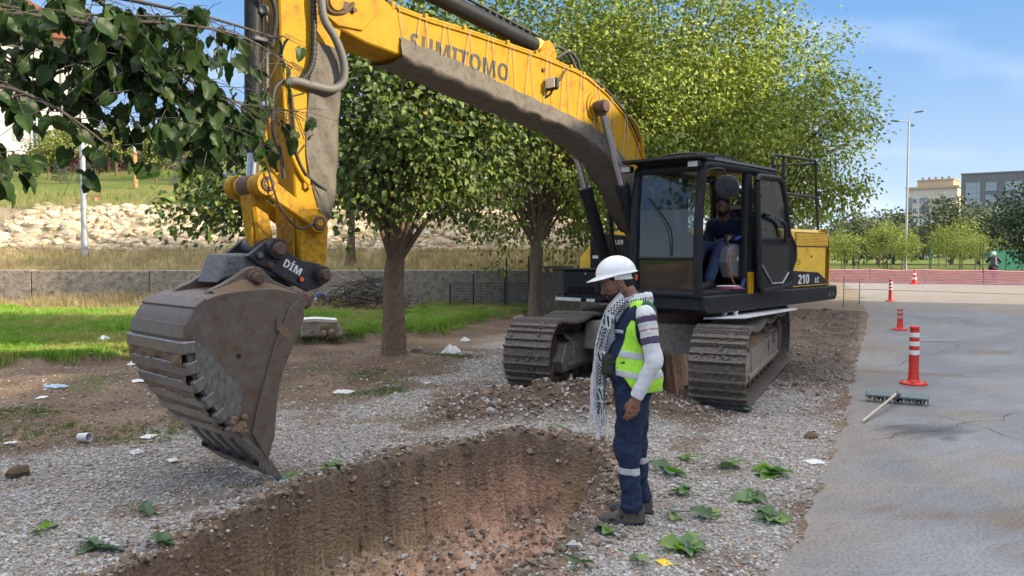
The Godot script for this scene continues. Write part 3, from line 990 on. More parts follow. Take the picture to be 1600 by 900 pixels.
# o: clumps, per (leaves per clump), size, radii, centre, cut (height below which nothing grows), c0 and c1, gap
func tree(called: String, label: String, at: Vector3, o: Dictionary, group := "") -> Node3D:
	var t := thing(called, label, o.get("what", "tree"), at, 0.0, group)
	var rad: Vector3 = o.radii; var cen: Vector3 = o.centre
	var tr: float = o.get("trunk", 0.15)
	var trunk := MB.new()
	var top := Vector3(cen.x * 0.7, cen.y - rad.y * 0.25, cen.z * 0.7)
	var fork: float = o.get("fork", 0.45)
	var path := []; var rr := []
	for i in 8:
		var u := i / 7.0
		path.append(Vector3(top.x * u * u, -0.15 + (top.y + 0.15) * u, top.z * u * u) + Vector3(rnd(-1, 1), 0, rnd(-1, 1)) * tr * 0.35 * u)
		rr.append(tr * (1.0 + 0.9 * pow(1.0 - u, 7.0)) * lerpf(1.0, 0.45, u))
	if tr > 0.17:
		# furrowed bark: ridges that run up the stem and spread into roots
		var rows := []
		var cp := curve(path, 5)
		for i in cp.size():
			var u := float(i) / (cp.size() - 1)
			var row := PackedVector3Array()
			for j in 56:
				var a := TAU * j / 56.0
				var c3 := Vector3(cos(a), 0, sin(a))
				var base := tr * lerpf(1.0, 0.5, u)
				var ridge := fn.get_noise_3d(c3.x * 4.6 + at.x, u * 3.0, c3.z * 4.6 + at.z) * 0.11 + absf(fn.get_noise_3d(c3.x * 11.0, u * 6.0, c3.z * 11.0)) * 0.10
				var root := exp(-u * 16.0) * (0.22 + 0.5 * maxf(0.0, sin(a * 5.0 + at.x * 3.0)) * (0.6 + 0.4 * sin(a * 2.0)))
				row.append(cp[i] + c3 * base * (1.0 + ridge + root))
			rows.append(row)
		trunk.sheet(rows, true)
	else:
		trunk.tube(path, rr, 7)
	var mesh := leaf_mesh(o.get("wide", 0.55))
	var ts := []; var cs := []
	var clumps: int = o.clumps
	var extra: Array = o.get("extra", [])
	for i in clumps + extra.size():
		var c: Vector3
		var cr: float = o.get("clump", 0.42)
		if i < clumps:
			var dir := Vector3(rnd(-1, 1), rnd(-0.9, 1), rnd(-1, 1))
			while dir.length() > 1.0 or dir.length() < 0.05:
				dir = Vector3(rnd(-1, 1), rnd(-0.9, 1), rnd(-1, 1))
			var far := pow(rng.randf(), 0.42)
			dir = dir.normalized()
			var lump := 0.86 + 0.30 * fn.get_noise_3d(dir.x * 1.7 + at.x, dir.y * 1.7, dir.z * 1.7 + at.z)
			if fn.get_noise_3d(dir.x * 3.1 + at.z, dir.y * 3.1 + far * 2.0, dir.z * 3.1) > o.get("gap", 0.3):
				continue
			c = cen + dir * rad * far * lump
		else:
			c = extra[i - clumps]
			cr *= 0.75
		if c.y < o.get("cut", 0.0) + rnd(-0.2, 0.2):
			continue
		# a limb to every few clumps
		if (i % int(o.get("limb", 5)) == 0 and i < clumps) or (i >= clumps and i % 9 == 0):
			var u := clampf(fork + rng.randf() * (1.0 - fork), 0.0, 1.0)
			var p0: Vector3 = path[int(u * 7.0)]
			var p1 := p0.lerp(c, 0.5) + Vector3(0, (c - p0).length() * 0.14, 0)
			var lr := tr * lerpf(0.34, 0.16, u)
			trunk.tube(curve([p0, p1, c], 4), [lr, lr * .92, lr * .8, lr * .7, lr * .6, lr * .48, lr * .38, lr * .26, lr * .12], 5, false)
		var tone := pow(rng.randf(), 1.4)
		var outward := (c - cen).normalized()
		for k in int(o.per * rnd(0.6, 1.4)):
			var p := c + Vector3(rng.randfn(0, 1), rng.randfn(0, 0.8), rng.randfn(0, 1)) * cr * 0.55
			var dir := (outward * 0.7 + Vector3(rnd(-1, 1), rnd(-1.1, 0.5), rnd(-1, 1))).normalized()
			var sz: float = o.size * rnd(0.65, 1.25)
			ts.append(Transform3D(leaf_basis(dir, rnd(-1.3, 1.3), sz), p))
			var col := tint((o.c0 as Color).lerp(o.c1, tone * 0.6), o.c1, 0.25)
			if rng.randf() < o.get("turning", 0.03):
				col = tint(C(.34, .26, .03), C(.22, .20, .03))
			cs.append(col)
	part("trunk", trunk, o.get("bark", m.bark), t)
	kind(many("crown", mesh, m.leaf, ts, cs, t), "stuff")
	return t

const GREEN_DEEP := Color(.045, .082, .014)
const GREEN_MID := Color(.17, .25, .03)
const GREEN_LIT := Color(.44, .50, .045)

func street_trees() -> void:
	var ex := []
	# limbs that droop towards the bucket
	for i in 26:
		ex.append(Vector3(rnd(-2.9, -1.6), rnd(2.1, 3.5), rnd(0.2, 1.4)))
	for i in 10:
		ex.append(Vector3(rnd(-2.9, -2.0), rnd(1.95, 2.5), rnd(0.5, 1.2)))
	tree("mulberry_tree", "thick trunked mulberry tree standing between the bucket and the tracks", Vector3(-1.86, 0.12, -12.0), {"centre": Vector3(0.25, 3.75, 0.0), "radii": Vector3(2.25, 2.0, 2.2), "clumps": 370, "per": 50, "size": 0.108, "wide": 0.7, "trunk": 0.185, "cut": 1.6, "c0": C(.028, .055, .011), "c1": C(.14, .20, .026), "gap": 0.24, "extra": ex, "limb": 4, "fork": 0.5, "clump": 0.46})  # leaf colours darkened to stand in for shade on this crown
	tree("street_tree", "dark stemmed tree beside the plank stand behind the toolbox", Vector3(0.62, 0.1, -20.0), {"centre": Vector3(0.4, 5.2, -0.3), "radii": Vector3(4.5, 4.4, 3.8), "clumps": 680, "per": 62, "size": 0.125, "wide": 0.6, "trunk": 0.2, "cut": 1.35, "c0": GREEN_DEEP, "c1": C(.31, .37, .035), "turning": 0.06, "gap": 0.3, "clump": 0.6})
	tree("street_tree", "tall leafy tree rising behind the boom and cab roof", Vector3(4.3, 0, -22.6), {"centre": Vector3(0.2, 6.6, 0.0), "radii": Vector3(4.3, 5.2, 3.8), "clumps": 660, "per": 62, "size": 0.128, "wide": 0.6, "trunk": 0.2, "cut": 1.3, "c0": GREEN_DEEP, "c1": GREEN_LIT, "turning": 0.05, "gap": 0.3, "clump": 0.6})
	tree("street_tree", "broad bright tree behind the counterweight reaching into the blue sky", Vector3(8.6, 0, -26.0), {"centre": Vector3(0.1, 5.6, 0.0), "radii": Vector3(3.9, 4.2, 3.9), "clumps": 620, "per": 62, "size": 0.128, "wide": 0.58, "trunk": 0.2, "cut": 1.6, "c0": GREEN_DEEP, "c1": GREEN_LIT, "turning": 0.05, "gap": 0.27, "clump": 0.55})
	tree("street_tree", "tree filling the gap between the arm and the dark stemmed tree", Vector3(-5.2, 1.3, -24.8), {"centre": Vector3(0.3, 4.6, 0.0), "radii": Vector3(2.6, 3.2, 2.4), "clumps": 130, "per": 34, "size": 0.15, "wide": 0.6, "trunk": 0.13, "cut": 1.8, "c0": GREEN_MID, "c1": GREEN_LIT, "gap": 0.2, "clump": 0.5})

func park() -> void:
	# saplings in rows on the lawn behind the barrier
	var spots := []
	for i in 34:
		spots.append([29.0 + (i % 17) * 2.2 + rnd(-0.7, 0.7) + (9.0 if i > 16 else 0.0), 68.0 + (i % 3) * 6.0 + (14.0 if i > 16 else 0.0) + rnd(-2, 2), rnd(0.72, 1.02) * (1.15 if i > 16 else 1.0)])
	var protos := []
	var where := ["beside the counterweight", "by the tall street lamp", "left of the rider", "right of the rider"]
	for k in 3:
		protos.append(tree("young_tree", "young bright green park tree on the lawn behind the pink barrier", Vector3.ZERO, {"centre": Vector3(0, 3.0, 0), "radii": Vector3(1.9, 1.75, 1.8), "clumps": 90, "per": 22, "size": 0.2, "wide": 0.5, "trunk": 0.07, "cut": 1.1, "c0": C(.13, .18, .02), "c1": C(.34, .36, .04), "gap": 0.33, "clump": 0.5}, "young trees on the park lawn"))
	for i in spots.size():
		var q: Array = spots[i]
		var o: Node3D = protos[i] if i < 3 else again(protos[i % 3], Vector3.ZERO, 0.0)
		o.position = Vector3(q[0], -0.05, -q[1])
		o.rotation.y = i * 1.7
		o.scale = Vector3.ONE * q[2]
	# older trees behind them
	for q: Array in [[59.5, 104.0, 4.6, 8.6, "grey green mature tree below the grey office, left one"], [65.5, 108.0, 4.8, 8.4, "grey green mature tree below the grey office, right one"], [44.5, 100.0, 4.2, 6.2, "olive mature tree left of the tall street lamp"], [50.5, 106.0, 4.2, 6.0, "hazy mature tree right behind the tall street lamp"], [55.5, 112.0, 4.6, 6.8, "hazy mature tree right of the tall street lamp"], [69.0, 104.0, 4.6, 7.4, "hazy mature tree left behind the dark tree"]]:
		tree("mature_tree", q[4], Vector3(q[0], 0, -q[1]), {"centre": Vector3(0, q[3] * 0.62, 0), "radii": Vector3(q[2], q[3] * 0.5, q[2]), "clumps": 150, "per": 22, "size": 0.5, "wide": 0.6, "trunk": 0.25, "cut": 1.2, "c0": C(.07, .095, .035), "c1": C(.12, .14, .05), "gap": 0.35, "clump": 1.1, "limb": 9})
	tree("dark_tree", "dense dark green tree at the right edge of the park", Vector3(39.3, 0, -57.0), {"centre": Vector3(0.2, 3.8, 0), "radii": Vector3(3.9, 3.5, 3.3), "clumps": 260, "per": 30, "size": 0.27, "wide": 0.6, "trunk": 0.22, "cut": 0.7, "c0": C(.018, .038, .016), "c1": C(.045, .08, .028), "gap": 0.35, "clump": 0.7, "turning": 0.01})
	# a hazy belt of far trees that closes the park
	for q: Array in [[40.0, 170.0], [52.0, 176.0], [64.0, 172.0], [78.0, 178.0], [92.0, 172.0], [106.0, 180.0], [122.0, 174.0]]:
		tree("far_tree", "far hazy tree in the belt that closes the park", Vector3(q[0], 0, -q[1]), {"centre": Vector3(0, 4.2, 0), "radii": Vector3(7.5, 3.8, 6.0), "clumps": 120, "per": 16, "size": 0.8, "wide": 0.65, "trunk": 0.3, "cut": 0.8, "c0": C(.08, .11, .04), "c1": C(.13, .16, .05), "gap": 0.4, "clump": 1.5, "limb": 12}, "far belt of trees")

func hill_planting() -> void:
	# small round orchard trees on the slope
	var proto: Node3D = null
	var k := 0
	for q: Array in [[-21.2, 46.0, 0.85, "small round tree right of the light grey pole"], [-25.6, 50.0, 0.95, "small round tree left of the light grey pole"], [-28.5, 47.5, 0.8, "small tree with bare forked stem at the left picture edge"], [-18.3, 47.0, 0.9, "small round tree left of the banner pole"], [-15.6, 48.0, 0.95, "small round tree right of the banner pole"], [-22.6, 56.0, 0.9, "small round tree higher up behind the light grey pole"], [-30.5, 53.0, 0.95, "small round tree in front of the villa terrace"], [-13.2, 53.0, 0.9, "small round tree half behind the hanging leaves"]]:
		if proto == null:
			proto = tree("orchard_tree", q[3], Vector3.ZERO, {"centre": Vector3(0, 2.35, 0), "radii": Vector3(1.55, 1.25, 1.5), "clumps": 90, "per": 24, "size": 0.22, "wide": 0.55, "trunk": 0.08, "cut": 1.1, "c0": C(.13, .17, .02), "c1": C(.22, .25, .04), "gap": 0.3, "clump": 0.42, "fork": 0.2}, "young trees on the slope")
		var o: Node3D = proto if k == 0 else again(proto, Vector3.ZERO, 0.0, q[3])
		o.position = Vector3(q[0], hill(q[0], q[1]) - 0.05, -q[1])
		o.rotation.y = k * 2.1
		o.scale = Vector3.ONE * q[2]
		k += 1
	for q: Array in [[-26.4, 66.0, 0.8, "grey green round tree on the crest by the railing"], [-19.0, 74.0, 0.9, "olive tree on the crest beside the small house"], [-15.0, 80.0, 1.0, "rounded shrubby tree on the bare crest"], [-24.2, 70.0, 0.9, "grey green tree with two stems below the small house"]]:
		tree("crest_tree", q[3], Vector3(q[0], hill(q[0], q[1]), -q[1]), {"centre": Vector3(0, 2.6, 0), "radii": Vector3(2.0, 1.7, 1.9) * q[2], "clumps": 90, "per": 22, "size": 0.26, "wide": 0.4, "trunk": 0.1, "cut": 0.6, "c0": C(.06, .085, .035), "c1": C(.11, .14, .06), "gap": 0.35, "clump": 0.5}, "")
	for q: Array in [[-24.6, 44.5, "small bluish conifer near the light grey pole"], [-18.9, 44.0, "small bluish conifer near the banner pole"], [-26.6, 45.5, "small bluish conifer left of the small round trees"]]:
		var t := thing("conifer", q[2], "tree", Vector3(q[0], hill(q[0], q[1]) - 0.05, -q[1]))
		var b := MB.new()
		b.tube([Vector3.ZERO, Vector3(0, 1.8, 0)], [0.05, 0.01], 5); part("trunk", b, m.bark, t)
		var ts := []; var cs := []
		for i in 520:
			var h := pow(rng.randf(), 1.3)
			var a := rnd(0, TAU)
			var rr := (1.0 - h) * 0.5 * sqrt(rng.randf())
			ts.append(Transform3D(leaf_basis(Vector3(cos(a), rnd(-0.2, 0.5), sin(a)), rnd(-1, 1), 0.16), Vector3(cos(a) * rr, 0.15 + h * 1.8, sin(a) * rr)))
			cs.append(tint(C(.07, .11, .09), C(.12, .16, .13)))
		kind(many("crown", leaf_mesh(0.3), m.leaf, ts, cs, t), "stuff")
	# burgundy hedge below the villa, one clipped mass
	var ts := []; var cs := []
	for i in 5200:
		var u := rng.randf(); var w := rng.randf()
		var x := lerpf(-36.0, -21.5, u); var d := lerpf(52.5, 60.0, w) - lerpf(0.0, 2.5, u)
		if w < 0.25 * u:
			continue
		var p := Vector3(x, hill(x, d) + rnd(0.0, 0.85), -d)
		ts.append(Transform3D(leaf_basis(Vector3(rnd(-1, 1), rnd(0, 1), rnd(-1, 1)), rnd(-2, 2), rnd(0.2, 0.42)), p))
		cs.append(tint(C(.075, .018, .03), C(.14, .04, .05)))
	var hd := many("hedge", leaf_mesh(0.5), m.leaf, ts, cs)
	tag(hd, "burgundy leaved hedge running down the slope below the villa", "hedge")
	kind(hd, "stuff")
	# red flower bed far behind the street trees
	ts = []; cs = []
	for i in 1600:
		var x := rnd(-4.0, 8.0); var d := rnd(36.5, 39.0)
		ts.append(Transform3D(leaf_basis(Vector3(rnd(-1, 1), rnd(0, 1), rnd(-1, 1)), rnd(-2, 2), rnd(0.12, 0.22)), Vector3(x, hill(x, d) + rnd(0.0, 0.35), -d)))
		cs.append(tint(C(.30, .03, .05), C(.12, .13, .04)) if rng.randf() < 0.7 else tint(GREEN_DEEP, GREEN_MID))
	var fl := many("flower_bed", leaf_mesh(0.6), m.leaf, ts, cs)
	tag(fl, "bed of red flowering plants along the top of the stone slope", "flower bed")
	kind(fl, "stuff")

# tree whose stem stands left of the picture; its boughs hang in over the bucket arm
func overhanging_tree() -> void:
	var t := thing("overhanging_tree", "dark broad leaved bough hanging into the top left corner", "tree", Vector3(-5.6, 0.1, -4.6))
	var o := t.position
	var b := MB.new()
	b.tube([Vector3(0, -0.2, 0), Vector3(0.05, 0.9, 0), Vector3(0.15, 1.8, 0.05), Vector3(0.3, 2.7, 0.1), Vector3(0.35, 4.2, 0.0), Vector3(0.2, 6.0, -0.1)], [0.34, 0.22, 0.2, 0.19, 0.14, 0.05], 14)
	part("trunk", b, m.bark, t)
	# boughs as world points
	var boughs := [
		[[Vector3(-5.3, 2.75, -4.5), Vector3(-3.4, 2.9, -3.9), Vector3(-2.45, 2.86, -3.75), Vector3(-1.98, 2.80, -3.75), Vector3(-1.78, 2.68, -3.9), Vector3(-1.62, 2.58, -4.1)], 0.026],
		[[Vector3(-1.98, 2.80, -3.75), Vector3(-1.75, 2.84, -3.8), Vector3(-1.4, 2.83, -4.0), Vector3(-1.22, 2.74, -4.3)], 0.010],
		[[Vector3(-2.0, 2.78, -3.75), Vector3(-1.86, 2.64, -3.85), Vector3(-1.76, 2.50, -3.95), Vector3(-1.66, 2.38, -4.05), Vector3(-1.6, 2.30, -4.1)], 0.010],
		[[Vector3(-5.2, 2.4, -4.4), Vector3(-3.2, 2.62, -3.7), Vector3(-2.5, 2.52, -3.65), Vector3(-2.2, 2.42, -3.7), Vector3(-1.98, 2.24, -3.8)], 0.018],
		[[Vector3(-5.2, 2.1, -4.4), Vector3(-3.0, 2.36, -3.6), Vector3(-2.5, 2.24, -3.5), Vector3(-2.28, 2.10, -3.5)], 0.012],
		[[Vector3(-5.2, 3.2, -4.3), Vector3(-3.2, 3.25, -4.2), Vector3(-2.3, 3.12, -4.2), Vector3(-1.7, 3.02, -4.3), Vector3(-1.35, 2.95, -4.5)], 0.02],
		[[Vector3(-5.0, 3.0, -4.4), Vector3(-3.0, 2.98, -3.9), Vector3(-2.35, 2.92, -3.9), Vector3(-1.95, 2.93, -4.0), Vector3(-1.6, 2.96, -4.1)], 0.014],
		[[Vector3(-5.0, 2.7, -4.4), Vector3(-3.0, 2.78, -3.8), Vector3(-2.4, 2.74, -3.8), Vector3(-2.1, 2.66, -3.8), Vector3(-1.85, 2.62, -3.9)], 0.012],
		[[Vector3(-2.3, 3.1, -4.2), Vector3(-2.0, 2.95, -4.4), Vector3(-1.82, 2.78, -4.6), Vector3(-1.72, 2.58, -4.75), Vector3(-1.66, 2.40, -4.8)], 0.008],
		[[Vector3(-3.2, 2.9, -3.9), Vector3(-2.6, 2.7, -4.1), Vector3(-2.3, 2.55, -4.2), Vector3(-2.1, 2.45, -4.3)], 0.010],
		[[Vector3(-1.62, 2.58, -4.1), Vector3(-1.5, 2.54, -4.3), Vector3(-1.40, 2.56, -4.5), Vector3(-1.3, 2.55, -4.6)], 0.007],
	]
	var wood := MB.new()
	var meshes := []
	for i in 5:
		meshes.append(heart_leaf(40 + i))
	var count := 0
	var ts := []; var cs := []
	var mats := []
	for i in 5:
		var c := C(.012, .028, .007).lerp(C(.028, .054, .011), i / 4.0)  # leaf greens darkened, shade from the crown put into the colour
		var s := mk(c, 0.42)
		s.metallic_specular = 0.3
		s.backlight_enabled = true
		s.backlight = Color(c.r * 4.5, c.g * 4.5, c.b * 3.0)
		mats.append(s)
	for bi in boughs.size():
		var pts: Array = []
		for p: Vector3 in boughs[bi][0]:
			pts.append(p - o)
		var path := curve(pts, 6)
		var r0: float = boughs[bi][1]
		var rr := []
		for i in path.size():
			rr.append(lerpf(r0, r0 * 0.25, float(i) / (path.size() - 1)))
		wood.tube(path, rr, 7)
		for i in path.size():
			var p: Vector3 = path[i]
			if (p + o).x < -3.0:
				continue
			for side in 2:
				# side twig with leaves hanging from it
				var dir := Vector3(rnd(-0.6, 1.0), rnd(-0.6, 0.35), rnd(-1, 1)).normalized()
				var tl := rnd(0.12, 0.34)
				var tip := p + dir * tl + Vector3(0, -tl * 0.3, 0)
				wood.tube([p, p.lerp(tip, 0.5) + Vector3(0, 0.02, 0), tip], [0.0026, 0.002, 0.0012], 4, false)
				if rng.randf() < 0.12:
					continue
				for k in 4:
					var q := p.lerp(tip, rnd(0.35, 1.0)) + Vector3(0, -0.02, 0)
					var ld := Vector3(rnd(-0.8, 0.9), rnd(-1.3, -0.25), rnd(-0.7, 0.7))
					var sz := rnd(0.055, 0.108)
					var tf := Transform3D(leaf_basis(ld, rnd(-1.2, 1.2), sz), q)
					if q.x + o.x < -1.85 and q.y + o.y < 2.5 and rng.randf() < 0.5:
						continue
					if q.x + o.x > -1.52 and rng.randf() < 0.8:
						continue
					if count < 300 and rng.randf() < 0.5:
						piece("leaf", meshes[rng.randi() % 5], mats[rng.randi() % 5], t, tf)
						count += 1
					else:
						ts.append(tf)
						cs.append(tint(C(.015, .034, .008), C(.034, .062, .014)))  # same darkened greens, with the shade in the leaf colour
	part("bough", wood, m.twig, t)
	# the rest of the crown, above and left of the picture
	for i in 1500:
		var p := Vector3(rnd(-2.6, 2.4), rnd(3.6, 6.5), rnd(-2.2, 2.2))
		ts.append(Transform3D(leaf_basis(Vector3(rnd(-1, 1), rnd(-1, 0.2), rnd(-1, 1)), rnd(-2, 2), rnd(0.10, 0.16)), p))
		cs.append(tint(C(.03, .06, .012), C(.06, .10, .02)))
	kind(many("leaves", meshes[1], m.big_leaf, ts, cs, t), "stuff")

# ------------------------------------------------------------------ the excavator
# machine axes: x forward, y up, z to the machine's right (so +lat, its left, is -z)
func V(s: float, h: float, lat: float) -> Vector3:
	return Vector3(s, h, -lat)

func heading(deg: float) -> float:
	var a := deg_to_rad(deg)
	return atan2(-cos(a), -sin(a))

# frame for lettering on the left flank: reads towards the machine's rear
func flank(s: float, h: float, lat: float, tilt: float) -> Transform3D:
	return Transform3D(Basis(Vector3(-1, 0, 0), Vector3(0, 1, 0), Vector3(0, 0, -1)).rotated(Vector3(0, 0, 1), tilt), V(s, h, lat))

const BOOM_TOP := [[0.0, 1.98], [0.45, 2.22], [0.75, 2.5], [1.041, 2.896], [1.214, 3.146], [1.421, 3.352], [1.8, 3.555], [2.156, 3.675], [2.389, 3.714], [2.974, 3.762], [3.41, 3.778], [4.01, 3.80], [4.493, 3.803], [4.868, 3.825], [4.95, 3.86], [5.1, 3.93], [5.4, 3.95], [5.6, 3.86], [5.68, 3.72]]
const BOOM_LOW := [[0.05, 1.55], [0.6, 1.72], [1.0, 2.05], [1.3, 2.38], [1.532, 2.647], [1.664, 2.765], [2.03, 2.954], [2.543, 3.097], [3.304, 3.209], [4.104, 3.328], [4.496, 3.392], [4.886, 3.452], [5.206, 3.483], [5.479, 3.545], [5.63, 3.58], [5.68, 3.68]]
const CLOTH_TOP := [[0.9, 2.3], [1.137, 2.621], [1.346, 2.799], [1.795, 3.067], [2.068, 3.161], [2.386, 3.215], [2.858, 3.29], [3.476, 3.39], [3.821, 3.459], [4.12, 3.511], [4.495, 3.56], [4.856, 3.602]]

func excavator() -> void:
	var x := thing("excavator", "yellow crawler excavator with lowered bucket and open dark cab straddling the trench", "excavator", Vector3(MACHINE.x, 0.0, -MACHINE.y), heading(BODY_TURN))
	undercarriage(x)
	upperworks(x)
	cab(x)
	boom(x)
	arm(x)
	bucket(x)

func undercarriage(x: Node3D) -> void:
	# one shoe: plate with two grouser bars
	var sh := MB.new()
	sh.box(Vector3(0, -0.012, 0), Vector3(0.190, 0.022, 0.6), 0.004)
	for q: Array in [[-0.078, 0.040, 0.020], [0.018, 0.032, 0.016]]:
		sh.prism([Vector2(q[0] - q[2], -0.003), Vector2(q[0] + q[2], -0.003), Vector2(q[0] + q[2] * 0.45, q[1]), Vector2(q[0] - q[2] * 0.45, q[1])], -0.298, 0.298)
	var shoes := []
	for k in 4:
		var sv := MB.new()
		sv.v = sh.v.duplicate(); sv.n = sh.n.duplicate(); sv.c = sh.c.duplicate(); sv.uv = sh.uv.duplicate()
		# earth packed between the grousers
		for j in [9, 3, 6, 12][k]:
			sv.xf = Transform3D(Basis.from_euler(Vector3(rnd(-0.4, 0.4), rnd(0, 6), rnd(-0.4, 0.4))), Vector3(rnd(-0.06, 0.08), rnd(0.0, 0.012), rng.randfn(0, 0.10)))
			sv.box(Vector3.ZERO, Vector3(rnd(0.02, 0.06), rnd(0.012, 0.032), rnd(0.03, 0.09)), 0.006)
		shoes.append(sv.mesh())
	var link := MB.new()
	for z: float in [-0.085, 0.085]:
		link.box(Vector3(0, -0.07, z), Vector3(0.17, 0.1, 0.035), 0.01)
	var link_mesh := link.mesh()
	# the loop: front idler, top run that sags between rollers, sprocket, bottom run
	var loop := []
	var r := 0.425
	for i in 17:
		var a := -PI / 2 + PI * i / 16.0
		loop.append(Vector2(1.76 + r * cos(a), 0.455 + r * sin(a)))
	for i in range(1, 24):
		var t := i / 24.0
		loop.append(Vector2(lerpf(1.76, -1.76, t), 0.88 - 0.055 * pow(absf(sin(t * PI * 3.0)), 1.2)))
	for i in 17:
		var a := PI / 2 + PI * i / 16.0
		loop.append(Vector2(-1.76 + r * cos(a), 0.455 + r * sin(a)))
	loop.append(loop[0])
	var total := 0.0
	for i in loop.size() - 1:
		total += (loop[i + 1] - loop[i]).length()
	var n := int(round(total / 0.195))
	for side: Array in [[1.02, 0.0], [-1.20, 0.05]]:
		var t := sub("track", x, Transform3D(Basis(Vector3.UP, heading(TRACK_TURN) - heading(BODY_TURN)), Vector3.ZERO))
		var off := Vector3(0, 0, -side[0])
		var at: float = side[1]
		var seg := 0; var gone := 0.0
		for k in n:
			var want := fmod((k + 0.3) * total / n + at, total)
			if want < gone:
				seg = 0; gone = 0.0
			while want > gone + (loop[seg + 1] - loop[seg]).length():
				gone += (loop[seg + 1] - loop[seg]).length(); seg += 1
			var d: Vector2 = (loop[seg + 1] - loop[seg]).normalized()
			var p: Vector2 = loop[seg] + d * (want - gone)
			var up := Vector2(d.y, -d.x)
			var tf := Transform3D(Basis(Vector3(d.x, d.y, 0), Vector3(up.x, up.y, 0), Vector3(0, 0, 1)), Vector3(p.x, p.y, 0) + off)
			tf.basis = tf.basis.rotated(Vector3(0, 0, 1), rnd(-0.02, 0.02))
			piece("track_shoe", shoes[rng.randi() % 4], m.track, t, tf)
			piece("track_link", link_mesh, m.rust, t, tf)
		# side frame with sloped, muddy top
		var b := MB.new()
		b.prism([Vector2(-1.42, 0.20), Vector2(1.45, 0.20), Vector2(1.52, 0.34), Vector2(1.4, 0.55), Vector2(1.0, 0.62), Vector2(-1.1, 0.64), Vector2(-1.4, 0.62), Vector2(-1.5, 0.4)], -side[0] - 0.2, -side[0] + 0.2, 0.02)
		part("track_frame", b, m.track_frame, t)
		b = MB.new()
		b.prism([Vector2(-1.36, 0.255), Vector2(1.34, 0.255), Vector2(1.38, 0.31), Vector2(-1.36, 0.31)], -side[0] - 0.225, -side[0] + 0.225, 0.01)
		part("frame_ledge", b, m.track_frame, t)
		for z: float in [-1.0, 1.0]:
			b = MB.new()
			b.box(Vector3(-0.95, 0.52, -side[0] + z * 0.215), Vector3(0.22, 0.12, 0.05), 0.01); part("frame_lug", b, m.track_frame, t)
			b = MB.new()
			b.box(Vector3(-0.42, 0.46, -side[0] + z * 0.2), Vector3(0.07, 0.14, 0.012), 0.003); part("frame_slot", b, m.black, t)
			b = MB.new()
			b.box(Vector3(1.12, 0.42, -side[0] + z * 0.205), Vector3(0.1, 0.3, 0.03), 0.01); part("frame_rib", b, m.track_frame, t)
		# spilt earth lying on the frame
		var rows := []
		for i in 40:
			var row := PackedVector3Array()
			var s := lerpf(1.35, -1.45, i / 39.0)
			for k in 13:
				var u := k / 6.0 - 1.0
				row.append(V(s, 0.60 + 0.13 * (1.0 - u * u) * (0.75 + 0.9 * n2(s, u, 2.6, side[0])) + 0.03 * n2(s * 6, u * 6, 1.0, 2.0), side[0] + u * 0.22))
			rows.append(row)
		b = MB.new(); b.sheet(rows); part("spilt_earth", b, m.mud, t)
		# wheels
		b = MB.new(); b.xf = Transform3D(Basis(Vector3.RIGHT, PI / 2), Vector3(1.76, 0.455, -side[0]))
		b.lathe([Vector2(0.0, -0.10), Vector2(0.12, -0.10), Vector2(0.14, -0.075), Vector2(0.27, -0.065), Vector2(0.29, -0.095), Vector2(0.36, -0.095), Vector2(0.365, -0.05), Vector2(0.39, -0.04), Vector2(0.39, 0.04), Vector2(0.365, 0.05), Vector2(0.36, 0.095), Vector2(0.29, 0.095), Vector2(0.27, 0.065), Vector2(0.14, 0.075), Vector2(0.12, 0.10), Vector2(0.0, 0.10)], 30)
		part("idler_wheel", b, m.rust, t)
		b = MB.new(); b.xf = Transform3D(Basis(Vector3.RIGHT, PI / 2), Vector3(-1.76, 0.455, -side[0]))
		b.lathe([Vector2(0.0, -0.2), Vector2(0.22, -0.2), Vector2(0.26, -0.17), Vector2(0.26, -0.05), Vector2(0.33, -0.04), Vector2(0.33, 0.04), Vector2(0.26, 0.05), Vector2(0.26, 0.17), Vector2(0.22, 0.2), Vector2(0.0, 0.2)], 26)
		for k in 21:
			var a := TAU * k / 21.0
			b.xf = Transform3D(Basis(Vector3(0, 0, 1), a), Vector3(-1.76, 0.455, -side[0]))
			b.prism([Vector2(0.32, -0.035), Vector2(0.39, -0.016), Vector2(0.39, 0.016), Vector2(0.32, 0.035)], -0.035, 0.035)
		part("sprocket", b, m.rust, t)
		for k in 8:
			var s := -1.28 + k * 0.365
			b = MB.new(); b.xf = Transform3D(Basis(Vector3.RIGHT, PI / 2), Vector3(s, 0.155, -side[0]))
			b.lathe([Vector2(0.0, -0.16), Vector2(0.06, -0.16), Vector2(0.065, -0.13), Vector2(0.10, -0.12), Vector2(0.10, -0.07), Vector2(0.08, -0.06), Vector2(0.08, 0.06), Vector2(0.10, 0.07), Vector2(0.10, 0.12), Vector2(0.065, 0.13), Vector2(0.06, 0.16), Vector2(0.0, 0.16)], 16)
			part("bottom_roller", b, m.rust, t)
		for s: float in [-0.6, 0.6]:
			b = MB.new(); b.rod(V(s, 0.735, side[0] - 0.12), V(s, 0.735, side[0] + 0.12), 0.075, 14, 0.01); part("carrier_roller", b, m.rust, t)
	# car body with slewing ring
	var tb := sub("car_body", x, Transform3D(Basis(Vector3.UP, heading(TRACK_TURN) - heading(BODY_TURN)), Vector3.ZERO))
	var b := MB.new()
	b.prism([Vector2(-0.85, 0.45), Vector2(0.85, 0.45), Vector2(0.7, 0.80), Vector2(-0.7, 0.80)], -0.85, 1.0, 0.03)
	part("frame", b, m.track_frame, tb)
	b = MB.new()
	b.lathe([Vector2(0.0, 0.78), Vector2(0.66, 0.78), Vector2(0.68, 0.80), Vector2(0.68, 0.93), Vector2(0.62, 0.94), Vector2(0.62, 1.04), Vector2(0.0, 1.04)], 36)
	part("slewing_ring", b, m.rust, tb)

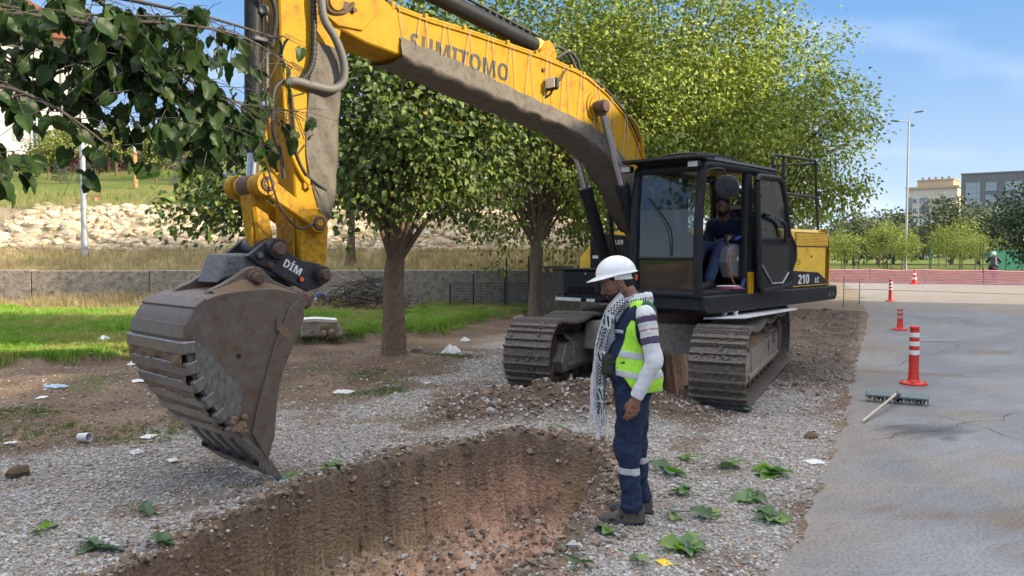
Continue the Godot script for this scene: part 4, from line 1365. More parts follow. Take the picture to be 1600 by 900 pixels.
func upperworks(x: Node3D) -> void:
	var b := MB.new()
	# main deck under the cab and engine, its left edge is the dark sill
	b.prism([Vector2(-2.30, 1.03), Vector2(1.50, 1.02), Vector2(1.58, 1.08), Vector2(1.58, 1.235), Vector2(-2.34, 1.235), Vector2(-2.36, 1.10)], -1.36, -0.40, 0.02)
	b.prism([Vector2(-2.30, 1.03), Vector2(0.62, 1.03), Vector2(0.62, 1.235), Vector2(-2.34, 1.235)], -0.40, 1.36, 0.02)
	part("deck", b, m.dark, x)
	b = MB.new(); b.box(V(0.62, 1.125, 0.0), Vector3(0.5, 0.16, 0.7), 0.02); part("boom_foot_base", b, m.dark, x)
	for l: float in [-0.24, 0.24]:
		b = MB.new()
		b.prism([Vector2(-0.55, 1.2), Vector2(0.75, 1.2), Vector2(0.75, 1.40), Vector2(0.6, 1.6), Vector2(0.35, 1.95), Vector2(0.15, 2.05), Vector2(-0.1, 1.95)], -l - 0.025, -l + 0.025, 0.006)
		part("boom_bracket", b, m.dark, x)
	# engine bay and counterweight
	b = MB.new()
	b.prism([Vector2(-2.0, 1.24), Vector2(-0.40, 1.24), Vector2(-0.40, 2.03), Vector2(-2.0, 2.03)], -1.325, 1.32, 0.035)
	var hood := part("engine_cover", b, m.yellow_shade_lift, x)
	b = MB.new()
	b.xf = Transform3D(Basis(Vector3.RIGHT, PI / 2), Vector3.ZERO)
	b.xf = Transform3D(Basis(), Vector3.ZERO)
	# counterweight: profile bulges to the rear and is rounded in plan
	var rows := []
	for i in 11:
		var a := i / 10.0
		var row := PackedVector3Array()
		var lat := 0.0
		for k in 21:
			var u := k / 10.0 - 1.0
			lat = 1.33 * u
			var back := -2.40 + 0.30 * pow(absf(u), 6.0)
			var prof: Vector2 = [Vector2(0.39, 2.02), Vector2(0.30, 2.035), Vector2(0.17, 2.03), Vector2(0.08, 1.98), Vector2(0.03, 1.88), Vector2(0.0, 1.7), Vector2(0.0, 1.45), Vector2(0.02, 1.25), Vector2(0.06, 1.12), Vector2(0.16, 1.06), Vector2(0.39, 1.05)][i]
			row.append(V(back + prof.x, prof.y, lat))
		rows.append(row)
	b.sheet(rows, false, true)
	for u: float in [-1.33, 1.33]:
		var pts := []
		for i in 11:
			pts.append(Vector2(rows[i][0].x, rows[i][0].y))
		pts.append(Vector2(-1.99, 1.05)); pts.append(Vector2(-1.99, 2.02))
		b.prism(pts, -u - 0.004, -u + 0.004)
	part("counterweight", b, m.yellow_shade_lift, x)
	# louvre: nine slats
	for i in 8:
		b = MB.new()
		b.xf = Transform3D(Basis(Vector3.RIGHT, -0.5), V(-1.47, 1.815 + i * 0.021, 1.333))
		b.box(Vector3.ZERO, Vector3(1.1, 0.017, 0.014), 0.003); part("slat", b, m.yellow_shade_lift, hood)
	b = MB.new(); b.box(V(-1.47, 1.888, 1.3262), Vector3(1.14, 0.2, 0.004)); part("louvre_back", b, m.mud, hood)
	b = MB.new(); b.prism([Vector2(-0.80, 1.252), Vector2(-0.80, 1.475), Vector2(-1.70, 1.435), Vector2(-2.16, 1.252)], -1.3310, -1.3275); part("decal_band", b, m.black, hood)
	b = MB.new(); b.box(V(-1.5, 1.262, 1.3325), Vector3(1.32, 0.008, 0.003)); part("decal_line", b, m.yellow_shade_lift, hood)
	text("lettering", "210", 0.125, 0.004, m.letter_white, hood, flank(-1.19, 1.35, 1.3325, 0.0), 1.35)
	text("lettering", "LC", 0.075, 0.004, m.letter_white, hood, flank(-1.65, 1.328, 1.3325, 0.0), 1.3)
	b = MB.new(); b.box(V(-1.03, 1.585, 1.329), Vector3(0.13, 0.105, 0.006), 0.002); part("rating_plate", b, m.yellow_shade_lift, hood)
	b = MB.new()
	for k in 3:
		b.box(V(-1.03, 1.56 + k * 0.026, 1.3335), Vector3(0.075, 0.008, 0.002))
	part("rating_plate_lines", b, m.lettering, hood)
	b = MB.new(); b.rod(V(-1.45, 1.66, 1.31), V(-1.45, 1.66, 1.333), 0.016, 10); part("latch", b, m.black, hood)
	b = MB.new(); b.box(V(-1.99, 1.6, 1.3275), Vector3(0.012, 0.8, 0.006)); part("panel_gap", b, m.black, hood)
	b = MB.new(); b.box(V(-2.05, 1.115, 1.362), Vector3(0.07, 0.07, 0.004)); b.box(V(-2.2, 1.115, 1.362), Vector3(0.05, 0.05, 0.004)); part("sill_sticker", b, m.coupler_grey, x)
	# air cleaner and box on the cover
	b = MB.new(); b.box(V(-0.95, 2.09, 0.75), Vector3(0.85, 0.14, 0.75), 0.04); b.box(V(-0.85, 2.17, 0.8), Vector3(0.5, 0.06, 0.5), 0.02); part("hatch_box", b, m.dark, x)
	b = MB.new(); b.rod(V(-1.3, 2.0, -0.6), V(-1.3, 2.5, -0.6), 0.06, 14, 0.01); part("exhaust", b, m.rust, x)
	# guard rails
	var rail := MB.new()
	var rr := 0.021
	rail.tube([V(-0.46, 2.0, 1.2), V(-0.45, 2.95, 1.2), V(-0.48, 2.98, 1.2), V(-1.82, 3.02, 1.2), V(-1.86, 2.98, 1.2), V(-1.90, 2.5, 1.2), V(-2.0, 2.03, 1.2)], rr, 8)
	rail.tube([V(-0.78, 2.985, 1.2), V(-0.80, 2.03, 1.2)], rr, 8)
	rail.tube([V(-0.46, 2.5, 1.2), V(-1.9, 2.5, 1.2)], rr, 8)
	rail.tube([V(-1.86, 2.98, 1.2), V(-1.84, 3.0, 0.6), V(-1.84, 2.03, 0.6)], rr, 8)
	part("guard_rail", rail, m.black, x)
	# right hand tool box with step, plate board behind it
	b = MB.new(); b.box(V(0.22, 1.28, -1.05), Vector3(0.80, 0.37, 0.78), 0.03)
	var tbx := part("tool_box", b, m.dark, x)
	b = MB.new(); b.box(V(0.2, 1.478, -1.05), Vector3(0.86, 0.025, 0.82), 0.008); part("lid", b, m.dark, tbx)
	b = MB.new(); b.rod(V(0.62, 1.42, -1.0), V(0.634, 1.42, -1.0), 0.012, 8); part("lock", b, m.chrome, tbx)
	text("lettering", "SUMITOMO", 0.13, 0.004, m.lettering, tbx, Transform3D(Basis(Vector3(0, 0, -1), Vector3.UP, Vector3(1, 0, 0)), V(0.6225, 1.235, -0.28)), 1.2).set_meta("label", "dark lettering partly hidden by the helmet")
	b = MB.new(); b.prism([Vector2(0.0, 1.035), Vector2(0.72, 1.035), Vector2(0.75, 1.06), Vector2(0.75, 1.085), Vector2(0.0, 1.085)], 0.62, 1.46, 0.008); part("step", b, m.dark, x)
	b = MB.new(); b.box(V(0.752, 1.06, -1.22), Vector3(0.006, 0.045, 0.46), 0.002); b.box(V(0.752, 1.06, -0.82), Vector3(0.006, 0.04, 0.14), 0.002); part("worn_step_edge", b, m.white, x)
	b = MB.new(); b.xf = Transform3D(Basis(Vector3(0, 0, -1), Vector3.UP, Vector3(1, 0, 0)), Vector3(0.05, 0, 0))
	b.prism([Vector2(-1.56, 1.24), Vector2(-1.26, 1.24), Vector2(-1.26, 1.91), Vector2(-1.54, 1.64)], -0.02, 0.02, 0.005); part("bracket", b, m.yellow_shade_lift, x)
	b = MB.new(); b.prism([Vector2(-0.32, 1.48), Vector2(0.36, 1.48), Vector2(0.36, 1.95), Vector2(-0.22, 2.0), Vector2(-0.32, 1.86)], 0.0, 0.03, 0.006)
	var brd := part("notice_board", b, m.dark, x)
	brd.transform = Transform3D(Basis(Vector3.UP, PI / 2), V(0.12, 0, -0.97))
	text("lettering", "ÖZLER", 0.062, 0.004, m.letter_white, brd, Transform3D(Basis(), Vector3(0.14, 1.86, 0.034)))
	text("lettering", "HAF.", 0.05, 0.004, m.letter_white, brd, Transform3D(Basis(), Vector3(0.08, 1.75, 0.034)))
	b = MB.new()
	for q: Array in [[-0.22, 0.1], [-0.06, 0.13], [0.16, 0.18]]:
		b.box(Vector3(q[0], 1.65, 0.034), Vector3(q[1], 0.045, 0.004))
	part("worn_text_line", b, m.letter_white, brd)
	# hoses between deck and boom
	for k in 4:
		b = MB.new()
		b.tube(curve([V(0.35 + 0.05 * k, 1.3, -0.3 - 0.05 * k), V(0.75, 1.55 + 0.06 * k, -0.34 - 0.05 * k), V(1.05, 2.0 + 0.05 * k, -0.26), V(1.2, 2.35, -0.2)], 6), 0.022, 8)
		part("hose", b, m.hose, x)

func cab(x: Node3D) -> void:
	var c := sub("cab", x)
	var L := 1.33; var R := 0.42
	var b := MB.new()
	# floor, rear lower wall, rear post, far wall sill
	b.box(V(0.62, 1.26, 0.875), Vector3(1.90, 0.05, 0.91), 0.01)
	b.box(V(-0.31, 1.55, 0.875), Vector3(0.05, 0.62, 0.90), 0.01)
	b.box(V(0.05, 1.75, L - 0.025), Vector3(0.72, 0.95, 0.05), 0.015)
	b.box(V(0.6, 1.5, R + 0.02), Vector3(1.82, 0.45, 0.04), 0.01)
	# front pillars and header
	for l: float in [R + 0.03, L - 0.04]:
		b.tube(curve([V(1.575, 1.22, l), V(1.60, 1.65, l), V(1.575, 2.2, l), V(1.50, 2.66, l)], 5), 0.052, 8)
	b.tube([V(1.50, 2.66, R), V(1.50, 2.66, L)], 0.05, 8)
	b.tube([V(1.575, 1.245, R), V(1.575, 1.245, L)], 0.045, 8)
	# side roof rails that round down into the front post
	for l: float in [R + 0.03, L - 0.035]:
		b.tube(curve([V(1.50, 2.64, l), V(1.40, 2.69, l), V(0.6, 2.705, l), V(-0.12, 2.685, l), V(-0.28, 2.60, l), V(-0.31, 1.3, l)], 6), 0.05, 8)
	# centre post
	b.box(V(0.44, 1.95, L - 0.045), Vector3(0.15, 1.45, 0.08), 0.02)
	b.box(V(0.44, 1.95, R + 0.03), Vector3(0.08, 1.45, 0.06), 0.02)
	part("cab_frame", b, m.dark, c)
	b = MB.new()
	b.box(V(0.60, 2.745, 0.875), Vector3(1.86, 0.07, 0.93), 0.03)
	var roof := part("roof", b, m.dark, c)
	b = MB.new(); b.prism([Vector2(1.30, 2.765), Vector2(1.70, 2.74), Vector2(1.73, 2.752), Vector2(1.72, 2.78), Vector2(1.30, 2.81)], -1.33, -0.36, 0.006); part("visor", b, m.dark, roof)
	# ribbed hatch bubble
	var rows := []
	for i in 19:
		var row := PackedVector3Array()
		var s := lerpf(1.42, 0.25, i / 18.0)
		for k in 11:
			var u := k / 5.0 - 1.0
			var e := maxf(0.0, 1.0 - pow(absf((i - 9) / 9.0), 3.0)) * maxf(0.0, 1.0 - pow(absf(u), 3.0))
			row.append(V(s, 2.775 + 0.10 * sqrt(e), 0.85 + u * 0.36))
		rows.append(row)
	b = MB.new(); b.sheet(rows); part("hatch", b, m.dark, roof)
	for i in 9:
		b = MB.new()
		var s := lerpf(1.30, 0.38, i / 8.0)
		var pts := []
		for k in 11:
			var u := k / 5.0 - 1.0
			var e := maxf(0.0, 1.0 - pow(absf((s - 0.835) / 0.585), 3.0)) * maxf(0.0, 1.0 - pow(absf(u), 3.0))
			pts.append(V(s - 0.06 * u * u, 2.785 + 0.10 * sqrt(e), 0.85 + u * 0.35))
		b.tube(pts, 0.011, 5); part("hatch_rib", b, m.dark, roof)
	for q: Array in [[0.34, -0.13], [1.22, 0.0]]:
		b = MB.new(); b.box(V(1.60, 2.685, q[0] + 0.02), Vector3(0.09, 0.075, 0.13), 0.015)
		var wl := part("work_light", b, m.black, c)
		b = MB.new(); b.box(V(1.648, 2.685, q[0] + 0.02), Vector3(0.008, 0.06, 0.115), 0.003); part("lens", b, m.lens, wl)
	b = MB.new(); b.box(V(1.58, 2.765, 0.36), Vector3(0.05, 0.05, 0.10), 0.015); part("marker_lamp", b, m.orange, c)
	# windows
	b = MB.new()
	b.prism([Vector2(1.575, 1.665), Vector2(1.587, 1.665), Vector2(1.57, 2.2), Vector2(1.515, 2.62), Vector2(1.503, 2.62), Vector2(1.558, 2.2)], -L + 0.08, -R - 0.08)
	part("upper_windscreen", b, m.glass, c)
	b = MB.new()
	b.prism([Vector2(1.560, 1.28), Vector2(1.572, 1.28), Vector2(1.587, 1.635), Vector2(1.575, 1.635)], -L + 0.08, -R - 0.08)
	part("lower_windscreen", b, m.glass, c)
	b = MB.new(); b.tube([V(1.588, 1.65, R + 0.05), V(1.588, 1.65, L - 0.05)], 0.02, 6); part("windscreen_bar", b, m.black, c)
	b = MB.new(); b.box(V(0.95, 2.15, R + 0.02), Vector3(0.95, 0.92, 0.008)); part("right_window", b, m.glass, c)
	b = MB.new(); b.box(V(-0.31, 2.2, 0.875), Vector3(0.008, 0.72, 0.78)); part("rear_window", b, m.glass, c)
	b = MB.new(); b.tube(curve([V(1.60, 1.68, 0.95), V(1.61, 2.0, 0.9), V(1.58, 2.35, 0.62)], 4), 0.008, 5); part("wiper", b, m.black, c)
	# mirror on its bent arm
	b = MB.new(); b.tube(curve([V(1.62, 2.42, 1.34), V(1.66, 2.50, 1.36), V(1.64, 2.60, 1.42), V(1.50, 2.625, 1.50), V(1.44, 2.58, 1.52), V(1.43, 2.46, 1.52)], 5), 0.011, 7)
	var mir := part("mirror_arm", b, m.black, c)
	b = MB.new(); b.xf = Transform3D(Basis(Vector3(0, 0, -1), Vector3(-0.75, 0, 0.66).normalized(), Vector3(0, 0, 1).cross(Vector3.UP)).orthonormalized(), V(1.42, 2.43, 1.53))
	b.xf.basis = Basis(Quaternion(Vector3.UP, V(0.75, 0.05, 0.66).normalized()))
	b.lathe([Vector2(0, -0.01), Vector2(0.125, -0.01), Vector2(0.135, 0.0), Vector2(0.125, 0.022), Vector2(0.09, 0.035), Vector2(0.03, 0.042), Vector2(0.028, 0.06), Vector2(0.0, 0.06)], 26)
	part("mirror", b, m.dark, mir)
	# opened door folded back along the flank
	var dz := 1.43
	var ring := [Vector2(0.47, 2.56), Vector2(0.42, 2.62), Vector2(-0.12, 2.63), Vector2(-0.22, 2.58), Vector2(-0.34, 2.35), Vector2(-0.44, 1.95), Vector2(-0.62, 1.80), Vector2(-0.64, 1.64), Vector2(-0.52, 1.50), Vector2(-0.54, 1.36), Vector2(-0.46, 1.29), Vector2(0.30, 1.25), Vector2(0.37, 1.33), Vector2(0.42, 1.9)]
	b = MB.new()
	var loop := []
	for p: Vector2 in ring:
		loop.append(V(p.x, p.y, dz))
	loop.append(loop[0])
	b.tube(loop, 0.038, 8, false)
	b.tube([V(0.42, 1.87, dz), V(-0.46, 1.87, dz)], 0.03, 8)
	var door := part("door", b, m.dark, c)
	b = MB.new(); b.prism([Vector2(0.42, 1.87), Vector2(-0.46, 1.87), Vector2(-0.62, 1.78), Vector2(-0.63, 1.64), Vector2(-0.52, 1.50), Vector2(-0.54, 1.36), Vector2(-0.46, 1.29), Vector2(0.30, 1.26), Vector2(0.37, 1.33)], -dz - 0.012, -dz + 0.012, 0.004); part("door_panel", b, m.dark, door)
	b = MB.new(); b.prism([Vector2(0.43, 1.89), Vector2(0.44, 2.56), Vector2(-0.12, 2.60), Vector2(-0.3, 2.36), Vector2(-0.42, 1.89)], -dz - 0.006, -dz + 0.006); part("door_window", b, m.glass, door)
	b = MB.new(); b.prism([Vector2(0.36, 1.80), Vector2(-0.42, 1.80), Vector2(-0.40, 1.46), Vector2(-0.24, 1.34), Vector2(0.06, 1.34), Vector2(0.34, 1.55)], -dz - 0.02, -dz - 0.013); part("door_low_window", b, mk(C(.014, .016, .017), 0.3), door)
	b = MB.new(); b.tube([V(0.36, 1.57, dz + 0.024), V(0.07, 1.335, dz + 0.024), V(-0.24, 1.335, dz + 0.024), V(-0.41, 1.46, dz + 0.024)], 0.011, 6); part("door_edge_highlight", b, m.metal_grey, door)  # light grey line stands in for the highlight along the window edge
	b = MB.new(); b.tube(curve([V(0.36, 2.17, dz + 0.05), V(0.25, 2.17, dz + 0.07), V(-0.1, 2.10, dz + 0.07), V(-0.22, 2.0, dz + 0.06), V(-0.25, 1.84, dz + 0.05)], 5), 0.024, 8); part("door_handle", b, m.black, door)
	b = MB.new()
	for k in 5:
		b.box(V(0.28 - k * 0.075, 2.155 - k * 0.012, dz + 0.092), Vector3(0.035, 0.03, 0.01), 0.003)
	part("handle_pad", b, m.coupler_grey, door)
	for q: Array in [[0.35, 2.40], [0.2, 2.0]]:
		b = MB.new(); b.rod(V(q[0], q[1], dz), V(q[0], q[1], dz + 0.02), 0.014, 8); part("knob", b, m.coupler_grey, door)
	for k in 2:
		b = MB.new(); b.prism([Vector2(0.455 - k * 0.075, 1.22), Vector2(0.50 - k * 0.07, 1.22), Vector2(0.515 - k * 0.075, 1.48), Vector2(0.45 - k * 0.075, 1.48)], -1.365, -1.335, 0.004); part("yellow_strip", b, m.yellow, c)
	# seat, consoles, lever, strap
	b = MB.new(); b.box(V(0.25, 1.62, 0.87), Vector3(0.5, 0.14, 0.5), 0.05); b.xf = Transform3D(Basis(Vector3(0, 0, 1), 0.15), V(-0.02, 1.98, 0.87)); b.box(Vector3.ZERO, Vector3(0.14, 0.68, 0.48), 0.06); b.xf = Transform3D()
	b.box(V(0.2, 1.42, 0.87), Vector3(0.4, 0.26, 0.4), 0.03)
	part("seat", b, m.black, c)
	b = MB.new(); b.prism([Vector2(0.35, 1.38), Vector2(0.68, 1.42), Vector2(0.78, 1.60), Vector2(0.72, 1.76), Vector2(0.58, 1.82), Vector2(0.10, 1.82), Vector2(0.05, 1.6)], -1.22, -1.08, 0.03)
	var con := part("armrest_console", b, m.coupler_grey, c)
	b = MB.new(); b.box(V(0.52, 1.64, 1.2215), Vector3(0.03, 0.045, 0.003)); part("label", b, m.letter_white, con)
	b = MB.new(); b.tube([V(0.62, 1.80, 1.13), V(0.65, 1.93, 1.12)], [0.016, 0.024], 8); part("lever", b, m.black, con)
	b = MB.new(); b.tube(curve([V(0.70, 1.72, 1.245), V(0.78, 1.6, 1.24), V(0.72, 1.42, 1.245), V(0.62, 1.33, 1.24)], 5), 0.01, 6); part("orange_cable", b, mk(C(.35, .12, .05)), con)
	var strap := noisy([[0.0, C(.01, .03, .12)], [1.0, C(.03, .10, .35)]], 0.2, 0.2, 0.8, {})
	b = MB.new(); b.tube(curve([V(0.30, 1.96, 1.25), V(0.31, 1.75, 1.29), V(0.42, 1.5, 1.30), V(0.58, 1.30, 1.30)], 6), 0.022, 6); b.tube(curve([V(0.30, 1.96, 1.25), V(0.45, 1.92, 1.25), V(0.6, 1.87, 1.22)], 4), 0.018, 6); part("blue_strap", b, strap, c)
	b = MB.new(); b.tube([V(1.25, 1.28, 0.75), V(1.3, 1.7, 0.75)], 0.015, 6); b.tube([V(1.25, 1.28, 1.0), V(1.3, 1.7, 1.0)], 0.015, 6); part("travel_lever", b, m.black, c)
	b = MB.new(); b.tube(curve([V(0.0, 2.0, 1.22), V(0.06, 2.3, 1.24), V(0.16, 2.5, 1.22), V(0.26, 2.5, 1.2)], 5), 0.04, 8); part("air_duct", b, m.hose_grey, c)
	b = MB.new(); b.rod(V(1.42, 1.30, 0.62), V(1.36, 1.52, 0.72), 0.04, 12, 0.012); part("water_bottle", b, m.glass, c)

func boom(x: Node3D) -> void:
	var W := 0.185
	var b := MB.new()
	var poly := []
	for p: Array in BOOM_TOP:
		poly.append(Vector2(p[0], p[1]))
	var low := BOOM_LOW.duplicate()
	low.reverse()
	for p: Array in low.slice(1):
		poly.append(Vector2(p[0], p[1]))
	b.prism(poly, -W, W, 0.012)
	var bo := part("boom", b, m.yellow, x)
	# top plate lips
	for l: float in [-W - 0.006, W + 0.006]:
		b = MB.new()
		var pts := []
		for p: Array in BOOM_TOP.slice(3, 14):
			pts.append(V(p[0], p[1] + 0.006, l))
		b.tube(pts, 0.014, 6); part("top_lip", b, m.yellow, bo)
	# steel pipes along the top
	for k in 3:
		b = MB.new()
		var pts := []
		for p: Array in BOOM_TOP.slice(3, 14):
			pts.append(V(p[0], p[1] + 0.045 + (0.03 if k == 1 else 0.0), 0.15 - k * 0.07))
		b.tube(curve(pts, 3), 0.017, 8); part("pipe", b, m.yellow, bo)
	for q: Array in BOOM_TOP.slice(4, 14):
		b = MB.new(); b.box(V(q[0] + 0.05, q[1] + 0.04, 0.09), Vector3(0.04, 0.07, 0.2), 0.006); part("pipe_clamp", b, m.yellow, bo)
	# pipes that stand off the bend behind
	b = MB.new()
	b.tube(curve([V(0.85, 2.55, 0.16), V(0.98, 2.95, 0.16), V(1.02, 3.10, 0.16), V(1.12, 3.27, 0.16), V(1.3, 3.38, 0.16)], 5), 0.02, 8)
	b.tube(curve([V(0.82, 2.6, 0.1), V(0.92, 2.98, 0.1), V(0.98, 3.14, 0.1), V(1.15, 3.32, 0.1), V(1.35, 3.42, 0.1)], 5), 0.02, 8)
	part("bent_pipe", b, m.yellow, bo)
	b = MB.new()
	b.tube(curve([V(2.6, 3.84, 0.1), V(2.4, 3.95, 0.1), V(2.25, 3.9, 0.1), V(2.15, 3.74, 0.12), V(1.9, 3.66, 0.17), V(1.6, 3.5, 0.19), V(1.3, 3.3, 0.19), V(1.12, 3.08, 0.19)], 6), 0.017, 8)
	b.tube(curve([V(2.62, 3.86, -0.05), V(2.45, 4.02, -0.05), V(2.2, 3.98, -0.05), V(2.05, 3.74, -0.02)], 6), 0.02, 8)
	part("hose", b, m.hose, bo)
	# lettering painted along the flank
	text("lettering", "SUMITOMO", 0.165, 0.004, m.lettering, bo, flank(4.10, 3.548, W + 0.002, 0.053), 1.02)
	# stiffening plate edges by the nose
	b = MB.new(); b.prism([Vector2(5.66, 3.64), Vector2(5.62, 3.84), Vector2(5.42, 3.93), Vector2(5.14, 3.90), Vector2(5.05, 3.80), Vector2(5.26, 3.57), Vector2(5.5, 3.56)], -W - 0.022, -W + 0.002, 0.006); part("nose_plate", b, m.yellow, bo)
	b = MB.new(); b.tube(curve([V(5.36, 3.77, W + 0.035), V(5.44, 3.68, W + 0.035), V(5.58, 3.65, W + 0.035), V(5.62, 3.72, W + 0.035), V(5.56, 3.80, W + 0.035)], 4), 0.016, 6); part("nose_rim", b, m.rust, bo)
	b = MB.new(); b.rod(V(5.54, 3.73, -W - 0.09), V(5.54, 3.73, W + 0.06), 0.075, 20, 0.012); part("nose_pin", b, m.yellow_dirty, bo)
	b = MB.new(); b.box(V(5.45, 3.73, W + 0.03), Vector3(0.2, 0.07, 0.012), 0.004); b.rod(V(5.36, 3.71, W + 0.03), V(5.36, 3.71, W + 0.055), 0.02, 8); part("pin_keeper", b, m.rust, bo)
	# boss where the lift cylinders take hold
	b = MB.new(); b.rod(V(2.02, 3.385, W - 0.01), V(2.02, 3.385, W + 0.012), 0.16, 32, 0.006); b.rod(V(2.02, 3.385, W), V(2.02, 3.385, W + 0.022), 0.115, 32, 0.006); part("boss", b, m.yellow, bo)
	b = MB.new(); b.rod(V(2.02, 3.375, -0.35), V(2.02, 3.375, 0.35), 0.06, 16, 0.01); part("boss_pin", b, m.rust, bo)
	# sling cloth round the underside
	var rows := []
	var cols := 80
	for i in cols + 1:
		var s := lerpf(4.86, 0.95, float(i) / cols)
		var lowh := lin(s, BOOM_LOW); var top := lin(s, CLOTH_TOP)
		var fold := 0.012 * sin(s * 17.0 + 2.0 * n2(s, 0, 2.0)) + 0.015 * n2(s, 3.0, 3.0)
		var row := PackedVector3Array()
		top += 0.014 * absf(sin(s * 9.5)) - 0.01
		for side: float in [1.0, -1.0]:
			var line := []
			for k in 6:
				var u := k / 5.0
				line.append(V(s + 0.015 * n2(s, u * 4, 4.0), lerpf(top, lowh - 0.02, u), side * (W + 0.010 + fold * (0.3 + u) + 0.018 * u + 0.012 * absf(n2(s * 1.7, u * 3.0 + s, 2.6, 5.0)))))
			if side < 0:
				line.reverse()
			if side < 0:
				for k in range(1, 6):
					var u := k / 6.0
					row.append(V(s, lowh - 0.034 - 0.02 * sin(u * PI) - 0.014 * n2(s * 2.0, u, 2.5), lerpf(W + 0.03, -W - 0.03, u)))
			for p in line:
				row.append(p)
		rows.append(row)
	b = MB.new(); b.sheet(rows, false, true)
	var cl := part("boom_cover", b, m.canvas, bo)
	for i in 26:
		var s := 4.82 - i * 0.145
		var lean := (0.05 if i % 2 == 0 else -0.06) + rnd(-0.02, 0.02)
		b = MB.new()
		b.tube([V(s, lin(s, CLOTH_TOP) - 0.02, W + 0.02), V(s + lean, lin(s + lean, BOOM_TOP) + 0.035, W + 0.018)], 0.0035, 4); part("lacing", b, m.cord, cl)
	# work lamp on the flank
	b = MB.new(); b.box(V(2.86, 3.50, W + 0.075), Vector3(0.07, 0.13, 0.15), 0.02)
	var lamp := part("work_lamp", b, m.black, bo)
	b = MB.new(); b.box(V(2.902, 3.505, W + 0.075), Vector3(0.012, 0.105, 0.125), 0.004); part("lens", b, m.lens, lamp)
	b = MB.new(); b.tube([V(2.85, 3.45, W + 0.07), V(2.86, 3.40, W + 0.05), V(2.89, 3.36, W)], 0.012, 6); b.tube(curve([V(2.80, 3.53, W + 0.06), V(2.68, 3.58, W + 0.04), V(2.58, 3.70, W + 0.02)], 4), 0.008, 5); part("lamp_bracket", b, m.black, lamp)
	b = MB.new(); b.rod(V(2.93, 3.645, W), V(2.93, 3.645, W + 0.02), 0.022, 8); part("bolt", b, m.rust, bo)
	# lift cylinders either side
	for l: float in [0.275, -0.275]:
		var top := V(2.02, 3.375, l); var base := V(1.06, 1.42, l)
		var dir := (base - top).normalized()
		b = MB.new(); b.rod(top - V(0, 0, signf(l)) * 0.05, top + V(0, 0, signf(l)) * 0.08, 0.075, 18, 0.012)
		b.box(top + dir * 0.05, Vector3(0.1, 0.12, 0.1), 0.02)
		var cy := part("lift_cylinder", b, m.rust, x)
		b = MB.new(); b.rod(top + dir * 0.06, top + dir * 1.1, 0.042, 18); part("rod", b, m.chrome, cy)
		b = MB.new(); b.rod(top + dir * 0.98, base, 0.078, 20, 0.01); b.rod(top + dir * 0.96, top + dir * 1.08, 0.09, 20, 0.01); part("barrel", b, m.dark, cy)
		b = MB.new(); b.tube([top + dir * 1.05 + V(0.05, 0.05, 0.03), base + V(0.1, 0.25, 0.03)], 0.014, 6); part("cylinder_pipe", b, m.black, cy)
	# stick cylinder along the boom top
	var a0 := V(2.72, 3.93, 0); var a1 := V(5.42, 4.30, 0)
	var ad := (a1 - a0).normalized()
	b = MB.new(); b.rod(a0 + ad * 0.1, a0 + ad * 2.0, 0.085, 22, 0.012); b.rod(a0 + ad * 1.92, a0 + ad * 2.1, 0.10, 22, 0.012)
	var sc := part("stick_cylinder", b, m.dark, x)
	b = MB.new(); b.rod(a0 + ad * 2.0, a1, 0.05, 16); part("rod", b, m.chrome, sc)
	b = MB.new(); b.rod(a0 + ad * 0.04, a0 + ad * 0.16, 0.09, 20, 0.02); part("end_cap", b, m.yellow_shade_lift, sc)
	b = MB.new(); b.prism([Vector2(2.5, 3.72), Vector2(2.95, 3.75), Vector2(2.80, 3.98), Vector2(2.72, 4.02), Vector2(2.64, 3.98)], -0.10, 0.10, 0.01); part("bracket", b, m.yellow_dirty, sc)
	b = MB.new()
	for k in 2:
		b.tube(curve([V(2.85, 4.04, 0.05 - k * 0.09), V(3.4, 4.12, 0.05 - k * 0.09), V(4.2, 4.23, 0.05 - k * 0.09), V(4.75, 4.31, 0.05 - k * 0.09)], 5), 0.016, 7)
	for k in 7:
		b.box(V(3.0 + k * 0.1, 4.055 + k * 0.0137, 0.0), Vector3(0.03, 0.05, 0.12), 0.005)
	part("cylinder_pipe", b, m.black, sc)

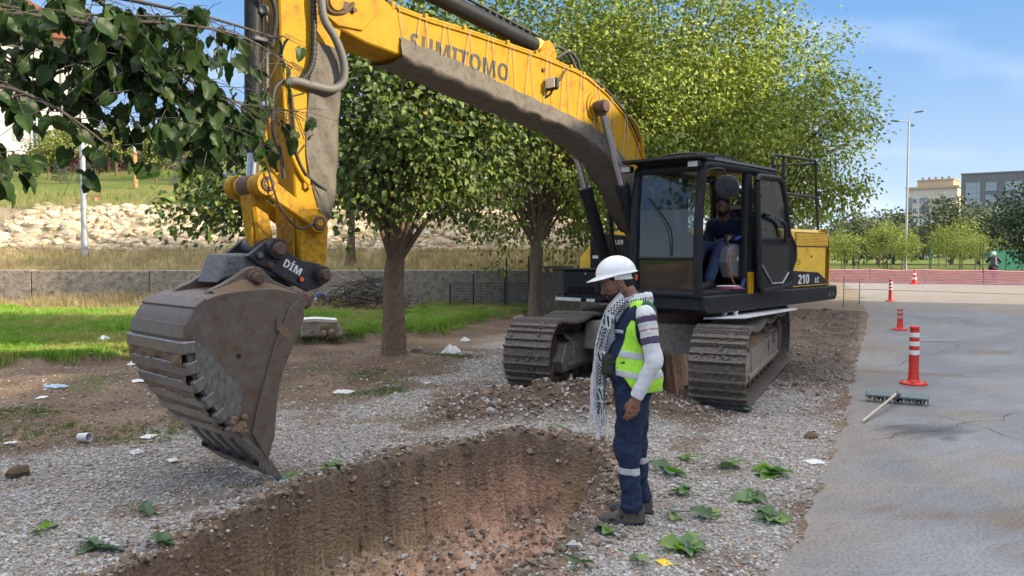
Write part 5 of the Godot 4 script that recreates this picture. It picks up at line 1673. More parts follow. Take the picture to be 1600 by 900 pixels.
func arm(x: Node3D) -> void:
	var W := 0.17
	var b := MB.new()
	b.prism([Vector2(5.64, 1.49), Vector2(5.76, 1.45), Vector2(5.85, 1.60), Vector2(5.892, 2.133), Vector2(5.91, 2.412), Vector2(5.973, 3.027), Vector2(6.0, 3.2), Vector2(6.01, 3.65), Vector2(6.0, 4.05), Vector2(5.75, 4.38), Vector2(5.46, 4.42), Vector2(5.32, 4.2), Vector2(5.40, 3.75), Vector2(5.471, 3.418), Vector2(5.51, 2.737), Vector2(5.548, 2.213), Vector2(5.594, 1.95), Vector2(5.625, 1.637)], -W, W, 0.012)
	var ar := part("arm", b, m.yellow, x)
	b = MB.new(); b.rod(V(5.705, 1.54, -W - 0.03), V(5.705, 1.54, W + 0.03), 0.10, 22, 0.015); part("arm_boss", b, m.yellow_dirty, ar)
	# grimy lower plates and weld bands
	b = MB.new(); b.prism([Vector2(5.635, 1.56), Vector2(5.80, 1.56), Vector2(5.845, 1.62), Vector2(5.872, 1.96), Vector2(5.60, 1.93), Vector2(5.622, 1.66)], -W - 0.008, -W + 0.001, 0.003); part("wear_plate", b, m.yellow_dirty, ar)
	b = MB.new(); b.box(V(5.705, 2.07, W + 0.004), Vector3(0.29, 0.02, 0.01), 0.003); part("weld_band", b, m.yellow, ar)
	b = MB.new(); b.box(V(5.885, 2.0, 0.0), Vector3(0.014, 0.85, 0.26), 0.003); part("front_plate", b, m.yellow_dirty, ar)
	# canvas tied round the rear half
	var rows := []
	for i in 41:
		var h := lerpf(3.40, 1.98, i / 40.0)
		var front := lin(h, [[1.98, 5.60], [2.05, 5.683], [2.36, 5.779], [2.5, 5.80], [2.7, 5.792], [3.16, 5.756], [3.36, 5.715], [3.4, 5.70]])
		var back := lin(h, [[1.95, 5.594], [2.213, 5.548], [2.737, 5.51], [3.418, 5.471]]) - 0.012
		var wr := 0.016 * n2(h, 0.0, 3.0, 4.0) + 0.010 * sin(h * 19.0)
		var row := PackedVector3Array()
		for k in 9:
			var u := k / 8.0
			row.append(V(lerpf(front, back, u), h + 0.03 * u * sin(h * 7.0), W + 0.014 + 0.022 * u * absf(sin(h * 8.0 + u * 3.0)) + 0.014 * n2(h + u * 0.4, u * 0.7, 3.0, 9.0)))
		for k in range(1, 5):
			row.append(V(back - 0.018 - wr, h, lerpf(W + 0.01, -W - 0.01, k / 5.0)))
		for k in 5:
			var u := 1.0 - k / 4.0
			row.append(V(lerpf(front, back, u), h, -W - 0.014))
		rows.append(row)
	b = MB.new(); b.sheet(rows)
	var cv := part("arm_cover", b, m.canvas, ar)
	for q: Array in [[5.92, 3.20, 5.76, 3.14], [5.93, 2.93, 5.80, 2.98], [5.91, 2.86, 5.80, 2.62], [5.90, 2.46, 5.80, 2.58], [5.87, 2.45, 5.60, 2.05]]:
		b = MB.new(); b.tube([V(q[0], q[1], W + 0.012), V(q[2], q[3], W + 0.018)], 0.0045, 4); part("tie", b, m.twig, cv)
	# conduits and hoses on the flank
	for q: Array in [
		["ribbed_conduit", 0.022, [V(5.74, 4.1, 0.2), V(5.739, 3.71, 0.215), V(5.736, 3.51, 0.215), V(5.745, 3.26, 0.215), V(5.793, 3.126, 0.21), V(5.86, 3.06, 0.20)]],
		["hose", 0.034, [V(5.70, 4.1, 0.27), V(5.71, 3.75, 0.28), V(5.685, 3.562, 0.28), V(5.586, 3.432, 0.28), V(5.509, 3.294, 0.27), V(5.485, 3.17, 0.26), V(5.51, 3.08, 0.25), V(5.60, 3.03, 0.24), V(5.75, 3.035, 0.22), V(5.90, 3.05, 0.2), V(5.96, 3.03, 0.17)]],
		["hose", 0.016, [V(5.98, 3.05, 0.15), V(6.05, 2.98, 0.16), V(6.075, 2.88, 0.165), V(6.075, 2.75, 0.16), V(6.05, 2.62, 0.13), V(5.98, 2.5, 0.1), V(5.95, 2.3, 0.1)]],
		["hose", 0.02, [V(6.1, 4.0, 0.14), V(6.11, 3.72, 0.17), V(6.06, 3.62, 0.17), V(6.03, 3.5, 0.15), V(6.05, 3.3, 0.12)]],
		["hose", 0.012, [V(5.93, 2.95, 0.19), V(5.90, 2.6, 0.185), V(5.88, 2.47, 0.185), V(5.80, 2.33, 0.19), V(5.62, 2.22, 0.19)]],
		["hose", 0.008, [V(6.20, 2.35, 0.3), V(6.13, 2.1, 0.31), V(6.02, 1.95, 0.31), V(5.92, 1.90, 0.30), V(5.78, 1.95, 0.26)]],
	]:
		b = MB.new()
		var pts := curve(q[2], 6)
		b.tube(pts, q[1], 10)
		if q[0] == "ribbed_conduit":
			for k in range(0, pts.size() - 1):
				b.tube([pts[k], (pts[k] as Vector3).lerp(pts[k + 1], 0.5)], q[1] * 1.18, 10)
		part(q[0], b, m.hose if q[1] < 0.03 else m.hose_grey, ar)
	b = MB.new(); b.tube(curve([V(5.99, 3.0, W), V(5.97, 2.7, W + 0.015), V(5.94, 2.5, W + 0.02), V(5.86, 2.34, W + 0.02), V(5.79, 2.26, W + 0.02)], 6), 0.018, 8); part("steel_pipe", b, m.yellow, ar)
	b = MB.new(); b.box(V(5.80, 2.27, W + 0.015), Vector3(0.06, 0.10, 0.02), 0.004); b.rod(V(5.785, 2.235, W), V(5.785, 2.235, W + 0.045), 0.02, 8); part("pipe_bracket", b, m.yellow_dirty, ar)
	b = MB.new(); b.prism([Vector2(5.98, 4.0), Vector2(6.2, 4.1), Vector2(6.22, 4.2), Vector2(6.1, 4.26), Vector2(5.9, 4.2)], -0.12, 0.12, 0.01); part("cylinder_lug", b, m.yellow, ar)
	b = MB.new(); b.tube(curve([V(6.0, 2.92, -0.02), V(6.03, 2.8, 0.0), V(6.06, 2.5, 0.02), V(5.98, 2.33, 0.05)], 5), 0.028, 8); part("guard_bar", b, m.yellow, ar)
	# bucket cylinder
	b = MB.new(); b.rod(V(6.125, 4.15, 0), V(6.15, 2.50, 0), 0.068, 22, 0.008); b.rod(V(6.148, 2.60, 0), V(6.15, 2.49, 0), 0.076, 22, 0.012)
	var bc := part("bucket_cylinder", b, m.dark, x)
	b = MB.new(); b.rod(V(6.15, 2.5, 0), V(6.175, 2.23, 0), 0.045, 18); part("rod", b, m.chrome, bc)
	b = MB.new(); b.rod(V(6.18, 2.232, -0.09), V(6.18, 2.232, 0.09), 0.085, 20, 0.012); part("rod_eye", b, m.rust, bc)
	b = MB.new(); b.tube([V(6.05, 3.6, 0.05), V(6.06, 2.75, 0.05)], 0.016, 8); b.box(V(6.09, 3.58, 0.02), Vector3(0.08, 0.07, 0.15), 0.01); b.box(V(6.1, 3.35, 0.02), Vector3(0.16, 0.03, 0.16), 0.005); part("cylinder_pipe", b, m.coupler_grey, bc)
	# idler levers and the push link
	for l: float in [0.215, -0.215]:
		var p0 := V(6.182, 2.232, l); var p1 := V(5.735, 1.95, l)
		var d := (p1 - p0).normalized(); var nn := Vector3(-d.y, d.x, 0)
		b = MB.new()
		b.prism([Vector2((p0 + nn * 0.065).x, (p0 + nn * 0.065).y), Vector2((p1 + nn * 0.05).x, (p1 + nn * 0.05).y), Vector2((p1 - nn * 0.05).x, (p1 - nn * 0.05).y), Vector2((p0 - nn * 0.065).x, (p0 - nn * 0.065).y)], -l - 0.028, -l + 0.028, 0.01)
		b.rod(p0 - Vector3(0, 0, 0.045), p0 + Vector3(0, 0, 0.045), 0.095, 22, 0.01); b.rod(p1 - Vector3(0, 0, 0.04), p1 + Vector3(0, 0, 0.04), 0.082, 22, 0.01)
		var lv := part("idler_lever", b, m.yellow_dirty, x)
		for p: Vector3 in [p0, p1]:
			b = MB.new(); b.rod(p - Vector3(0, 0, 0.055), p + Vector3(0, 0, 0.055), 0.058, 18, 0.008); part("pin_ring", b, m.rust, lv)
			b = MB.new(); b.rod(p - Vector3(0, 0, 0.06), p + Vector3(0, 0, 0.06), 0.034, 6, 0.006); part("pin_head", b, m.yellow_dirty, lv)
	b = MB.new()
	b.prism([Vector2(6.235, 2.22), Vector2(6.12, 2.22), Vector2(6.04, 1.80), Vector2(6.05, 1.72), Vector2(6.15, 1.70), Vector2(6.18, 1.8)], -0.105, 0.105, 0.02)
	b.rod(V(6.182, 2.232, -0.14), V(6.182, 2.232, 0.14), 0.078, 20, 0.012)
	var pl := part("push_link", b, m.yellow_dirty, x)
	b = MB.new(); b.box(V(6.205, 1.96, 0.05), Vector3(0.02, 0.40, 0.035), 0.005); part("link_rib", b, m.yellow_dirty, pl)

func bucket(x: Node3D) -> void:
	# quick coupler
	var b := MB.new()
	var poly := [Vector2(6.331, 1.691), Vector2(6.20, 1.79), Vector2(6.129, 1.832), Vector2(6.065, 1.825), Vector2(6.0, 1.73), Vector2(5.866, 1.654), Vector2(5.72, 1.632), Vector2(5.643, 1.584), Vector2(5.64, 1.50), Vector2(5.70, 1.44), Vector2(5.823, 1.405), Vector2(6.015, 1.506), Vector2(6.16, 1.588), Vector2(6.25, 1.63)]
	b.prism(poly, -0.215, -0.175, 0.008); b.prism(poly, 0.175, 0.215, 0.008)
	var q := part("quick_coupler", b, m.coupler, x)
	b = MB.new(); b.prism([Vector2(6.46, 1.70), Vector2(6.29, 1.712), Vector2(6.05, 1.66), Vector2(5.9, 1.52), Vector2(6.2, 1.54), Vector2(6.36, 1.56), Vector2(6.54, 1.50)], -0.17, 0.17, 0.015); part("coupler_body", b, m.coupler_grey, q)
	for p: Array in [[6.104, 1.744, 0.085, 0.27], [5.705, 1.54, 0.075, 0.27]]:
		b = MB.new(); b.rod(V(p[0], p[1], -p[3]), V(p[0], p[1], p[3]), p[2], 22, 0.012); part("collar", b, m.coupler, q)
		b = MB.new(); b.rod(V(p[0], p[1], -p[3] - 0.045), V(p[0], p[1], p[3] + 0.045), p[2] * 0.62, 18, 0.01); part("pin", b, m.rust, q)
	for p: Array in [[6.235, 1.695, 0.034, 0], [6.145, 1.628, 0.036, 1], [5.885, 1.505, 0.03, 2]]:
		b = MB.new(); b.rod(V(p[0], p[1], 0.2), V(p[0], p[1], 0.232), p[2], 16, 0.006); part("bolt", b, [m.coupler, m.rust, m.coupler][p[3]], q)
		b = MB.new(); b.rod(V(p[0], p[1], 0.23), V(p[0], p[1], 0.238), p[2] * 0.66, 12, 0.003); part("bolt_face", b, [m.coupler_grey, m.rust, m.orange][p[3]], q)
	text("lettering", "DİM", 0.062, 0.004, m.letter_white, q, flank(5.955, 1.600, 0.2175, 0.52), 1.05)
	# the bucket
	var W := 0.45
	var S := [Vector2(6.02, 1.40), Vector2(6.25, 1.452), Vector2(6.611, 1.435), Vector2(6.759, 1.392), Vector2(6.836, 1.335), Vector2(6.89, 1.251), Vector2(6.918, 1.15), Vector2(6.905, 1.02), Vector2(6.86, 0.86), Vector2(6.79, 0.73), Vector2(6.70, 0.59), Vector2(6.61, 0.475), Vector2(6.52, 0.40), Vector2(6.33, 0.215)]
	var fine := []
	for i in S.size() - 1:
		for k in 4:
			fine.append(S[i].cubic_interpolate(S[i + 1], S[maxi(i - 1, 0)], S[mini(i + 2, S.size() - 1)], k / 4.0))
	fine.append(S[-1])
	S = fine
	var inner := []
	for i in S.size():
		var d: Vector2 = (S[mini(i + 1, S.size() - 1)] - S[maxi(i - 1, 0)]).normalized()
		inner.append(S[i] + Vector2(d.y, -d.x) * 0.028)
	inner.reverse()
	b = MB.new(); b.prism(S + inner, -W + 0.012, W - 0.012)
	var bk := part("bucket", b, m.steel, x)
	var plate := S + [Vector2(6.302, 0.23), Vector2(6.274, 0.367), Vector2(6.255, 0.574), Vector2(6.226, 0.746), Vector2(6.193, 0.847), Vector2(6.094, 1.053), Vector2(6.01, 1.231), Vector2(6.0, 1.285), Vector2(5.97, 1.337)]
	for l: float in [1.0, -1.0]:
		b = MB.new(); b.prism(plate, -l * (W - 0.012) - 0.012, -l * (W - 0.012) + 0.012, 0.004); part("side_plate", b, m.steel, bk)
		b = MB.new(); b.prism([Vector2(6.008, 1.24), Vector2(6.06, 1.36), Vector2(6.14, 1.30), Vector2(6.27, 1.02), Vector2(6.40, 0.62), Vector2(6.45, 0.42), Vector2(6.33, 0.20), Vector2(6.274, 0.367), Vector2(6.255, 0.574), Vector2(6.226, 0.746), Vector2(6.193, 0.847), Vector2(6.094, 1.053)], -l * (W + 0.011) - 0.011, -l * (W + 0.011) + 0.011, 0.004); part("side_cutter", b, m.steel, bk)
		b = MB.new(); b.prism([Vector2(6.862, 1.135), Vector2(6.805, 1.085), Vector2(6.512, 0.742), Vector2(6.53, 0.52), Vector2(6.62, 0.50), Vector2(6.74, 0.66), Vector2(6.84, 0.86)], -l * (W + 0.009) - 0.009, -l * (W + 0.009) + 0.009, 0.004); part("corner_plate", b, m.worn, bk)
		# hinge ear
		b = MB.new(); b.prism([Vector2(6.69, 1.41), Vector2(6.668, 1.448), Vector2(6.558, 1.494), Vector2(6.45, 1.557), Vector2(6.384, 1.602), Vector2(6.318, 1.616), Vector2(6.256, 1.60), Vector2(6.215, 1.552), Vector2(6.153, 1.502), Vector2(6.045, 1.454), Vector2(5.95, 1.416), Vector2(5.878, 1.385), Vector2(5.87, 1.31), Vector2(5.93, 1.26), Vector2(6.02, 1.30), Vector2(6.2, 1.40)], -l * 0.265 - 0.03, -l * 0.265 + 0.03, 0.008)
		var ear := part("hinge_ear", b, m.steel, bk)
		for p: Array in [[6.325, 1.53], [5.925, 1.336]]:
			b = MB.new(); b.rod(V(p[0], p[1], l * 0.23), V(p[0], p[1], l * 0.335), 0.062, 20, 0.01); part("boss", b, m.rust, ear)
			b = MB.new(); b.rod(V(p[0], p[1], l * 0.33), V(p[0], p[1], l * 0.385), 0.043, 16, 0.01); part("pin", b, m.rust, ear)
	# welded saddle between ear and side plate
	b = MB.new()
	var rows := []
	for i in 15:
		var s := lerpf(6.66, 5.99, i / 14.0)
		var row := PackedVector3Array()
		for k in 6:
			var u := k / 5.0
			var top := lin(s, [[5.95, 1.40], [6.05, 1.44], [6.2, 1.49], [6.4, 1.53], [6.66, 1.445]])
			var side := lin(s, [[5.97, 1.335], [6.02, 1.37], [6.3, 1.40], [6.6, 1.42], [6.7, 1.40]])
			row.append(V(s, lerpf(top, side, u * u * (3 - 2 * u)), lerpf(0.29, W + 0.002, u)))
		rows.append(row)
	b.sheet(rows, false, true); part("saddle", b, m.mud, bk)
	b = MB.new(); b.rod(V(6.325, 1.53, -0.3), V(6.325, 1.53, 0.3), 0.045, 14); b.rod(V(5.925, 1.336, -0.3), V(5.925, 1.336, 0.3), 0.045, 14); part("cross_pin", b, m.rust, bk)
	b = MB.new(); b.prism([Vector2(6.24, 1.235), Vector2(6.205, 1.19), Vector2(6.12, 1.13), Vector2(6.125, 1.085), Vector2(6.165, 1.06), Vector2(6.245, 1.15)], -W - 0.026, -W - 0.002, 0.006); part("lug_plate", b, m.mud, bk)
	b = MB.new(); b.rod(V(6.535, 0.985, W - 0.002), V(6.535, 0.985, W + 0.003), 0.018, 12); part("drain_hole", b, m.black, bk)
	# shell straps above the wear bars
	for p: Array in [[6.912, 1.185, -1.35], [6.80, 1.368, -0.64]]:
		b = MB.new(); b.xf = Transform3D(Basis(Vector3(0, 0, 1), p[2]), V(p[0], p[1], 0)); b.box(Vector3.ZERO, Vector3(0.10, 0.022, 0.9), 0.004); part("shell_strap", b, m.steel, bk)
	# six wear bars with clods of earth between them
	var bars := [Vector3(6.930, 1.075, 1.50), Vector3(6.905, 0.93, 1.30), Vector3(6.852, 0.805, 1.12), Vector3(6.780, 0.685, 1.02), Vector3(6.70, 0.565, 0.95), Vector3(6.61, 0.455, 0.88)]
	for i in bars.size():
		var p: Vector3 = bars[i]
		b = MB.new(); b.xf = Transform3D(Basis(Vector3(0, 0, 1), p.z), V(p.x - 0.004 * sin(p.z), p.y + 0.004 * cos(p.z), 0)); b.box(Vector3.ZERO, Vector3(0.092, 0.052, 0.93), 0.009)
		b.box(Vector3(0.0, 0.03, -0.466), Vector3(0.084, 0.09, 0.03), 0.007)
		var bar := part("wear_bar", b, m.worn, bk)
		if i < 5:
			var rows2 := []
			var nx: Vector3 = bars[i + 1]
			for j in 47:
				var lat := lerpf(W + 0.012, -W, j / 46.0)
				var row := PackedVector3Array()
				for k in 5:
					var u := k / 4.0
					var mid := Vector2(lerpf(p.x, nx.x, 0.15 + 0.7 * u), lerpf(p.y, nx.y, 0.15 + 0.7 * u))
					var bulge := 0.034 * sin(u * PI) * (0.55 + 1.7 * n2(lat * 1.4, i, 4.0, u)) + 0.006 + (0.02 if j < 3 else 0.0)
					row.append(V(mid.x + bulge * 0.9, mid.y - bulge * 0.45, lat))
				rows2.append(row)
			b = MB.new(); b.sheet(rows2, false, true); part("caked_earth", b, m.mud, bar)
	b = MB.new()
	for k in 26:
		var c := V(6.56 + rnd(-0.05, 0.05), 0.50 + rnd(-0.06, 0.06), W + 0.03 + rnd(-0.012, 0.012))
		b.xf = Transform3D(Basis.from_euler(Vector3(rnd(0, 6), rnd(0, 6), rnd(0, 6))), c)
		b.box(Vector3.ZERO, Vector3.ONE * rnd(0.025, 0.055), 0.012)
	part("clinging_earth", b, m.mud, bk)
	b = MB.new(); b.xf = Transform3D(Basis(Vector3(0, 0, 1), 0.78), V(6.425, 0.31, 0)); b.box(Vector3.ZERO, Vector3(0.30, 0.045, 0.92), 0.01); part("lip", b, m.worn, bk)
	for k in 5:
		var l := 0.40 - k * 0.20
		b = MB.new()
		b.prism([Vector2(6.56, 0.455), Vector2(6.515, 0.34), Vector2(6.36, 0.165), Vector2(6.26, 0.10), Vector2(6.27, 0.17), Vector2(6.38, 0.30)], -l - 0.052, -l + 0.052, 0.012)
		var ad := part("tooth_adapter", b, m.worn, bk)
		# pointed cap
		b = MB.new()
		var r0 := [V(6.37, 0.27, l + 0.058), V(6.40, 0.165, l + 0.058), V(6.40, 0.165, l - 0.058), V(6.37, 0.27, l - 0.058)]
		var r1 := [V(6.26, 0.135, l + 0.05), V(6.29, 0.075, l + 0.05), V(6.29, 0.075, l - 0.05), V(6.26, 0.135, l - 0.05)]
		var r2 := [V(6.19, 0.03, l + 0.028), V(6.20, 0.008, l + 0.028), V(6.20, 0.008, l - 0.028), V(6.19, 0.03, l - 0.028)]
		var cen := V(6.29, 0.12, l)
		for j in 4:
			for pr: Array in [[r0, r1], [r1, r2]]:
				b.out(pr[0][j], pr[0][(j + 1) % 4], pr[1][(j + 1) % 4], cen); b.out(pr[0][j], pr[1][(j + 1) % 4], pr[1][j], cen)
		b.out(r2[0], r2[1], r2[2], cen); b.out(r2[0], r2[2], r2[3], cen)
		part("tooth", b, m.worn, ad)

# ------------------------------------------------------------------ walls, slope, fences
func walls() -> void:
	# long low concrete retaining wall, cast in bays
	var w := thing("retaining_wall", "low weathered concrete retaining wall behind the lawn", "wall", Vector3(0, 0, -22.2))
	for i in 9:
		var b := MB.new()
		var x0 := -24.0 + i * 3.4
		b.box(Vector3(x0 + 1.69, 0.55 + rnd(-0.015, 0.015), 0), Vector3(3.375, 1.3, 0.34), 0.02)
		part("bay", b, m.concrete, w)
	# stones of the slope: the 300 biggest singly, the rest joined
	var sl := sub("stone_slope", self)
	kind(sl, "structure")
	var meshes := []
	for k in 6:
		meshes.append(rock_mesh(60 + k, 0.35))
	var mats := [noisy([[0.0, C(.36, .28, .175)], [0.5, C(.52, .42, .285)], [1.0, C(.62, .515, .37)]], 0.02, 1.0, 0.95, {"seed": 41}), noisy([[0.0, C(.41, .325, .22)], [0.5, C(.57, .47, .335)], [1.0, C(.66, .56, .425)]], 0.02, 1.0, 0.95, {"seed": 42}), noisy([[0.0, C(.30, .235, .15)], [0.5, C(.44, .35, .235)], [1.0, C(.54, .45, .325)]], 0.02, 1.0, 0.95, {"seed": 43})]
	var ts := []; var cs := []
	for i in 2600:
		var x := rnd(-21.0, 7.5); var d := rnd(28.3, 34.6)
		var big := i < 300
		if big:
			x = rnd(-20.5, -8.5) if rng.randf() < 0.75 else rnd(-8.5, 1.0)
			d = rnd(28.6, 34.0)
		elif n2(x, d, 0.35, 60.0) > 0.32:
			continue
		var s := rnd(0.19, 0.36) * (1.25 if rng.randf() < 0.12 else 1.0) if big else rnd(0.09, 0.27)
		var t := Transform3D(Basis.from_euler(Vector3(rnd(-0.5, 0.5) + 0.35, rnd(0, TAU), rnd(-0.4, 0.4))).scaled(Vector3(s, s * 0.72, s)), Vector3(x, ground_h(x, d) + s * 0.12, -d))
		if big:
			piece("stone", meshes[i % 6], mats[i % 3], sl, t)
		else:
			ts.append(t); cs.append(tint(C(.34, .26, .16), C(.58, .47, .325), 0.2))
	kind(many("small_stones", meshes[2], m.stone, ts, cs, sl), "stuff")
	# wire fence panels behind the first tree
	var f := thing("wire_fence", "dark wire mesh fence on thin posts behind the mulberry trunk", "fence")
	var pts := [Vector3(-1.7, 0.12, -21.0), Vector3(-1.05, 0.12, -20.9), Vector3(-0.15, 0.12, -20.8), Vector3(0.45, 0.12, -20.75)]
	var iron := mk(C(.025, .03, .028), 0.6)
	for i in pts.size():
		var b := MB.new()
		b.rod(pts[i] - Vector3(0, 0.1, 0), pts[i] + Vector3(0, [0.75, 1.0, 1.45, 1.5][i], 0), 0.022, 8); part("post", b, iron, f)
		if i > 0:
			b = MB.new()
			for k in 10:
				b.tube([pts[i - 1] + Vector3(0, 0.08 + k * 0.075, 0), pts[i] + Vector3(0, 0.08 + k * 0.075, 0)], 0.004, 4, false)
			for k in 14:
				var p: Vector3 = (pts[i - 1] as Vector3).lerp(pts[i], k / 14.0)
				b.tube([p + Vector3(0, 0.05, 0), p + Vector3(0, 0.78, 0)], 0.004, 4, false)
			part("wire_panel", b, iron, f)
	# weathered board stand beside the dark stemmed tree
	var st := thing("board_stand", "weathered upright plank stand between the tree and the tool box", "board stand", Vector3(1.22, 0.1, -19.6), 0.15)
	for i in 5:
		var b := MB.new()
		b.xf = Transform3D(Basis(Vector3(0, 0, 1), rnd(-0.05, 0.05)), Vector3(-0.42 + i * 0.2, 0.28, 0.02))
		b.box(Vector3.ZERO, Vector3(0.15, 0.66 + rnd(-0.08, 0.04), 0.025), 0.004); part("plank", b, m.plank, st)
	for i in 4:
		var b := MB.new()
		b.box(Vector3(-0.36 + i * 0.235, 0.92, 0.0), Vector3(0.225, 0.62, 0.025), 0.004); part("plank", b, m.plank, st)
	for y: float in [0.6, 1.22]:
		var b := MB.new(); b.box(Vector3(0, y, 0.03), Vector3(1.0, 0.09, 0.04), 0.006); part("rail", b, m.plank, st)
	for s: float in [-0.47, 0.5]:
		var b := MB.new(); b.box(Vector3(s, 0.58, -0.03), Vector3(0.08, 1.4, 0.07), 0.006); part("post", b, m.plank, st)
	# heap of cut branches against the wall
	var br := thing("branch_pile", "grey pile of cut brushwood lying against the retaining wall", "branch pile", Vector3(-3.9, 0.15, -20.6))
	var dusk := mk(C(.055, .045, .036), 0.95)
	for i in 260:
		var p := Vector3(rng.randfn(0, 0.62), rnd(0.0, 0.85), rng.randfn(0, 0.4))
		p.y *= maxf(0.1, 1.0 - p.x * p.x * 0.7)
		var d := Vector3(rnd(-1, 1), rnd(-0.15, 0.45), rnd(-0.6, 0.6)).normalized() * rnd(0.35, 1.0)
		var b := MB.new()
		var r := rnd(0.006, 0.016)
		b.tube([p - d * 0.5 + Vector3(0, 0.05, 0), p + Vector3(rnd(-.05, .05), rnd(0, .08), rnd(-.05, .05)), p + d * 0.5 + Vector3(0, 0.05, 0)], [r, r * 0.8, r * 0.3], 5, false)
		part("branch", b, dusk if i % 4 else m.twig, br)
	for q: Array in [[Vector3(-0.9, 1.0, 0.2), Vector3(0.9, 0.35, 0.3), 0.03], [Vector3(-0.5, 1.15, 0.1), Vector3(0.3, 0.5, 0.25), 0.014], [Vector3(-0.7, 0.7, 0.3), Vector3(1.1, 0.28, 0.4), 0.04], [Vector3(-0.2, 0.95, 0.0), Vector3(0.2, 0.3, 0.3), 0.01]]:
		var b := MB.new()
		b.tube([q[0], (q[0] as Vector3).lerp(q[1], 0.5) + Vector3(0, 0.04, 0), q[1]], [q[2] * 0.4, q[2] * 0.7, q[2]], 6); part("branch", b, mk(C(.20, .17, .14), 0.9), br)
	# heap of rubbish between bucket and brushwood
	var hp := thing("rubbish_heap", "small heap of rubbish with a blue bag beside the brushwood", "rubbish", Vector3(-5.2, 0.2, -20.9))
	for i in 16:
		var b := MB.new()
		b.xf = Transform3D(Basis.from_euler(Vector3(rnd(0, 6), rnd(0, 6), rnd(0, 6))).scaled(Vector3.ONE * rnd(0.08, 0.2)), Vector3(rnd(-0.6, 0.7), rnd(0, 0.5), rnd(-0.2, 0.2)))
		piece("scrap", rock_mesh(90 + i, 0.5), mk([C(.09, .03, .025), C(.10, .08, .06), C(.5, .5, .5), C(.03, .10, .25), C(.2, .16, .12)][i % 5], 0.7), hp, b.xf)

func rock_mesh(seed_: int, rough: float) -> ArrayMesh:
	var r := RandomNumberGenerator.new()
	r.seed = seed_
	var n := FastNoiseLite.new()
	n.seed = seed_
	n.frequency = 0.9
	# a sphere of few faces with every corner pushed in or out; flats cut by planes
	var planes := []
	for i in 7:
		planes.append([Vector3(r.randf_range(-1, 1), r.randf_range(-1, 1), r.randf_range(-1, 1)).normalized(), r.randf_range(0.55, 0.85)])
	var pts := []
	for i in 6:
		var row := []
		for j in 8:
			var a := PI * i / 5.0; var t := TAU * (j + 0.5 * (i % 2)) / 8.0
			var p := Vector3(sin(a) * cos(t), cos(a), sin(a) * sin(t))
			p *= 1.0 + rough * n.get_noise_3dv(p * 1.4)
			for q: Array in planes:
				var over: float = p.dot(q[0]) - q[1]
				if over > 0.0:
					p -= q[0] * over
			row.append(p)
		pts.append(row)
	var b := MB.new()
	for i in 5:
		for j in 8:
			var k := (j + 1) % 8
			b.out(pts[i][j], pts[i][k], pts[i + 1][k], Vector3.ZERO); b.out(pts[i][j], pts[i + 1][k], pts[i + 1][j], Vector3.ZERO)
	return b.mesh()

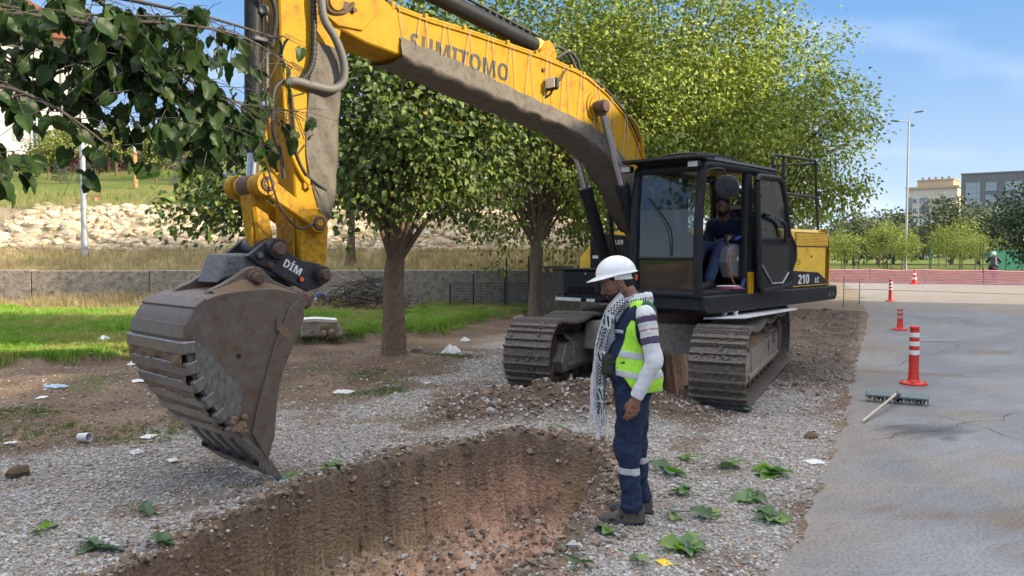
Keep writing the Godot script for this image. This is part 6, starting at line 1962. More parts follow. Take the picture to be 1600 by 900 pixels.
func street_things() -> void:
	# flexible marker posts
	for q: Array in [[5.216, 9.912, 0.76, "tall red and white flexible marker post nearest the broom", 0.0], [8.553, 16.875, 0.47, "short faded red marker post with two pale bands in the shade", 1.0], [13.216, 26.783, 0.77, "tall red and white marker post out on the sunlit road", 2.0]]:
		var t := thing("marker_post", q[3], "traffic post", Vector3(q[0], 0.005, -q[1]))
		t.scale = Vector3(0.82, 1.0, 0.82)
		var h: float = q[2]
		var b := MB.new()
		b.lathe([Vector2(0.0, 0.0), Vector2(0.20, 0.0), Vector2(0.20, 0.022), Vector2(0.185, 0.034), Vector2(0.10, 0.045), Vector2(0.082, 0.07)], 28); part("foot", b, m.red, t)
		for k in 4:
			b = MB.new(); b.xf = Transform3D(Basis(), Vector3(0.155 * cos(k * PI / 2 + 0.6), 0.034, 0.155 * sin(k * PI / 2 + 0.6))); b.lathe([Vector2(0.022, 0.0), Vector2(0.022, 0.008), Vector2(0.0, 0.01)], 8); part("bolt", b, m.black, t)
		b = MB.new()
		var prof := [Vector2(0.082, 0.07)]
		for k in 8:
			var y := 0.09 + k * 0.022 * h / 0.76
			prof.append(Vector2(0.081 - k * 0.0008, y)); prof.append(Vector2(0.076 - k * 0.0006, y + 0.007)); prof.append(Vector2(0.076 - k * 0.0006, y + 0.014))
		prof.append(Vector2(0.074, 0.38 * h / 0.76))
		prof.append_array([Vector2(0.070, h - 0.06), Vector2(0.070, h - 0.055), Vector2(0.06, h - 0.05), Vector2(0.06, h - 0.04), Vector2(0.075, h - 0.035), Vector2(0.075, h - 0.01), Vector2(0.06, h), Vector2(0.0, h)])
		b.lathe(prof, 24); part("post", b, m.red, t)
		var faded: bool = q[4] == 1.0
		for k in (2 if faded else 3):
			b = MB.new()
			var y: float = h * [0.51, 0.66, 0.81][k] if not faded else h * [0.55, 0.78][k]
			b.lathe([Vector2(0.0745, y), Vector2(0.0775, y + 0.002), Vector2(0.0765, y + 0.058), Vector2(0.0735, y + 0.06)], 24); part("reflective_band", b, mk(C(.42, .36, .30)) if faded else mk(C(.78, .78, .78), 0.4), t)
	# cone before the barrier
	var cn := thing("traffic_cone", "small red and white traffic cone standing in front of the pink barrier", "traffic cone", Vector3(21.6, 0.005, -41.2))
	var b := MB.new(); b.box(Vector3(0, 0.02, 0), Vector3(0.42, 0.04, 0.42), 0.01); part("foot", b, m.red, cn)
	b = MB.new(); b.lathe([Vector2(0.16, 0.04), Vector2(0.03, 0.78), Vector2(0.0, 0.79)], 20); part("cone", b, m.red, cn)
	for y: float in [0.26, 0.50]:
		b = MB.new(); b.lathe([Vector2(0.172 - y * 0.1757, y), Vector2(0.172 - (y + 0.1) * 0.1757, y + 0.1)], 20); part("white_band", b, m.white, cn)
	# pink plastic netting across the road
	var net := thing("barrier_netting", "pink plastic barrier netting stretched across the far road", "barrier")
	var pink := mk(C(.86, .44, .50), 0.6)
	pink.backlight_enabled = true
	pink.backlight = Color(.7, .2, .3)
	var p0 := Vector3(17.6, 0.03, -44.2); var p1 := Vector3(32.5, 0.03, -37.4)
	var dir := (p1 - p0).normalized()
	var long := (p1 - p0).length()
	for pnl in 6:
		var nb := MB.new()
		var a0 := long * pnl / 6.0; var a1 := long * (pnl + 1) / 6.0
		var top := func(a: float) -> float: return 0.72 - 0.05 * sin(PI * fposmod(a / long * 6.0, 1.0)) + 0.03 * n2(a, 0.0, 0.7)
		for k in 9:
			var line := []
			for j in 9:
				var a := lerpf(a0, a1, j / 8.0)
				var p := p0 + dir * a + Vector3(0, (top.call(a) as float) * k / 8.0, 0) + Vector3(0.05 * n2(a, k * 0.3, 1.2), 0, 0.12 * n2(a, k * 0.1, 1.0, 3.0))
				line.append(p)
			nb.tube(line, 0.034 if k == 0 or k == 8 else 0.026, 4, false)
		var cnt := int((a1 - a0) / 0.085)
		for j in cnt:
			var a := a0 + (j + 0.5) * (a1 - a0) / cnt
			var base := p0 + dir * a
			nb.tube([base + Vector3(0, 0, 0.12 * n2(a, 0.0, 1.0, 3.0)), base + Vector3(0.02, (top.call(a) as float), 0.12 * n2(a, 0.8, 1.0, 3.0))], 0.024, 4, false)
		part("netting", nb, pink, net)
		nb = MB.new(); nb.rod(p0 + dir * a1, p0 + dir * a1 + Vector3(0, 0.85, 0), 0.02, 6); part("stake", nb, m.rust, net)
	b = MB.new(); b.box(p1 + Vector3(-0.1, 0.36, 0.1), Vector3(0.5, 0.72, 0.08), 0.02); part("netting_roll", b, m.red, net)
	# stakes and string behind the counterweight
	for q: Array in [[10.33, 23.9, 0.98, "left one of two thin iron stakes behind the counterweight"], [11.5, 25.4, 0.75, "right one of two thin iron stakes behind the counterweight"]]:
		b = MB.new(); b.rod(Vector3(q[0], -0.1, -q[1]), Vector3(q[0] + 0.01, q[2], -q[1]), 0.011, 6)
		tag(part("iron_stake", b, m.rust), q[3], "stake")
	b = MB.new(); b.tube([Vector3(10.33, 0.55, -23.9), Vector3(11.5, 0.5, -25.4), Vector3(18.0, 0.30, -25.0), Vector3(27.0, 0.34, -26.0)], 0.006, 4)
	tag(part("string_line", b, m.black), "thin dark line strung low across the sunlit road", "string")
	# the broom
	var br := thing("broom", "wide road broom with pale wooden handle and blue green bristles lying on the asphalt", "broom", Vector3(4.36, 0.0, -8.63), -0.48)
	var head := noisy([[0.0, C(.16, .20, .19)], [1.0, C(.28, .34, .32)]], 0.03, 0.5, 0.7, {})
	var ang := 0.92
	b = MB.new(); b.xf = Transform3D(Basis(Vector3.RIGHT, ang), Vector3(0, 0.105, 0)); b.box(Vector3.ZERO, Vector3(0.64, 0.035, 0.075), 0.008); part("head", b, head, br)
	var bristle := noisy([[0.0, C(.006, .05, .06)], [1.0, C(.015, .13, .14)]], 0.2, 0.2, 0.7, {"stretch": Vector3(6, 1, 1)})
	for k in 26:
		b = MB.new()
		b.xf = Transform3D(Basis(Vector3.RIGHT, ang), Vector3(0, 0.105, 0))
		for j in 12:
			var x := -0.31 + k * 0.0245 + rnd(-0.011, 0.011); var z := rnd(-0.032, 0.032)
			b.tube([Vector3(x, -0.01, z), Vector3(x + rnd(-0.012, 0.012), -0.11 + rnd(-0.008, 0.004), z * 1.5)], 0.0035, 3, false)
		part("bristle_tuft", b, bristle, br)
	b = MB.new(); b.tube([Vector3(0.0, 0.125, 0.0), Vector3(-0.07, 0.10, 0.32), Vector3(-0.29, 0.018, 1.25)], [0.016, 0.014, 0.0145], 12); part("handle", b, noisy([[0.0, C(.42, .36, .27)], [1.0, C(.62, .56, .45)]], 0.02, 0.4, 0.7, {"stretch": Vector3(3, 3, .4)}), br)
	b = MB.new(); b.rod(Vector3(0, 0.125, -0.03), Vector3(0.012, 0.118, 0.08), 0.024, 12, 0.004); part("socket", b, m.coupler_grey, br)
	# street lamps
	lamp_post("street_lamp", "tall grey double armed street lamp in the park", Vector3(38.4, 0.0, -75.0), 14.3, 0.13, [[-1.1, 14.4], [0.75, 15.3]])
	lamp_post("street_lamp", "light grey lamp pole standing on the stone slope, its top hidden by leaves", Vector3(-15.0, 1.35, -27.0), 6.6, 0.115, [[0.9, 7.0]])
	# banner pole with rusty lower wrap
	var bp := thing("banner_pole", "slender leaning pole with a rust and yellow wrap among the small trees", "pole", Vector3(-20.5, 4.6, -42.0))
	b = MB.new(); b.tube(curve([Vector3(0, -0.9, 0), Vector3(0.02, 2.0, 0), Vector3(-0.1, 3.4, 0), Vector3(-0.45, 4.6, 0), Vector3(-0.72, 5.0, 0)], 5), 0.06, 8); part("pole", b, m.metal_grey, bp)
	b = MB.new(); b.tube([Vector3(0.02, 0.6, 0), Vector3(0.0, 2.6, 0)], 0.13, 8); part("wrap", b, noisy([[0.0, C(.20, .09, .05)], [0.5, C(.45, .26, .08)], [1.0, C(.55, .42, .2)]], 0.02, 1.5, 0.8, {}), bp)
	b = MB.new(); b.rod(Vector3(0, -0.9, 0), Vector3(0, 0.6, 0), 0.11, 8); part("sleeve", b, mk(C(.12, .17, .18)), bp)
	b = MB.new(); b.box(Vector3(-0.85, 5.02, 0), Vector3(0.4, 0.09, 0.2), 0.03); part("lamp_head", b, m.metal_grey, bp)
	# warning sign among the saplings
	var sg := thing("warning_sign", "small red and white triangular sign on a post beside the light grey pole", "sign", Vector3(-19.4, 3.3, -36.0))
	sg.scale = Vector3.ONE * 0.75
	b = MB.new(); b.rod(Vector3(0, 0, 0), Vector3(0, 1.25, 0), 0.03, 8); part("post", b, m.metal_grey, sg)
	b = MB.new(); b.prism([Vector2(-0.26, 0.95), Vector2(0.26, 0.95), Vector2(0, 1.5)], 0.03, 0.05, 0.004); part("plate", b, m.red, sg)
	b = MB.new(); b.prism([Vector2(-0.16, 1.01), Vector2(0.16, 1.01), Vector2(0, 1.35)], 0.05, 0.056); part("field", b, m.white, sg)
	# park fence posts in pairs
	var green := mk(C(.035, .075, .05), 0.6)
	var k := 0
	for q: Array in [[28.9, 65.0], [29.6, 65.6], [31.6, 64.0], [35.6, 65.5], [36.0, 66.0], [39.6, 65.0], [40.2, 65.6], [43.5, 65.0], [44.0, 65.4]]:
		b = MB.new(); b.rod(Vector3(q[0], -0.1, -q[1]), Vector3(q[0], 2.5, -q[1]), 0.045, 8, 0.01)
		tag(part("fence_post", b, green), "thin green steel fence post on the park lawn", "post", "green fence posts on the lawn")
		k += 1
	# green screen at the park's right edge
	var gs := thing("green_screen", "green fabric fence screen under the dark tree at the right edge", "fence", Vector3(46.5, 0.0, -70.0))
	for i in 5:
		b = MB.new(); b.box(Vector3(-3.0 + i * 1.5 + 0.75, 1.0, 0), Vector3(1.46, 1.8, 0.03), 0.005); part("panel", b, mk(C(.03, .20, .12), 0.8), gs)
		b = MB.new(); b.rod(Vector3(-3.0 + i * 1.5, 0, 0), Vector3(-3.0 + i * 1.5, 2.1, 0), 0.04, 6); part("post", b, green, gs)
	# car parked up the slope, seen between the arm and the leaves
	car(Vector3(-12.3, hill(-12.3, 36.6), -36.6))
	# white board across the near track with cups and shoes on it
	b = MB.new()
	b.xf = Transform3D(Basis(), Vector3.ZERO)
	b.prism([Vector2(2.18, 8.72), Vector2(2.68, 8.80), Vector2(3.78, 10.15), Vector2(3.22, 10.25)], 0.0, 0.022, 0.004)
	var pl := part("white_board", b, m.white)
	pl.transform = Transform3D(Basis(Vector3(1, 0, 0), Vector3(0, 0, -1), Vector3(0, 1, 0)), Vector3(0, 0.955, 0))
	tag(pl, "white board lying across the near track under the cab", "board")
	k = 0
	for q: Array in [[2.50, 9.00, "left white plastic cup on the board under the cab"], [2.64, 9.05, "right white plastic cup on the board under the cab"]]:
		var cp := thing("plastic_cup", q[2], "cup", Vector3(q[0], 0.979, -q[1]))
		b = MB.new(); b.lathe([Vector2(0.0, 0.0), Vector2(0.026, 0.0), Vector2(0.037, 0.088), Vector2(0.040, 0.09), Vector2(0.040, 0.094), Vector2(0.035, 0.094), Vector2(0.025, 0.006), Vector2(0.0, 0.006)], 20); part("body", b, m.letter_white, cp)
		b = MB.new(); b.lathe([Vector2(0.0368, 0.086), Vector2(0.0415, 0.088), Vector2(0.0415, 0.095), Vector2(0.0368, 0.096)], 20); part("rim", b, m.letter_white, cp)
	for q: Array in [[2.86, 9.60, "left black work shoe on the board under the cab"], [3.02, 9.70, "right black work shoe on the board under the cab"]]:
		var shn := thing("work_shoe", q[2], "shoe", Vector3(q[0], 0.979, -q[1]), -1.9)
		shoe_shape(shn, m.black, mk(C(.03, .028, .026), 0.7))
	# papers on the cab floor
	var pp := thing("paper_stack", "pink and white papers stacked at the cab doorway", "papers", MACHINE_AT(V(0.78, 1.288, 1.24)), heading(BODY_TURN))
	for i in 4:
		b = MB.new(); b.xf = Transform3D(Basis(Vector3.UP, rnd(-0.25, 0.25)), Vector3(rnd(-0.03, 0.03), i * 0.010, 0)); b.box(Vector3(0, 0.004, 0), Vector3(0.34 - (0.08 if i == 3 else 0.0), 0.008, 0.2), 0.002)
		part("sheet", b, mk([C(.45, .10, .22), C(.6, .3, .4), C(.40, .08, .2), C(.72, .68, .6)][i], 0.8), pp)
	# concrete block by the lawn edge
	var cb := thing("concrete_block", "broken whitewashed concrete block lying at the lawn edge beside the bucket", "block", Vector3(-3.62, 0.14, -14.5), 0.25)
	var cbm := MB.new()
	cbm.prism([Vector2(-0.36, 0.0), Vector2(0.34, 0.0), Vector2(0.38, 0.12), Vector2(0.30, 0.30), Vector2(-0.1, 0.33), Vector2(-0.37, 0.32)], -0.24, 0.24, 0.035)
	part("block", cbm, m.concrete, cb)
	b = MB.new(); b.prism([Vector2(-0.345, 0.318), Vector2(-0.1, 0.331), Vector2(0.29, 0.302), Vector2(0.285, 0.312), Vector2(-0.1, 0.345), Vector2(-0.345, 0.332)], -0.2, 0.2, 0.004); part("whitewash", b, m.white, cb)
	b = MB.new(); b.xf = Transform3D(Basis(), Vector3(0.12, 0.14, 0.235)); part("rubble_core", _blob(b, 0.15, 0.10, 0.03), m.mud, cb)
	for i in 7:
		piece("broken_lump", rock_mesh(200 + i, 0.5), m.mud if i % 2 else m.concrete, cb, Transform3D(Basis.from_euler(Vector3(i, i * 2.0, i)).scaled(Vector3.ONE * rnd(0.05, 0.10)), Vector3(rnd(0.05, 0.42), rnd(0.03, 0.10), 0.26 + rnd(0.0, 0.12))))
	for q: Array in [[-2.0, 12.55, 0.13, "grey concrete lump left behind the mulberry trunk"], [-1.55, 12.6, 0.11, "pale concrete lump right behind the mulberry trunk"], [0.2, 18.9, 0.17, "pale slab fragment on the earth by the wire fence"], [2.763, 7.028, 0.055, "brown rounded stone alone at the gravel edge"], [-3.75, 5.75, 0.075, "dark clod of earth alone on the left gravel"], [-0.62, 7.75, 0.06, "reddish lump at the pit's far rim"]]:
		var o := piece("stone", rock_mesh(int(q[1] * 100), 0.4), m.concrete if q[2] > 0.1 else m.mud, self, Transform3D(Basis(Vector3.UP, q[0]).scaled(Vector3(q[2] * 1.3, q[2] * 0.8, q[2])), Vector3(q[0], ground_h(q[0], q[1]) + q[2] * 0.35, -q[1])))
		tag(o, q[3], "stone")

func MACHINE_AT(p: Vector3) -> Vector3:
	return Vector3(MACHINE.x, 0, -MACHINE.y) + Basis(Vector3.UP, heading(BODY_TURN)) * p

func _blob(b: MB, x: float, y: float, z: float) -> MB:
	var rows := []
	for i in 7:
		var row := PackedVector3Array()
		for j in 12:
			var a := PI * i / 6.0; var t := TAU * j / 12.0
			row.append(Vector3(x * sin(a) * cos(t), y * cos(a), z * sin(a) * sin(t)) * (1.0 + 0.25 * n2(cos(t) * 2.0 + i, sin(t) * 2.0, 1.3)))
		rows.append(row)
	b.sheet(rows, true)
	return b

func shoe_shape(o: Node3D, upper: Material, sole: Material) -> void:
	var rows := []
	for i in 12:
		var t := i / 11.0
		var x := lerpf(-0.135, 0.145, t)
		var w := 0.036 + 0.014 * sin(t * PI * 0.95 + 0.25) - 0.02 * pow(maxf(0, t - 0.82) / 0.18, 2.0)
		var h := lerpf(0.10, 0.052, smoothstep(0.25, 0.75, t)) - 0.03 * pow(maxf(0, t - 0.8) / 0.2, 2.0)
		var row := PackedVector3Array()
		for k in 13:
			var a := PI * k / 12.0
			row.append(Vector3(x, 0.02 + h * pow(sin(a), 0.6) * (0.8 if t < 0.3 and k > 4 and k < 8 else 1.0), w * cos(a) * (1.0 - 0.2 * sin(a))))
		rows.append(row)
	var b := MB.new(); b.sheet(rows, false, true); part("upper", b, upper, o)
	b = MB.new()
	var out := []
	for i in 20:
		var a := TAU * i / 20.0
		out.append(Vector2(0.148 * cos(a), 0.05 * sin(a) * (1.0 + 0.15 * cos(a))))
	b.xf = Transform3D(Basis(Vector3.RIGHT, -PI / 2), Vector3.ZERO)
	b.prism(out, 0.0, 0.024, 0.005); part("sole", b, sole, o)

func lamp_post(called: String, label: String, at: Vector3, h: float, r: float, heads: Array) -> void:
	var t := thing(called, label, "street lamp", at)
	var b := MB.new()
	b.tube([Vector3(0, -0.3, 0), Vector3(0, h * 0.55, 0), Vector3(0, h, 0)], [r, r * 0.8, r * 0.55], 14); part("pole", b, m.metal_grey, t)
	b = MB.new(); b.rod(Vector3(0, -0.3, 0), Vector3(0, 0.45, 0), r * 1.35, 14, 0.02); part("base", b, m.metal_grey, t)
	for q: Array in heads:
		b = MB.new(); b.tube(curve([Vector3(0, h - 0.1, 0), Vector3(q[0] * 0.15, h + (q[1] - h) * 0.6, 0), Vector3(q[0] * 0.5, q[1] - 0.05, 0), Vector3(q[0], q[1], 0)], 5), r * 0.4, 8)
		var a := part("arm", b, m.metal_grey, t)
		b = MB.new(); b.xf = Transform3D(Basis(Vector3(0, 0, 1), 0.12 * signf(q[0])), Vector3(q[0] + 0.25 * signf(q[0]), q[1], 0)); b.box(Vector3.ZERO, Vector3(0.75, 0.14, 0.32), 0.05); part("lamp_head", b, mk(C(.10, .11, .12), 0.5), a)

func car(at: Vector3) -> void:
	var t := thing("parked_car", "grey blue car parked up the slope behind the bucket arm", "car", at, 0.4)
	var body := noisy([[0.0, C(.10, .13, .17)], [1.0, C(.14, .17, .21)]], 0.01, 2.0, 0.25, {})
	var b := MB.new()
	b.prism([Vector2(-2.1, 0.32), Vector2(2.05, 0.32), Vector2(2.12, 0.6), Vector2(2.0, 0.82), Vector2(1.1, 0.95), Vector2(0.45, 1.42), Vector2(-1.1, 1.46), Vector2(-1.95, 1.0), Vector2(-2.12, 0.9)], -0.85, 0.85, 0.06); part("body", b, body, t)
	for s: float in [-1.0, 1.0]:
		b = MB.new(); b.prism([Vector2(0.95, 0.98), Vector2(0.42, 1.36), Vector2(-0.25, 1.39), Vector2(-0.25, 0.98)], s * 0.852 - 0.006, s * 0.852 + 0.006); part("window", b, m.window, t)
		b = MB.new(); b.prism([Vector2(-0.33, 0.98), Vector2(-0.33, 1.39), Vector2(-1.05, 1.38), Vector2(-1.6, 1.0)], s * 0.852 - 0.006, s * 0.852 + 0.006); part("window", b, m.window, t)
		for x: float in [-1.3, 1.3]:
			b = MB.new(); b.xf = Transform3D(Basis(Vector3.RIGHT, PI / 2), Vector3(x, 0.32, s * 0.80)); b.lathe([Vector2(0, -0.1), Vector2(0.30, -0.1), Vector2(0.32, -0.07), Vector2(0.32, 0.07), Vector2(0.30, 0.1), Vector2(0.2, 0.09), Vector2(0, 0.09)], 20)
			var wh := part("wheel", b, m.black, t)
			b = MB.new(); b.xf = Transform3D(Basis(Vector3.RIGHT, PI / 2), Vector3(x, 0.32, s * 0.80)); b.lathe([Vector2(0.2, s * 0.102), Vector2(0.0, s * 0.102)], 16); part("rim", b, m.metal_grey, wh)
		b = MB.new(); b.box(Vector3(2.06, 0.68, s * 0.62), Vector3(0.1, 0.14, 0.34), 0.03); part("headlight", b, m.lens, t)
	b = MB.new(); b.prism([Vector2(1.12, 0.97), Vector2(1.14, 0.975), Vector2(0.50, 1.41), Vector2(0.47, 1.40)], -0.72, 0.72); part("windscreen", b, m.window, t)

func litter() -> void:
	var white := noisy([[0.0, C(.55, .54, .50)], [1.0, C(.78, .78, .76)]], 0.05, 0.3, 0.8, {})
	var grey := mk(C(.42, .43, .44), 0.8)
	var bluish := mk(C(.30, .42, .52), 0.6)
	var i := 0
	for q: Array in [
		[-2.09, 9.41, 0.24, 0, "crumpled white sheet of paper on the earth right of the bucket", "paper"],
		[-1.03, 12.93, 0.34, 1, "pale crushed plastic sheet beside the mulberry trunk", "plastic sheet"],
		[-5.81, 9.72, 0.26, 2, "flat bluish scrap at the foot of the lit earth bank", "scrap"],
		[-6.9, 12.95, 0.30, 1, "white plastic bag on the sunlit lawn left of the bucket", "plastic bag"],
		[-5.0, 10.2, 0.20, 0, "grey white scrap among rubble under the earth bank", "scrap"],
		[-4.25, 9.55, 0.16, 2, "small flat grey scrap on bare earth left of the bucket", "scrap"],
		[-3.35, 7.0, 0.15, 0, "white torn paper left of the bucket teeth", "paper"],
		[-3.85, 6.85, 0.13, 3, "white plastic beaker lying on its side left of the bucket", "beaker"],
		[-3.15, 6.38, 0.10, 1, "little white and blue wrapper in the bucket's shade", "wrapper"],
		[-2.75, 6.15, 0.11, 0, "pale flat scrap under the bucket teeth", "scrap"],
		[-4.55, 6.9, 0.10, 0, "white chip of plastic on the weedy earth far left", "scrap"],
		[-5.55, 9.0, 0.14, 0, "pale strip of card near the left picture edge", "card"],
		[-5.75, 11.6, 0.16, 1, "white scrap on the lawn just left of the bucket", "scrap"],
		[-0.9, 14.6, 0.2, 1, "white bag on the gravel before the wire fence", "plastic bag"],
		[-2.2, 14.0, 0.16, 0, "white scrap in the grass behind the concrete block", "scrap"],
		[-1.1, 9.9, 0.09, 0, "pale chip on the gravel before the far track", "scrap"],
		[0.83, 4.12, 0.09, 4, "crumpled bright yellow wrapper on the gravel at the bottom of the picture", "wrapper"],
		[2.47, 6.2, 0.15, 0, "flat pale scrap at the edge of the asphalt", "scrap"],
		[-8.25, 20.6, 0.45, 1, "left one of two white sacks in the dry weeds by the wall", "sack"],
		[-7.35, 20.6, 0.40, 1, "right one of two white sacks in the dry weeds by the wall", "sack"],
	]:
		var s: float = q[2]
		var y := ground_h(q[0], q[1])
		var t := thing("litter", q[4], q[5], Vector3(q[0], y, -q[1]), i * 1.3)
		var b := MB.new()
		if q[3] == 3:
			b.xf = Transform3D(Basis(Vector3(0, 0, 1), PI / 2 - 0.05), Vector3(s * 0.5, 0.045, 0)); b.lathe([Vector2(0, 0.0), Vector2(0.033, 0.0), Vector2(0.043, 0.12), Vector2(0.038, 0.12), Vector2(0.03, 0.01), Vector2(0, 0.01)], 18)
		else:
			var rows := []
			var puff: float = 0.55 if q[3] == 1 else 0.16
			for a in 9:
				var row := PackedVector3Array()
				for c in 9:
					var u := a / 4.0 - 1.0; var v := c / 4.0 - 1.0
					var edge := maxf(absf(u), absf(v))
					row.append(Vector3(u * s * 0.5 * (1.0 + 0.3 * n2(v + i, u, 1.1)), 0.012 + s * puff * (1.0 - edge * edge) * (0.45 + 0.9 * absf(n2(u * 2.2 + i, v * 2.2, 1.0, 3.0))) + s * 0.05 * n2(u * 3.0, v * 3.0 + i, 1.5), v * s * 0.36 * (1.0 + 0.3 * n2(u + i, v, 1.3))))
				rows.append(row)
			b.sheet(rows)
		part("crumpled_sheet", b, [white, white, bluish, white, mk(C(.75, .55, .03), 0.5)][q[3]], t)
		i += 1
	# broken off leafy twigs dropped from the tree
	var meshes := []
	for k in 4:
		meshes.append(heart_leaf(80 + k))
	var lm := []
	for c: Color in [C(.07, .12, .05), C(.11, .18, .06), C(.17, .24, .075), C(.085, .135, .09)]:
		var s := mk(c, 0.5)
		s.backlight_enabled = true
		s.backlight = Color(c.r * 3, c.g * 3, c.b * 2)
		lm.append(s)
	i = 0
	for q: Array in [[-2.39, 4.40, 3, 0.14, "long wilted leaf pair on the gravel left of the pit"], [-2.42, 4.98, 2, 0.13, "lone green leaves above the left pit rim"], [-2.9, 4.69, 2, 0.13, "bluish green leaves on the gravel at the left picture edge"], [-1.41, 5.92, 4, 0.1, "leaves at the pit's rim right of the bucket teeth"], [-1.66, 5.72, 3, 0.09, "small upright sprig at the rim just below the bucket teeth"], [-2.05, 4.45, 3, 0.1, "leaves at the crumbling left pit rim"], [1.99, 5.81, 8, 0.13, "largest leafy twig on the gravel right of the worker"], [1.66, 5.25, 5, 0.13, "curled leaf pair midway between worker and asphalt"], [1.66, 4.84, 7, 0.12, "dark leafy twig nearest the asphalt"], [1.2, 5.72, 4, 0.14, "flat pale leaves beside the worker's knee"], [1.2, 5.33, 5, 0.11, "dark leaf cluster right of the worker's shins"], [0.98, 4.30, 9, 0.12, "big leafy twig at the bottom right of the worker"], [1.42, 6.2, 3, 0.11, "leaves on the gravel before the near track"], [0.58, 4.56, 6, 0.09, "light green sprig at the worker's toe"], [0.36, 4.12, 3, 0.07, "young sprig on the pit's right rim"], [0.68, 4.16, 3, 0.08, "leaves by the pit's right rim at the bottom edge"], [1.03, 4.86, 2, 0.10, "single dark leaf pair behind the worker's heel"], [1.24, 4.90, 3, 0.10, "leaves on gravel between heel and asphalt"], [1.7, 6.0, 3, 0.12, "folded dark leaf left of the largest twig"], [0.86, 5.4, 3, 0.1, "leaves just behind the worker's legs"], [2.55, 8.2, 2, 0.1, "green leaf under the corner of the near track"], [-1.5, 9.96, 2, 0.08, "small leaf pair on the gravel by the far track"], [0.4, 7.1, 2, 0.07, "leaf on the crumbled far rim of the pit"], [4.25, 13.2, 4, 0.14, "green weed on the gravel beside the near track's rear"]]:
		var t := thing("leaf_sprig", q[4], "leaves", Vector3(q[0], ground_h(q[0], q[1]) + 0.012, -q[1]), i * 2.4)
		var b := MB.new()
		b.tube([Vector3(-0.1, 0.01, 0), Vector3(0, 0.03, 0.01), Vector3(0.11, 0.015, 0.02)], 0.003, 5); part("twig", b, m.twig, t)
		for k in q[2]:
			var a: float = TAU * k / float(q[2]) + rnd(-0.5, 0.5)
			var dir := Vector3(cos(a), rnd(-0.02, 0.22) if k % 3 else rnd(0.15, 0.6), sin(a))
			var bs := leaf_basis(dir, 0.0, q[3] * rnd(0.75, 1.25))
			# lay the blade face up
			var y := dir.normalized(); var x := y.cross(Vector3.UP).normalized(); var z := x.cross(y)
			bs = Basis(x, y, z).rotated(y, rnd(-0.6, 0.6)).scaled(Vector3.ONE * q[3] * rnd(0.75, 1.25))
			piece("leaf", meshes[(i + k) % 4], lm[rng.randi() % 4], t, Transform3D(bs, Vector3(rnd(-0.05, 0.05), rnd(0.0, 0.03), rnd(-0.03, 0.03))))
		i += 1

